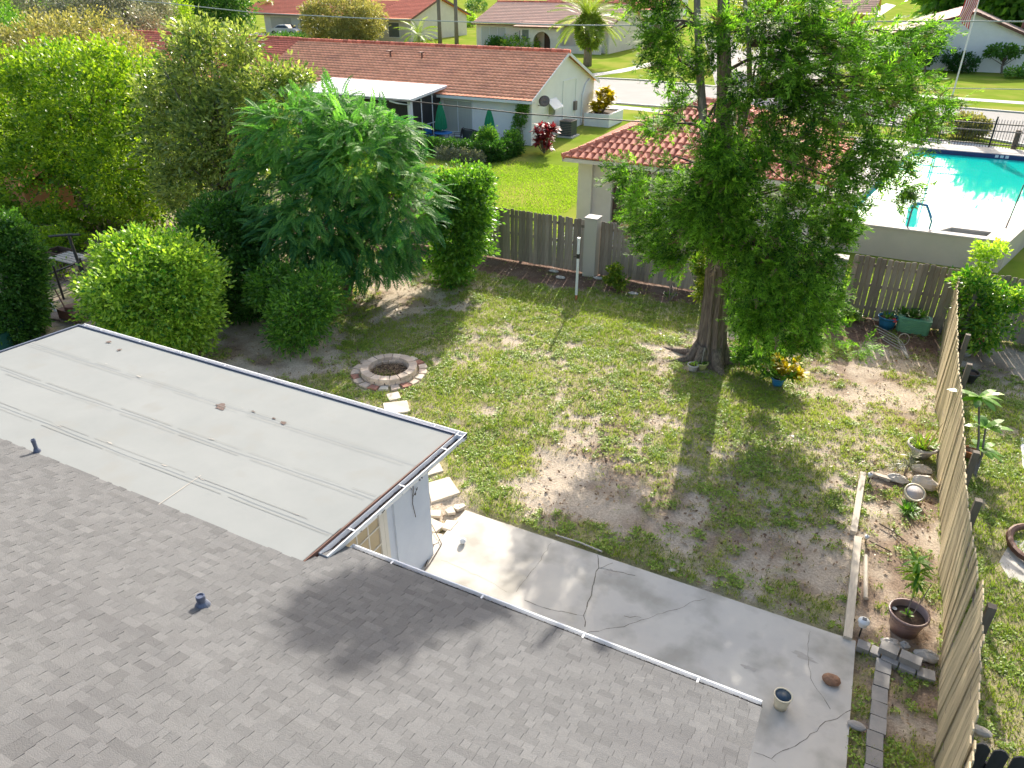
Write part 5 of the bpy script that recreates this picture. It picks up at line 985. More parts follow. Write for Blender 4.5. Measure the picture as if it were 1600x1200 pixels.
# right hand neighbour's shrubs
tree('leafy_shrub', 'green shrub with yellowish tips growing against the fence beyond the tan fence', 'shrub', (3.2, 21.6, -.05), pxb([(1525, 480, 21.3, 22, 50), (1545, 510, 21.0, 32, 30), (1560, 470, 21.4, 30, 20), (1520, 440, 21.5, 22, 14), (1590, 462, 21.3, 22, 8)]), 300, 13, .10, .13, 'l_round', r0=.04, cn='foliage', tb=.25, shell=.4, ts=.3, bump=.6)
tree('climbing_plant', 'yellow green climbing plant rising above the fence before the pool wall', 'vine', (3.1, 21.9, -.05), pxb([(1552, 392, 21.8, 24, 12), (1538, 410, 21.8, 12, 20), (1528, 440, 21.8, 14, 14)]), 80, 12, .08, .12, 'l_round', r0=.025, nb=10, cn='foliage', tb=.6, shell=.4)
tree('yellow_bush', 'small yellow green bush before the back fence right of the stucco pillar', 'shrub', tuple(P(960, 450)-(0, 0, .02)), pxb([(955, 432, 21, 11, 10), (970, 440, 20.9, 10, 9), (960, 422, 21.1, 8, 6)]), 110, 12, .05, .10, 'l_yelgreen', r0=.02, nb=6, cn='foliage', tb=.15)
tree('yellow_bush', 'yellow orange leaved bush growing behind the left of the tree trunk', 'shrub', tuple(P(1105, 470)-(0, 0, .02)), pxb([(1098, 410, 19.4, 13, 16), (1108, 435, 19.3, 17, 22), (1100, 460, 19.2, 12, 10)]), 240, 13, .07, .10, 'l_yelgreen', r0=.03, nb=10, cn='foliage', tb=.25)
tree('leafy_shrub', 'low ferny plants growing at the right foot of the big tree', 'shrub', tuple(P(1175, 570)-(0, 0, .02)), pxb([(1170, 555, 17.4, 24, 14), (1200, 545, 17.5, 20, 14), (1180, 520, 17.8, 22, 18)]), 330, 12, .08, .09, 'l_mid', r0=.02, nb=6, cn='foliage', tb=.6, shell=.3)

# ---- the big cedar
tb = P(1112, 566); bigt = thing('cedar_tree', 'tall cedar with fluted brown trunk and drooping feathery branches in the middle of the yard', 'tree', tuple(tb))
yc = 17.45; pt = lambda u, v, y=yc: PY(u, v, y)
mb = MB(); base_c_ = np.array([-3.12, 17.45, -.05])
pts = [base_c_, base_c_+(0, 0, .15), base_c_+(.03, 0, .45), pt(1116, 500), pt(1122, 440), pt(1125, 380), pt(1124, 330)]; mb.tube(pts, [.58, .44, .35, .30, .28, .27, .25], 90, flute=.12, nf=11)
for an, L_, r_ in ((2.9, 1.25, .11), (3.6, .8, .12), (4.4, .6, .13), (5.4, .7, .12), (.2, .7, .12), (1.4, .6, .1)):
    d_ = np.array([math.cos(an), math.sin(an), 0]); mb.tube([base_c_+d_*.28+(0, 0, .55), base_c_+d_*.5+(0, 0, .14), base_c_+d_*(.5+L_*.45)+(0, 0, .03), base_c_+d_*(.5+L_)+(0, 0, -.02)], [r_*1.2, r_*1.1, r_*.6, .02], 9, flute=.1)
mb.build('trunk', M['bark'], bigt, smooth=True)
stems = [([(1118, 345), (1112, 270), (1100, 200), (1094, 120), (1090, 40), (1088, -60), (1082, -110)], 17.3, .115), ([(1126, 340), (1130, 250), (1132, 150), (1131, 60), (1130, -40), (1128, -90)], 17.5, .20),
         ([(1128, 330), (1150, 240), (1172, 150), (1170, 70), (1164, 0), (1162, -50)], 17.8, .075), ([(1130, 330), (1145, 240), (1142, 170), (1138, 110)], 17.6, .13)]
limb_src = []
for S, y_, r_ in stems:
    q = [pt(u, v, y_) for u, v in S]; mb = MB(); rr = np.linspace(r_, r_*.45, len(q)); mb.tube(q, rr, 12, flute=.08); mb.build('stem', M['barkgrey'] if r_ < .12 else M['bark'], bigt, smooth=True); limb_src += q
limb_src = np.array(limb_src); limb_src = limb_src[limb_src[:, 2] > 1.5]
# clump list: (u, v, y, ru, rv, share)
CB = [(1120, 60, 16.8, 38, 60, .45), (1150, 150, 16.9, 32, 50, .4), (1190, 30, 17.2, 36, 36, .3), (1120, 225, 16.4, 36, 36, .5), (1170, 480, 16.1, 34, 58, .8), (1255, 160, 17.2, 45, 35, .5), (1215, 90, 17.4, 40, 40, .4), (1095, 330, 15.9, 42, 45, 1.0), (1135, 265, 16, 40, 38, .8), (1055, 395, 16.3, 34, 28, .4), (1110, 290, 16.3, 45, 55, .9), (1140, 350, 16.1, 45, 50, .8), (1030, 370, 16.8, 45, 40, .5), (1200, 180, 17, 40, 45, .5), (1330, 250, 17, 50, 40, .5), (1180, 330, 16.6, 85, 60, 1.2), (1225, 400, 16.2, 72, 72, 1.9), (1220, 480, 16.2, 68, 62, 1.8), (1180, 430, 16.3, 55, 60, 1.1), (1280, 300, 16.8, 68, 60, 1.), (1310, 350, 17, 40, 38, .5), (1050, 300, 16.8, 75, 55, 1.1), (985, 270, 17.2, 30, 28, .3), (1080, 350, 16.5, 60, 45, .7),
      (1040, 50, 17.3, 45, 75, 1.0), (1075, 120, 17.3, 32, 60, .5), (1040, 190, 17.6, 42, 25, .35), (1230, 110, 17.2, 62, 60, .85), (1290, 60, 17.6, 60, 55, .65), (1350, 120, 17.6, 70, 60, .8), (1300, 190, 17.4, 75, 55, .85), (1400, 150, 17.8, 50, 55, .55), (1440, 190, 18, 35, 32, .3), (1455, 50, 18, 38, 16, .12), (1465, 155, 18, 36, 10, .12),
      (1230, 230, 17, 60, 40, .7), (1160, 245, 17, 35, 35, .3), (1385, 245, 17.6, 42, 36, .4), (1400, 300, 17.6, 22, 34, .2), (1290, 470, 16.4, 30, 38, .35), (1150, 280, 16.4, 50, 40, .5), (1120, 380, 16.2, 28, 22, .15), (1250, 520, 16.3, 60, 32, .5), (1270, 435, 15.9, 50, 50, .5), (1390, 60, 18, 40, 40, .3), (1010, 330, 16.9, 40, 40, .35), (1160, 30, 17.8, 40, 40, .2), (1260, 10, 17.6, 50, 25, .3), (1190, 540, 16.8, 26, 20, .15), (1350, 540, 16.6, 20, 16, .06)]
PP = []; DD = []
for u, v, y_, ru, rv, sh in CB:
    c = PY(u, v, y_); k = F/depth(c); n = int(440*sh); d = norm(rng.normal(size=(n, 3))); r_ = rng.random(n)**.45; PP.append(c+d*r_[:, None]*np.array([ru/k, ru/k*.95, rv/k])); DD.append(d)
# above the frame
for cx, cy, cz, rx, rz_h, sh in [(-5.4, 17.5, 8.7, .9, .6, .8), (-5.9, 17.5, 9.4, .8, .7, 1.3), (-6.5, 17.5, 10.3, .75, .65, 1.5)]:
    n = int(520*sh); d = norm(rng.normal(size=(n, 3))); r_ = rng.random(n)**.45; PP.append(np.array([cx, cy, cz])+d*r_[:, None]*np.array([rx, rx, rz_h])); DD.append(d)
p = np.concatenate(PP); d = np.concatenate(DD); ok = p[:, 2] > .35; p = p[ok]; d = d[ok]; n = len(p)
# gather sprays into branchlets: pull toward random branch nodes so gaps open
nodes = p[rng.choice(n, 560, replace=False)]; idx = np.array([np.argmin(((nodes-q)**2).sum(1)) for q in p]); p = p+(nodes[idx]-p)*(.15+.62*rng.random(n))[:, None]
Q = []
r2 = np.random.default_rng(4)
for i in range(22):
    x = r2.random()*.9; z = -.30*x*x; b = np.array([x, 0, z]); an = r2.uniform(-1.45, 1.45); l = .34*(1-.35*x)*(.6+.6*r2.random()); dd = np.array([math.cos(an), math.sin(an), .25-.95*r2.random()]); dd /= np.linalg.norm(dd); w_ = np.cross(dd, [0, 0, 1.]); w_ = w_/np.linalg.norm(w_)*.030
    Q.append([b-w_*.6, b+dd*l*.55-w_, b+dd*l, b+dd*l*.55+w_])
TC = np.array(Q); cen = np.array([-3.1, 17.6]); out = np.zeros((n, 3)); out[:, :2] = p[:, :2]-cen; out = norm(out)
ax_ = norm(out*.6+(p-nodes[idx])*1.2+rng.normal(0, .42, (n, 3))+np.array([0, 0, .0])); tint = .40+rng.normal(0, .2, n)+.7*(fbm(p[:, 0]*1.2+p[:, 2], p[:, 1]+p[:, 2]*.8, 3, .8)-.5)
stamp(p, ax_, np.array([0, 0, 1.])+rng.normal(0, .35, (n, 3)), .40*(.55+.8*rng.random(n)), TC, tint, 'crown', M['l_cedar'], bigt, .22)
kk = rng.random(n) < .05; q = p[kk]; dd = ax_[kk]; m_ = len(q)
stamp(q-(0, 0, .1), dd, np.array([0, 0, 1.])+rng.normal(0, .5, (m_, 3)), .36*(.6+.7*rng.random(m_)), TC, rng.random(m_)*.6, 'dry_foliage', M['l_litter'], bigt, .2)
mb = MB()
for q in nodes[(nodes[:, 2] < 8.2)][:230]:
    s_ = limb_src[np.argmin(((limb_src-q)**2).sum(1)+((limb_src[:, 2]-q[2]+.4)**2)*1.5)]; m_ = (s_+q)/2+np.array([0, 0, .25])+rng.normal(0, .12, 3); L_ = np.linalg.norm(q-s_); mb.tube([s_, s_+(m_-s_)*.5+(0, 0, .05), m_, q], [.03+.010*L_, .024+.006*L_, .02, .007], 5)
mb.build('limbs', M['branch'], bigt, smooth=True)
mb = MB()
for (u, v) in [(1030, 170), (1022, 178), (1060, 140), (1065, 165), (1040, 120)]:
    a = pt(u+45, v+25, 17.3); b = pt(u, v, 17.0); mb.tube([a, (a+b)/2+(0, 0, .15), b, b+(.0, 0, -.3)], [.02, .016, .01, .006], 5)
mb.build('dead_twigs', M['barkgrey'], bigt)

# palms
def palm(label, basep, h, r_, nf, fl, droop=.6, mat='l_palm', group=None, skirt=False, lift=.5, name='palm_tree'):
    basep = np.array(basep, float); t = thing(name, label, 'palm', tuple(basep), group); mb = MB(); mb.tube([basep-(0, 0, .1), basep+(0, 0, h*.5), basep+(0, 0, h)], [r_*1.15, r_*.9, r_], 10, flute=.04); mb.build('trunk', M['barkgrey'], t, smooth=True)
    top = basep+(0, 0, h); th = rng.random(nf)*2*PI; e_ = rng.uniform(-.2, 1.3, nf)*lift; a = np.stack([np.cos(th)*np.cos(e_), np.sin(th)*np.cos(e_), np.sin(e_)], -1)
    stamp(np.repeat(top[None], nf, 0), a, np.array([0, 0, 1.])+0*a, fl*(.8+.4*rng.random(nf)), frond_T(26, .22, .02, droop, 50), .5+rng.normal(0, .2, nf), 'fronds', M[mat], t)
    if skirt:
        p, d = sample([(top[0], top[1], top[2]-1.1*skirt, 1.15*skirt, 1.15*skirt, 1.5*skirt)], 500, .85); leaves(np.repeat(p, 4, 0), np.repeat(d, 4, 0)+(0, 0, .8), .3+rng.random(len(p)*4)*.3, .5*skirt, .35, 'leaf_bases', M['l_palm'], t)
    return t
palm('date palm with thick green trunk and arching fronds before the arched house', P(918, 102), 4.6, .45, 90, 3.5, .55, skirt=1.1, lift=1.1)
for (u, v, lb) in [(688, 70, 'left of two slender grey palm trunks between the far houses'), (714, 71, 'right of two slender grey palm trunks between the far houses')]: palm(lb, P(u, v), 7.6, .28, 36, 2.6, .6, group='slender palms between the far houses')
palm('young palm with orange green leaves at the corner of the bright red roof', P(432, 50), 4.6, .15, 26, 2.0, .8, lift=.7)
palm('bushy low palm before the bright red roofed house', P(655, 70), 1.3, .2, 34, 2.8, .7, lift=1.1)
palm('palm glimpsed behind the cedar branches near the street', P(1195, 140), 4.6, .22, 40, 2.6, .6, lift=.9)
palm('low fan of palm leaves beside the street behind the cedar', P(1255, 95), 3.0, .25, 36, 2.6, .5, lift=1.)
tree('round_tree', 'round yellow green tree before the bright red roof', 'tree', tuple(P(530, 66)-(0, 0, .1)), pxb([(535, 22, 97, 52, 26), (500, 38, 97, 26, 18), (570, 35, 96, 30, 22), (545, 48, 95, 32, 14)]), 1300, 16, .45, .36, 'l_olive', r0=.35, nb=20, tb=.6)
tree('leafy_tree', 'yellow green tree behind the cedar at the top of the view', 'tree', tuple(P(1190, 80)-(0, 0, .1)), pxb([(1190, 20, 88, 40, 25), (1230, 5, 88, 40, 20), (1180, 50, 86, 26, 18)]), 600, 16, .45, .36, 'l_yelgreen', r0=.25, tb=.5)
tree('leafy_tree', 'light green tree standing behind the cedar near the white gable house', 'tree', tuple(P(1330, 85)-(0, 0, .1)), pxb([(1310, 60, 80, 42, 28), (1270, 40, 84, 36, 26), (1350, 75, 78, 24, 22)]), 700, 16, .4, .34, 'l_bright', r0=.25, tb=.5)
tree('dark_shrub', 'dark round tree against the left part of the white gable wall', 'shrub', tuple(P(1445, 112)), pxb([(1447, 72, 94, 17, 24)]), 260, 14, .3, .28, 'l_dark', r0=.1, cn='foliage')
tree('dark_shrub', 'dark reddish shrub under the flag against the white gable wall', 'shrub', tuple(P(1510, 112)), pxb([(1505, 98, 95, 20, 12), (1488, 90, 95, 14, 10)]), 160, 14, .16, .24, 'l_dark', r0=.08, cn='foliage', tb=.1)
tree('frangipani_tree', 'flat topped small tree on forked bare stems against the white gable wall', 'tree', tuple(P(1565, 114)), pxb([(1568, 80, 95, 22, 6, .6), (1590, 80, 95, 12, 5), (1550, 85, 95, 7, 3)]), 90, 12, .14, .34, 'l_dark', bark='barkgrey', r0=.12, nb=16, tb=.9)
tree('leafy_shrub', 'low dark shrubs at the foot of the white gable wall by the frangipani tree', 'shrub', tuple(P(1590, 119)), pxb([(1583, 113, 92, 12, 4), (1602, 110, 93, 9, 7)]), 120, 12, .13, .22, 'l_mid', r0=.05, cn='foliage')
for (u, v, ru, rv, lb) in [(1512, 197, 26, 12, 'wide clipped hedge shrub beyond the iron fence right of the flagpole'), (1443, 193, 17, 13, 'smaller clipped shrub beyond the iron fence left of the flagpole')]:
    tree('clipped_shrub', lb, 'shrub', tuple(P(u, v+14)), pxb([(u, v, 55, ru, rv), (u+4, v-4, 55, ru*.7, rv*.8)]), 420, 14, .14, .18, 'l_olive', r0=.05, cn='foliage', tb=.5)
for k_, (u, v, ru, rv, mt, lb) in enumerate([(945, 62, 12, 18, 'l_dark', 'dark rounded shrub right of the date palm'), (965, 62, 12, 8, 'l_mid', 'low green shrubs along the side wall of the arched house'), (810, 70, 30, 9, 'l_round', 'pale flowering shrubs before the arched house'), (775, 72, 10, 7, 'l_dark', 'small dark shrub by the wide window of the arched house'), (630, 55, 9, 8, 'l_red', 'dark red shrub by the entry of the bright red roofed house'), (727, 32, 16, 10, 'l_round', 'bright green bush between the two far houses'), (990, 12, 10, 9, 'l_dark', 'dark shrub by the far white house at the top'), (745, 10, 16, 10, 'l_dark', 'dark bare tree beyond the lawn between the far houses'), (455, 58, 30, 3, 'l_dark', 'low dark shrubs before the bright red roofed house')]):
    b_ = P(u, v+rv*.9); tree('leafy_shrub', lb, 'shrub', (b_[0], b_[1], -.06), pxb([(u, v, b_[1], ru, rv)]), 260, 12, .28, .3, mt, r0=.08, nb=5, cn='foliage', tb=.5)
# oaks added beyond the frame, shaped to darken part of the pool's reflection
for i, (x, y, h_) in enumerate([(15, 124, 18.5), (31, 122, 20), (24, 138, 20), (47, 112, 20), (8, 138, 16)]):
    tree('added_oak', ['broad oak added for the pool reflection on the right', 'tallest oak added for the pool reflection on the right', 'oak added behind the white gable house for the pool reflection', 'rightmost oak added for the pool reflection', 'distant oak added behind the white gable house for the pool reflection'][i], 'tree', (x, y, -.06), [(x, y, h_*.62, 7, 7, h_*.38), (x-5, y, h_*.5, 5, 5, h_*.3), (x+5, y+2, h_*.5, 5, 5, h_*.3)], 1500, 14, 1.0, 1.1, 'l_mid', r0=.5, nb=10)

# red leaved plants, hedge and planter of the neighbour
def straps(name, c, n, ln, wd, mat, parent, el=(.3, 1.3), droop=.5, seg=4, spread=.05, tb=.5):
    c = np.array(c, float); V = []; T = []
    for i in range(n):
        th = rng.random()*2*PI; e_ = rng.uniform(*el); L_ = ln*(.6+.6*rng.random()); b0 = c+np.array([math.cos(th), math.sin(th), 0])*spread*rng.random(); d_ = np.array([math.cos(th)*math.cos(e_), math.sin(th)*math.cos(e_), math.sin(e_)]); sd_ = np.array([-math.sin(th), math.cos(th), 0]); t_ = tb+rng.normal(0, .22); pr = None
        for k in range(seg+1):
            s_ = k/seg; q = b0+d_*L_*s_-np.array([0, 0, 1])*droop*L_*s_*s_; w_ = wd*(.35+.9*math.sin(PI*min(1, .12+.8*s_)))*(1 if k < seg else .1)/2; cur = (q-sd_*w_, q+sd_*w_)
            if pr is not None: V += [pr[0], pr[1], cur[1], cur[0]]; T.append(t_)
            pr = cur
    return quads(np.array(V), np.clip(T, 0, 1), name, mat, parent)
def plant(name, label, cat, c, mat, tufts, group=None, stem=None):
    t = thing(name, label, cat, tuple(c), group)
    for (dx, dy, z, n, ln, wd, el, dr) in tufts:
        straps('leaves', (c[0]+dx, c[1]+dy, c[2]+z), n, ln, wd, M[mat], t, el, dr)
        if z > .25: mb = MB(); mb.tube([c, (c[0]+dx*.6, c[1]+dy*.6, c[2]+z*.5), (c[0]+dx, c[1]+dy, c[2]+z)], .018, 6); mb.build('stem', M['barkgrey'], t)
    return t
c = P(850, 240); plant('red_cordyline', 'red and purple leaved plant on the lawn by the white gable wall', 'plant', c, 'l_red', [(random.uniform(-.55, .55), random.uniform(-.4, .4), random.uniform(.35, 1.5), 26, .5, .09, (.0, 1.4), .35) for _ in range(26)])
c = (-18.4, 49.8, .66); plant('yellow_croton', 'yellow leaved plant growing in the white planter box', 'plant', c, 'l_yellow', [(random.uniform(-.5, .5), random.uniform(-.9, .9), random.uniform(.1, 1.4), 22, .55, .13, (.1, 1.4), .3) for _ in range(34)])
t = thing('hedge', 'low clipped dark hedge along the neighbour patio', 'hedge', (-22, 35.9, 0)); 
hb_ = [(-24.9+i*.48, 35.6+.02*i, .35, .40, .42, .48) for i in range(12)]+[(-19.4+.05*i, 36.1+.5*i, .35, .42, .4, .48) for i in range(5)]
crown(t, hb_, 2200, 14, .09, .10, M['l_dark'], shell=.85, zmin=-.04, tb=.45, name='foliage')
mb = MB(); [mb.tube([(b_[0], b_[1], -.06), (b_[0], b_[1], .6)], .03, 5) for b_ in hb_]; mb.build('stems', M['branch'], t)
t = thing('variegated_hedge', 'pale variegated low plants along the front of the dark hedge', 'hedge', (-21.2, 35.2, 0)); crown(t, [(-22.2+i*.45, 35.15, .2, .35, .28, .32) for i in range(6)], 420, 12, .08, .10, leafmat('leaf_pale', (.16, .17, .11), (.42, .42, .34), .2), shell=.8, zmin=-.04, name='foliage')
t = thing('dark_hedge_corner', 'taller clump of shrubs under the right green parasol', 'shrub', (-20.2, 36.8, 0)); crown(t, [(-20.3, 36.9, .7, .5, .5, .75), (-19.5, 38.2, .5, .4, .8, .6)], 700, 14, .10, .11, M['l_mid'], shell=.7, zmin=-.04, name='foliage')
tree('climbing_plant', 'thin vine climbing the front corner of the white house', 'vine', (-20.0, 40.5, 0), [(-20.0, 40.45, 1.6, .28, .2, .5), (-20.3, 40.35, 1.0, .2, .2, .5), (-19.9, 40.4, 2.1, .3, .2, .2)], 150, 12, .08, .12, 'l_mid', r0=.02, nb=6, cn='foliage')
# ------------------------------------------------------------------ fire pit
cx, cy = -10.18, 13.12; t = thing('fire_pit', 'round brick fire pit with raised inner ring and flat outer ring of bricks', 'fire pit', (cx, cy, 0))
def wedge(r0, r1, a0, a1, z0, z1, jit=0.):
    mb = MB(); j = lambda: random.gauss(0, jit); am = (a0+a1)/2; b = .008
    q = [(r0, a0), (r1, a0), (r1, am), (r1, a1), (r0, a1), (r0, am)]; q = [(r+j(), a+j()) for r, a in q]; n = 6; ce = np.array([cx, cy])
    lo = [(cx+r*math.cos(a), cy+r*math.sin(a)) for r, a in q]; m_ = np.mean(lo, 0); hi = [tuple(m_+(np.array(p_)-m_)*(1-.05)) for p_ in lo]
    v = [(*p_, z0) for p_ in lo]+[(*p_, z1-b) for p_ in lo]+[(*p_, z1+j()*.5) for p_ in hi]
    mb.add(v, [tuple(reversed(range(n)))]+[(i, (i+1) % n, n+(i+1) % n, n+i) for i in range(n)]+[(n+i, n+(i+1) % n, 2*n+(i+1) % n, 2*n+i) for i in range(n)]+[tuple(range(2*n, 3*n))]); return mb
n = 17
for i in range(n):
    a0 = 2*PI*i/n+.012; a1 = 2*PI*(i+1)/n-.012; wedge(.50, .71, a0, a1, -.03, .11, .004).build('brick', M['brickpale'], t); wedge(.505, .715, a0+.18, a1+.18, .112, .20+random.gauss(0, .005), .004).build('brick', M['brickpale'], t)
n = 20
for i in range(n):
    a0 = 2*PI*i/n+.03; a1 = 2*PI*(i+1)/n-.03; wedge(.755+random.gauss(0, .008), .955+random.gauss(0, .012), a0, a1, -.04, .055+random.gauss(0, .006), .008).build('brick', M['brickred'] if i in (3, 8, 12, 15, 18) else M['brickpale' if i % 4 else 'slab'], t)
mb = MB(); mb.lathe([(.0, .05), (.3, .045), (.49, .02), (.5, -.04)], (cx, cy, 0), 20); mb.build('ash_bed', M['soil'], t)
N = 420; a = rng.random(N)*2*PI; r_ = .46*np.sqrt(rng.random(N)); x = cx+r_*np.cos(a); y = cy+r_*np.sin(a); th = rng.random(N)*2*PI; s1 = .02+.06*rng.random(N); c0 = np.stack([x, y, .07+.02*rng.random(N)], -1); d1 = np.stack([np.cos(th)*s1, np.sin(th)*s1, rng.normal(0, .012, N)], -1); d2 = np.stack([-np.sin(th)*.008, np.cos(th)*.008, 0*th], -1)
quads(np.stack([c0-d1, c0-d2, c0+d1, c0+d2], 1).reshape(-1, 3), rng.random(N)**.8, 'twigs', M['leaflitter'], t, 'stuff')
N = 160; x = cx+rng.normal(0, .2, N); y = cy-.2+rng.normal(0, .12, N); k = np.hypot(x-cx, y-cy) < .45; blades(x[k], y[k], 0*x[k]+.05, .05+.05*rng.random(k.sum()), 0*x[k]+.012, .9, rng.random(k.sum()), 'pit_grass', M['grass'])

# stepping stones
def slab(label, pts, h=.05, mat='slab', name='stepping_stone', z0=-.02):
    q = [P(u, v, .04)[:2] for u, v in pts]; c = np.mean(q, 0); area = sum(q[i][0]*q[(i+1) % len(q)][1]-q[(i+1) % len(q)][0]*q[i][1] for i in range(len(q)))
    if area < 0: q = q[::-1]
    mb = MB(); n = len(q); hi = [c+(p_-c)*.975 for p_ in q]; v = [(*p_, z0) for p_ in q]+[(*p_, h-.008) for p_ in q]+[(*p_, h+random.gauss(0, .004)) for p_ in hi]
    mb.add(v, [(i, (i+1) % n, n+(i+1) % n, n+i) for i in range(n)]+[(n+i, n+(i+1) % n, 2*n+(i+1) % n, 2*n+i) for i in range(n)]+[tuple(range(2*n, 3*n))])
    return at(name, label, 'stepping stone', (c[0], c[1], 0), mb, M[mat], 'stepping stones and flagstones of the path')
slab('small stepping stone just below the fire pit', [(604, 616), (622, 612), (627, 622), (608, 626)])
slab('large square stepping stone below the small one by the fire pit', [(598, 630), (636, 626), (641, 643), (602, 648)])
slab('stepping stone mostly hidden by the edge of the flat roof', [(632, 654), (648, 652), (652, 664), (636, 668)])
slab('partly hidden stone at the right edge of the flat roof', [(664, 733), (686, 722), (693, 736), (668, 743)])
slab('large square stepping stone beside the extension wall', [(667, 755), (702, 745), (719, 770), (674, 785)])
slab('small broken flagstone nearest the lawn by the patio corner', [(710, 788), (724, 786), (728, 790), (716, 796), (708, 793)], .04)
slab('broken flagstone right of the wall below the big square stone', [(695, 797), (706, 790), (712, 800), (700, 802)], .04)
slab('irregular flagstone close to the extension wall', [(671, 797), (690, 796), (688, 806), (672, 806)], .04)
slab('pointed flagstone against the foot of the extension wall', [(671, 808), (696, 820), (680, 832), (671, 828)], .045)
slab('pale square flagstone touching the left edge of the patio', [(698, 812), (716, 814), (704, 828), (690, 824)], .045)
slab('whitest flagstone wedged between wall and patio', [(673, 832), (692, 834), (684, 848), (673, 852)], .04)
mb = MB(); mb.tube([P(668, 808, .1), P(680, 830, .08), P(690, 850, .05)], .008, 5); mb.tube([P(690, 850, .05), P(672, 880, .05), P(662, 893, .05)], .008, 5); mb.tube([P(678, 850, .05), P(664, 885, .05)], .01, 5)
at('garden_hose', 'thin brown cable lying between the wall and the patio edge', 'cable', tuple(P(668, 808)), mb, M['branch'])
mb = MB(); mb.ball(P(723, 845, .09), .06, 12); at('white_ball', 'small white ball lying on the patio', 'ball', tuple(P(723, 845, .03)), mb, M['white'], smooth=True)
mb = MB(); a = P(868, 836, .05); b = P(941, 862, .05); mb.tube([a, (a+b)/2+(0, .03, 0), b], .016, 6); at('white_pipe', 'thin white pipe lying on the grass along the patio edge', 'pipe', tuple(a), mb, M['coping'])

# clothes pole
pb = P(900, 470); t = thing('clothes_pole', 'white metal clothesline pole with rusty foot standing in the yard', 'pole', tuple(pb)); mb = MB(); mb.tube([pb+(0, 0, .2), pb+(0, 0, 1.95)], .042, 12); mb.build('pole', M['white'], t)
mb = MB(); mb.tube([pb-(0, 0, .05), pb+(0, 0, .2)], .043, 12); mb.build('rusty_foot', M['terra'], t); mb = MB(); mb.tube([pb+(0, 0, 1.95), pb+(0, 0, 2.02)], .052, 12); mb.build('cap', M['white'], t)
mb = MB(); mb.tube([pb+(-.14, 0, 1.40), pb+(-.04, 0, 1.45), pb+(.06, 0, 1.52)], .014, 6); mb.tube([pb+(0, 0, 1.38), pb+(0, 0, 1.52)], .05, 8); mb.build('hook', M['dark'], t)

# garden bed edging and pots on the right
mb = MB(); a = P(1349, 737, .1); b = P(1334, 830, .09); mb.obox((a+b)/2-(0, 0, .09), b-a, np.linalg.norm(b-a), .15, .09); a2 = P(1341, 838, .09); b2 = P(1325, 995, .09); mb.obox((a2+b2)/2-(0, 0, .075), b2-a2, np.linalg.norm(b2-a2), .155, .085)
tm_ = thing('edging_timber', 'pale timber plank edging the planting bed', 'plank', tuple(((P(1340, 860)))))
m1 = MB(); m1.obox((a+b)/2-(0, 0, .10), b-a, np.linalg.norm(b-a), .11, .10); m1.build('plank', M['timber'], tm_); m1 = MB(); m1.obox((a2+b2)/2-(0, 0, .09), b2-a2, np.linalg.norm(b2-a2), .12, .09); m1.build('plank', M['timber'], tm_)
mb = MB(); a = P(1360, 738, .06); b = P(1392, 748, .06); mb.obox((a+b)/2-(0, 0, .06), b-a, np.linalg.norm(b-a), .09, .07); at('edging_timber', 'short pale timber closing the top end of the planting bed', 'plank', tuple((a+b)/2), mb, M['timber'])
mb = MB(); mb.tube([P(1353, 868, .05), P(1353, 935, .05)], .035, 6); at('dry_branch', 'dry pale branch lying in the bed beside the timber', 'branch', tuple(P(1353, 868)), mb, M['timber'])
mb = MB(); mb.tube([P(1374, 818, .05), P(1395, 830, .05), P(1415, 846, .07)], .012, 5); mb.tube([P(1358, 845, .04), P(1380, 856, .05), P(1392, 862, .05)], .012, 5); at('dry_branch', 'thin brown twigs lying in the bed above the young plant', 'branch', tuple(P(1374, 818)), mb, M['branch'])
def solar(u, v, label, k=1.):
    p_ = P(u, v); t = thing('solar_light', label, 'garden light', tuple(p_), 'solar lights along the bed'); mb = MB(); mb.tube([p_-(0, 0, .03), p_+(0, 0, .2*k)], .012, 8); mb.build('stake', M['dark'], t); mb = MB(); mb.lathe([(.03*k, .34-.16*k), (.06*k, .34-.14*k), (.06*k, .34-.08*k), (.085*k, .34-.06*k), (.08*k, .34-.03*k), (.04*k, .34-.005*k), (0, .34)], p_-(0, 0, .34*(1-k)), 16); mb.build('head', M['white'], t, smooth=True); mb = MB(); z_ = p_[2]+.34-.34*(1-k)-.004; mb.box(p_[0]-.03*k, p_[1]-.03*k, z_, p_[0]+.03*k, p_[1]+.03*k, z_+.008); mb.build('panel', M['navy'], t)
solar(1343, 992, 'white round solar light near the patio end of the timber'); solar(1357, 752, 'round solar light standing at the far corner of the bed', .6); solar(1352, 848, 'small pale solar light in the middle of the timber edging', .5)
def pot(name, label, c, r, h, mat, soil=True, fill=.85, taper=.7, rim=.02, dark=None, group=None, n=28, cat='plant pot'):
    t = thing(name, label, cat, tuple(c), group); mb = MB(); mb.lathe([(0, .005), (r*taper, 0), (r*(taper+(1-taper)*.5), h*.5), (r*.97, h-.05*h-rim), (r+rim, h-rim*1.6), (r+rim, h), (r-.012, h), (r*.93, h*.7), (r*taper*.95, .03), (0, .03)], c, n); mb.build('pot', M[mat], t, smooth=True)
    if dark: mb = MB(); mb.lathe([(r-.0135, h-.008), (r*.93-.004, h*.7), (r*taper*.95-.004, .035), (0, .035)], c, n); mb.build('lining', M[dark], t, smooth=True)
    if soil: mb = MB(); mb.lathe([(r*(.94), h*fill-.01), (r*.5, h*fill+.02), (0, h*fill+.025)], c, 20); mb.build('soil', M['soil'], t)
    return t
c = P(1411, 984); t = pot('plant_pot', 'large mauve plastic pot holding a thin young tree', c, .27, .38, 'purple', fill=.72)
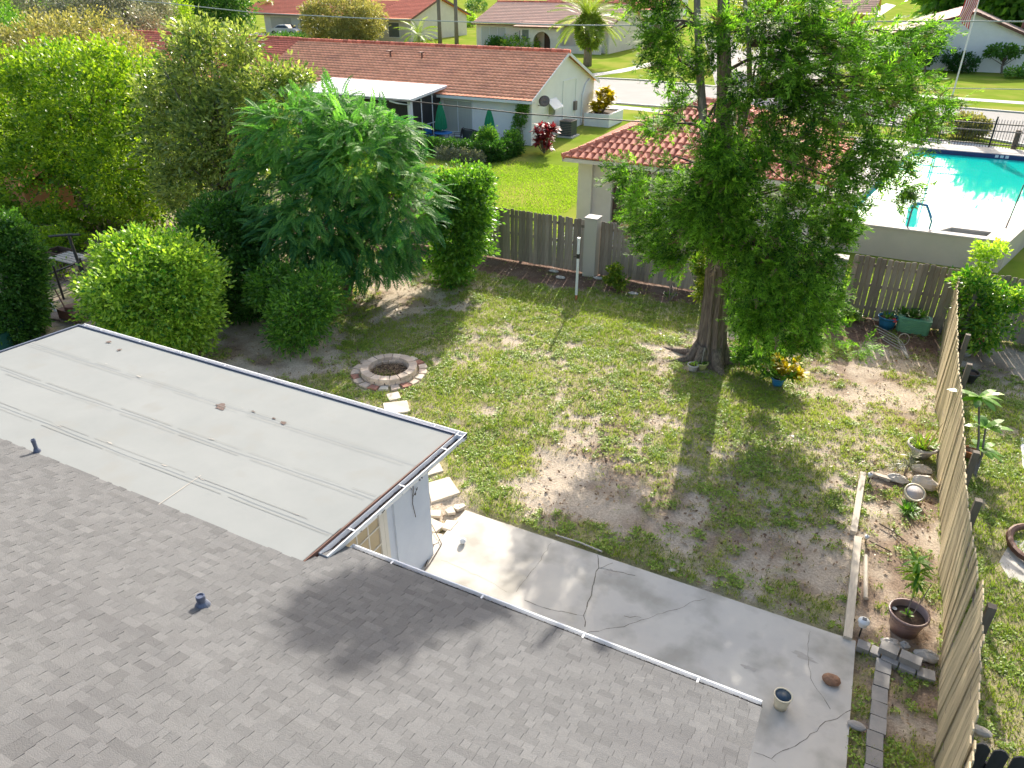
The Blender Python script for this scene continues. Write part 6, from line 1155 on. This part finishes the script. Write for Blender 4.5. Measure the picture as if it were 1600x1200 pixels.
mb = MB(); mb.tube([c+(-.02, 0, .28), c+(-.03, .02, .75), c+(-.05, .06, 1.15)], .010, 6); mb.tube([c+(.05, .02, .28), c+(.10, .05, .6), c+(.16, .1, .95)], .007, 5); mb.build('stem', M['barkgrey'], t)
straps('leaves', c+(-.05, .06, 1.12), 34, .26, .035, M['l_bright'], t, (-.3, 1.3), .35, tb=.55); straps('leaves', c+(-.12, .10, 1.28), 26, .24, .03, M['l_mid'], t, (-.3, 1.3), .35, tb=.8); straps('leaves', c+(-.04, .04, .95), 30, .22, .03, M['l_round'], t, (-.3, 1.2), .35); straps('leaves', c+(0, 0, .32), 14, .12, .03, M['l_mid'], t, (.2, 1.3), .3)
mb = MB(); mb.lathe([(.0, .0), (.035, .0), (.035, .006), (0, .006)], c+(-.19, .08, .29), 12); mb.build('plant_tag', M['white'], t)
c = P(1437, 713); t = pot('plant_pot', 'rough white pot with grassy succulents beside the tan fence', c, .27, .30, 'potwhite', taper=.55, rim=.03); straps('leaves', c+(0, 0, .27), 90, .26, .03, M['l_round'], t, (.4, 1.5), .25, spread=.22, tb=.5); straps('leaves', c+(0, 0, .3), 26, .5, .01, M['l_litter'], t, (.7, 1.5), .1, spread=.2)  # the last set, thin dry upright straps, is flower stalks
c = P(1423, 778); t = pot('bucket', 'tilted white empty bucket with grass growing before it', c, .17, .26, 'creamplastic', soil=False, dark='potwhite', cat='bucket'); t.rotation_euler = (math.radians(28), math.radians(6), 0)
c = P(1415, 800); plant('grass_clump', 'dark green grass clump before the tilted white bucket', 'plant', c, 'l_mid', [(0, 0, 0, 70, .36, .02, (.5, 1.5), .45), (.1, .05, 0, 30, .3, .02, (.5, 1.5), .4)])
c = P(1405, 745); plant('spiky_plant', 'pale spiky small plant between the rocks at the top of the bed', 'plant', P(1412, 745), 'l_grey', [(0, 0, .3, 40, .22, .02, (-.2, 1.4), .3), (-.18, .05, .15, 30, .2, .02, (0, 1.4), .3), (.05, .15, .42, 26, .2, .02, (-.2, 1.4), .2)])
def rock(label, u, v, r, sq, mat='rock', z=0, nz=.35, cat='rock'):
    c = P(u, v); mb = MB(); mb.ball(c+(0, 0, r*sq[2]*.75+z), r, 12, sq=sq, noise=nz); return at('rock', label, cat, (c[0], c[1], z), mb, M[mat])
rock('pale angular rock beside the tan fence above the white bucket', 1443, 762, .2, (1.2, .8, .7)); rock('flat pale rock at the top end of the bed', 1402, 752, .17, (1.2, .7, .5)); rock('grey block of stone beside the tan fence under the white pot', 1440, 738, .15, (1.3, .7, .6))
rock('brown heart shaped stone on the patio', 1297, 1068, .115, (1.15, .85, .6), 'rockbrown', .03, .12); rock('flat grey oval stone on the patio near the paver row', 1337, 1138, .10, (1.25, .75, .35), 'paver', .03, .05)
rock('lumpy pink grey rock on the pavers at the end of the bed', 1390, 1012, .13, (1.2, .8, .7)); rock('small white rock on the pavers', 1411, 1014, .085, (1, .9, .9), 'coping'); rock('grey rock at the right end of the cross pavers', 1446, 1030, .13, (1.3, .8, .7))
c = P(1219, 1104, .03); pot('bucket', 'cream bucket with dark blue inside standing on the patio', c, .118, .24, 'creamplastic', soil=False, dark='navy', taper=.72, rim=.008, cat='bucket')
# pavers
t = thing('paver_row', 'single row of grey pavers along the right edge of the patio', 'paver edging', (1.5, 7, 0)); y = 9.02; 
while y > 3.5:
    l = .27+random.gauss(0, .008); xc = 1.50+.004*(y-9); mb = MB(); c_ = np.array([xc+random.gauss(0, .006), y-l/2, -.02]); mb.obox(c_, (random.gauss(0, .02), 1), l-.014, .20, .095+random.gauss(0, .004)); mb.build('paver', M['paver'], t); y -= l
t = thing('paver_stack', 'stacked grey pavers closing the lower end of the planting bed', 'paver edging', (1.6, 9.2, 0))
for (ua, va, ub, vb, z, wd) in [(1340, 1003, 1360, 1011, 0, .17), (1361, 1012, 1377, 1019, 0, .17), (1378, 1022, 1405, 1034, 0, .18), (1406, 1035, 1432, 1046, 0, .18), (1433, 1047, 1462, 1056, 0, .18), (1376, 1005, 1405, 1018, .105, .17), (1407, 1019, 1441, 1034, .105, .17)]:
    a = P(ua, va, z+.1); b = P(ub, vb, z+.1); mb = MB(); mb.obox(((a+b)/2)*np.array([1, 1, 0])+(0, 0, z-.01), b-a, np.linalg.norm(b-a)*.97, wd, .105); mb.build('paver', M['paver'], t)
# white stick on the fence
mb = MB(); mb.box(1.99, 5.1, 1.3, 2.03, 6.1, 1.42); mb.v = [(x_-.0+.06*(y_-5.1)*0, y_, z_) for x_, y_, z_ in mb.v]; at('white_board', 'short white board fixed low on the tan fence at the bottom', 'board', (2.0, 5.6, 1.3), mb, M['white'])

# pots by the tree and along the back fence
c = P(1082, 580); t = pot('plant_pot', 'small white pot at the left foot of the tree', c, .13, .2, 'potwhite', n=18); straps('leaves', c+(0, 0, .17), 26, .14, .03, M['l_round'], t, (.3, 1.4), .3, spread=.08)
c = P(1096, 577); t = pot('plant_pot', 'small yellow green pot right of the white one at the tree', c, .14, .2, 'yellowpot', n=18); straps('leaves', c+(0, 0, .17), 40, .15, .03, M['l_mid'], t, (.3, 1.4), .3, spread=.1)
mb = MB(); mb.tube([c+(0, .13, .2), c+(.0, .10, .55), c+(0, .02, .62), c+(0, -.1, .22)], .006, 5); mb.build('hanger', M['coping'], t)
c = P(1214, 603); t = pot('plant_pot', 'bright blue pot with yellow leaved croton in the yard', c, .16, .24, 'bluepot', n=20)
for _ in range(16): straps('leaves', c+(random.uniform(-.38, .48), random.uniform(-.2, .3), random.uniform(.32, .68)), 18, .27, .055, M['l_yellow'], t, (.1, 1.5), .2, tb=.5)
for _ in range(10): straps('leaves', c+(random.uniform(-.35, .4), random.uniform(-.2, .3), random.uniform(.2, .42)), 12, .25, .055, M['l_mid'], t, (-.2, 1.2), .3, tb=.5)
mb = MB(); [mb.tube([c+(0, 0, .2), c+(random.uniform(-.3, .3), random.uniform(-.2, .2), .5)], .01, 5) for _ in range(8)]; mb.build('stem', M['branch'], t)
c = P(1384, 512); t = pot('plant_pot', 'wide blue tub with a pink flower before the back fence', c, .26, .36, 'bluepot', n=24); straps('leaves', c+(0, 0, .33), 26, .2, .04, M['l_mid'], t, (.3, 1.4), .2, spread=.2)
mb = MB(); [mb.ball(c+(.16+random.uniform(-.07, .07), -.16+random.uniform(-.05, .05), .30+random.uniform(-.05, .05)), .05, 6, noise=.5) for _ in range(7)]; mb.build('flower', M['pink'], t)
# ribbed green planter
a = P(1398, 520); b = P(1450, 527); t = thing('ribbed_planter', 'ribbed green rectangular planter with rounded ends before the back fence', 'planter', tuple((a+b)/2)); L_ = np.linalg.norm(b-a)*1.02; c = (a+b)/2+np.array([0, .28, 0]); w2, h = .24, .40
def rr(l, w_, z, r=.09, n=5):
    q = []
    for sx, sy, a0 in ((1, 1, 0), (-1, 1, PI/2), (-1, -1, PI), (1, -1, 3*PI/2)):
        for i in range(n): th = a0+PI/2*i/(n-1); q.append((c[0]+sx*(l-r)+r*math.cos(th), c[1]+sy*(w_-r)+r*math.sin(th), z))
    return q
mb = MB(); rings = []; zz = .0; k = 0
while zz < h: o_ = .012 if k % 2 else 0; rings += [rr(L_/2-.03+zz*.05+o_, w2-.03+zz*.05+o_, zz), rr(L_/2-.03+zz*.05+o_, w2-.03+zz*.05+o_, zz+.022)]; zz += .028; k += 1
rings += [rr(L_/2, w2, h), rr(L_/2, w2, h+.03), rr(L_/2-.05, w2-.05, h+.03)]; m_ = len(rings[0]); v = [p_ for r_ in rings for p_ in r_]; mb.add(v, [(i*m_+j, i*m_+(j+1) % m_, (i+1)*m_+(j+1) % m_, (i+1)*m_+j) for i in range(len(rings)-1) for j in range(m_)]+[tuple(range((len(rings)-1)*m_, len(rings)*m_))]); mb.build('box', M['greenpot'], t)
mb = MB(); mb.prism([(c[0]-.25, c[1]-.1), (c[0]+.1, c[1]-.12), (c[0]+.15, c[1]+.1), (c[0]-.2, c[1]+.12)], h+.03, h+.05); mb.build('soil', M['soil'], t)
for dx in (-.3, -.1, .12): straps('leaves', (c[0]+dx, c[1]+.05, h+.05), 26, .34, .05, M['l_dark' if dx < .1 else 'l_mid'], t, (.3, 1.4), .3, tb=.9)
c = P(1335, 500); plant('strap_leaf_plant', 'clump of strappy green leaves before the fence left of the blue tub', 'plant', c, 'l_round', [(random.uniform(-.35, .4), random.uniform(-.2, .25), 0, 34, .5, .045, (.5, 1.4), .5) for _ in range(6)])
c = P(1075, 480); plant('strap_leaf_plant', 'thin bare stemmed plant before the fence left of the tree', 'plant', P(1045, 470), 'l_litter', [(0, 0, .6, 14, .5, .012, (.0, 1.3), .3), (.2, .1, .3, 12, .5, .012, (-.2, 1.2), .3), (0, 0, 0, 12, .7, .012, (.3, 1.4), .4)])
plant('fern_clump', 'small green fern at the foot of the back fence near the tree', 'plant', P(1047, 462), 'l_mid', [(0, 0, 0, 30, .24, .05, (.3, 1.3), .3)])
# wire coil and pipe
mb = MB()
for i in range(5):
    q = [(1367+i*3, 508+i*5.5), (1385+i*3, 517+i*6), (1398+i*3, 524+i*6), (1410+i*2, 535+i*6), (1416+i*1.5, 547+i*4)]; mb.tube([P(u, v, .10+.05*math.sin(j*1.4+i)) for j, (u, v) in enumerate(q)], .010, 5)
th = np.linspace(0, 2*PI, 14); cc = P(1412, 530, .25); mb.tube([cc+(.13*math.cos(a_), 0, .17*math.sin(a_)) for a_ in th], .010, 5, cap=False)
at('wire_trellis', 'bent pale wire trellis lying on the ground before the green planter', 'trellis', tuple(P(1390, 530)), mb, M['coping'])
mb = MB(); mb.tube([P(1468, 522, .05), PX(1481, 472, P(1468, 522)[0]+.12)], .045, 8); at('grey_pipe', 'grey pipe leaning in the corner beside the tan fence', 'pipe', tuple(P(1468, 522)), mb, M['barkgrey'])
mb = MB(); mb.tube([P(1362, 498, .12), P(1380, 502, .12)], .03, 6); at('short_stick', 'short pale stick lying beside the blue tub', 'stick', tuple(P(1362, 498)), mb, M['timber'])
for (u, v, lb) in [(865, 425, 'grey cap of a sprinkler near the fence left of the white pole'), (876, 435, 'pale stone lying before the fence left of the white pole'), (935, 436, 'grey stone at the foot of the stucco pillar'), (990, 460, 'pale flat stone before the fence right of the yellow green bush')]: rock(lb, u, v, .13, (1.3, .8, .35))

# right hand neighbour's yard
c = P(1595, 527); t = pot('plant_pot', 'terracotta pot at the right edge before the fence', c, .26, .42, 'terra', n=24); straps('leaves', c+(0, 0, .4), 30, .3, .05, M['l_dark'], t, (.3, 1.4), .2, spread=.15, tb=.9)
c = P(1508, 556); t = pot('plant_pot', 'white pot with red flowers behind the tan fence', c, .15, .26, 'potwhite', n=18); crown(t, [(c[0]+.05, c[1]+.02, .42, .22, .2, .16)], 60, 10, .05, .08, M['l_mid'], name='leaves')
mb = MB(); [mb.ball(c+(random.uniform(-.15, .3), random.uniform(-.15, .15), .45+random.uniform(-.05, .14)), .04, 6, noise=.4) for _ in range(14)]; mb.build('flower', M['pink'], t)
c = P(1512, 598); pot('plant_pot', 'dark metal pot behind the tan fence post', c, .18, .3, 'dark', n=20, taper=.6)
c = P(1512, 715); t = pot('plant_pot', 'small pale pot holding a bare stemmed plant behind the tan fence', c, .14, .2, 'terra', n=18)
c = P(1522, 745); t = thing('frangipani_plant', 'leggy frangipani with long glossy leaves behind the tan fence', 'plant', tuple(c))
for (u, v, nl, ln) in [(1530, 620, 13, .5), (1540, 668, 13, .45), (1530, 700, 11, .4)]:
    q = PY(u, v, c[1]+.4); mb = MB(); mb.tube([c, (c+q)/2+(.05, 0, -.05), q], [.03, .022, .018], 7); mb.build('stem', M['barkgrey'], t); straps('leaves', q, nl, ln, .12, M['l_mid'], t, (-.1, .9), .35, tb=.8)
t = thing('stone_slab', 'pale square concrete slab set in the grass at the right edge', 'slab', (3.6, 12.3, 0)); mb = MB(); mb.prism([P(1560, 880)[:2], P(1575, 905)[:2], P(1640, 925)[:2], P(1640, 850)[:2], P(1580, 845)[:2]][::1], -.03, .03); mb.build('slab', M['concrete'], t)
mb = MB(); th = np.linspace(PI*.55, PI*1.55, 12); cc = P(1615, 855, .06); mb.tube([cc+(.38*math.cos(a_), .52*math.sin(a_), .05) for a_ in th], .06, 8); at('brown_ring', 'brown curved ring edging standing on the concrete slab', 'edging ring', tuple(cc), mb, M['trim'])
mb = MB(); q = [P(u, v, .03)[:2] for u, v in [(1594, 684), (1640, 690), (1640, 735), (1598, 732)]]; mb.prism(q, -.02, .035); at('white_slab', 'white flat slab at the right edge of the view', 'slab', (q[0][0], q[0][1], 0), mb, M['white'])
mb = MB(); q = PY(1530, 1140, 7.0); mb.ball(P(1532, 1143, 1.0), .09, 10, noise=.2, sq=(1.4, .8, .6)); at('post_cap', 'pale brown lump on the top of the dark fence corner', 'post cap', tuple(P(1532, 1143, 1.0)), mb, M['slab'])

# cluttered side yard on the left
def pY(u, v, z): return P(u, v, z)
b_ = P(133, 440); tp = PX(107, 367, b_[0]-.3); t = thing('umbrella_frame', 'black parasol frame standing in the cluttered side yard', 'umbrella', tuple(b_)); mb = MB(); mb.tube([b_, tp], .05, 8); mb.build('pole', M['dark'], t)
for dx, dz in ((-.8, -.12), (.45, .05)): mb = MB(); mb.tube([tp, tp+(dx, dx*.2, dz)], .04, 6); mb.build('arm', M['dark'], t)
t = thing('wire_fence', 'dark sagging wire fence across the cluttered side yard', 'fence', (-22, 11.5, 0))
for zz, r_ in ((.9, .03), (.5, .012), (.15, .012)): mb = MB(); mb.tube([P(-10, 470)+(0, 0, zz), P(60, 478)+(0, 0, zz-.1), P(140, 450)+(0, 0, zz)], r_, 5); mb.build('rail', M['dark'], t)
for u, v in ((5, 475), (60, 482), (100, 468), (140, 455)): mb = MB(); q = P(u, v); mb.tube([q, q+(0, 0, 1.1)], .035, 6); mb.build('post', M['dark'], t)
def small(name, label, cat, u, v, mat, fn): q = P(u, v); mb = MB(); fn(mb, q); at(name, label, cat, tuple(q), mb, M[mat])
small('white_post', 'short leaning white post in the side yard', 'post', 88, 488, 'white', lambda mb, q: mb.tube([q, q+(-.35, -.1, 1.0)], .045, 8))
small('bin', 'dark green bin by the corner of the flat roof', 'bin', 48, 528, 'l_bin', lambda mb, q: mb.lathe([(.2, 0), (.27, .75), (.29, .78), (.25, .78), (.2, .1), (0, .1)], q, 14)) if 0 else None
M['bin'] = pm('green_plastic', (.015, .09, .07), None, 3, .4, .03)
small('bin', 'dark green bin near the corner of the flat roof', 'bin', 46, 528, 'bin', lambda mb, q: mb.lathe([(.2, 0), (.27, .75), (.29, .78), (.25, .78), (.2, .1), (0, .1)], q, 14))
small('bin', 'second smaller green bin at the left edge below the shrub', 'bin', 10, 548, 'bin', lambda mb, q: mb.lathe([(.2, 0), (.24, .55), (.26, .58), (.22, .58), (.18, .1), (0, .1)], q, 14))
small('blue_bucket', 'pale blue bucket by the wire fence in the side yard', 'bucket', 42, 498, 'bluepot', lambda mb, q: mb.lathe([(.12, 0), (.16, .3), (.14, .3), (.11, .03), (0, .03)], q, 14))
small('grey_jug', 'grey upright tool hanging beside the blue bucket', 'tool', 60, 505, 'pipe', lambda mb, q: (mb.tube([q, q+(.05, 0, .75)], .04, 7), mb.lathe([(.10, 0), (.12, .25), (0, .3)], q, 10)))
small('grey_sheet', 'flat grey board lying by the corner of the flat roof', 'board', 105, 498, 'barkgrey', lambda mb, q: mb.prism([q[:2]+(-.7, -.35), q[:2]+(.6, -.2), q[:2]+(.7, .35), q[:2]+(-.5, .3)], .02, .09))
small('rusty_mower', 'low dark red machine behind the corner of the flat roof', 'machine', 118, 502, 'trim', lambda mb, q: (mb.box(q[0]-.4, q[1]-.2, .1, q[0]+.35, q[1]+.25, .38), mb.tube([q+(-.3, 0, .35), q+(-.9, .2, .85)], .02, 6), mb.lathe([(0, .36), (.18, .38), (.16, .5), (0, .52)], q, 12)))
small('wooden_crate', 'brown wooden crate among the plants in the side yard', 'crate', 97, 412, 'brown', lambda mb, q: (mb.box(q[0]-.4, q[1]-.3, 0, q[0]+.4, q[1]-.25, .5), mb.box(q[0]-.4, q[1]+.25, 0, q[0]+.4, q[1]+.3, .5), mb.box(q[0]-.4, q[1]-.25, 0, q[0]-.35, q[1]+.25, .5), mb.box(q[0]+.35, q[1]-.25, 0, q[0]+.4, q[1]+.25, .5)))
small('teal_barrel', 'teal barrel partly hidden left of the rounded shrub', 'barrel', 143, 470, 'bluepot', lambda mb, q: mb.lathe([(.22, 0), (.27, .35), (.22, .7), (0, .72)], q, 14))
small('folding_table', 'pale low table with slatted top behind the umbrella frame', 'table', 118, 425, 'coping', lambda mb, q: ([mb.box(q[0]-.6, q[1]-.4+i*.16, .5, q[0]+.6, q[1]-.28+i*.16, .54) for i in range(5)], [mb.tube([q+(a, b, 0), q+(a, b, .5)], .02, 5) for a in (-.5, .5) for b in (-.3, .3)]))
small('terracotta_roof', 'low terracotta tiled shed roof at the far left edge under the tree', 'shed', 20, 335, 'tile', lambda mb, q: (mb.box(q[0]-2, q[1], 0, q[0]+1.3, q[1]+2, 1.2), mb.add([(q[0]-2.2, q[1]-.3, 1.2), (q[0]+1.5, q[1]-.3, 1.2), (q[0]+1.5, q[1]+1.2, 1.9), (q[0]-2.2, q[1]+1.2, 1.9), (q[0]+1.5, q[1]+2.4, 1.2), (q[0]-2.2, q[1]+2.4, 1.2)], [(0, 1, 2, 3), (3, 2, 4, 5)])))
mb = MB(); mb.tube([P(128, 505, .4), P(121, 510, 2.4)+(0, 0, 0)], .012, 5); mb.tube([P(133, 508, 2.5), P(120, 520, 2.5)], .012, 5); at('cord', 'green white cord stretched to the corner of the flat roof', 'cord', tuple(P(128, 505, .4)), mb, M['wirepale'])
# neighbour patio pots
for x_, y_, mt, lb in ((-21.6, 38.1, 'terra', 'terracotta pot with a leafy plant beside the grey bench'), (-21.05, 37.8, 'navy', 'dark blue pot with a flowering plant beside the right parasol')):
    c = np.array([x_, y_, -.03]); t = pot('plant_pot', lb, c, .2, .34, mt, n=16); crown(t, [(x_, y_, .62, .3, .3, .26)], 60, 10, .07, .13, M['l_mid'], name='leaves')
mb = MB(); mb.box(-21.9, 37.2, -.04, -20.9, 37.5, .12); at('white_step', 'low white blocks on the neighbour patio by the pots', 'block', (-21.4, 37.3, 0), mb, M['white'])
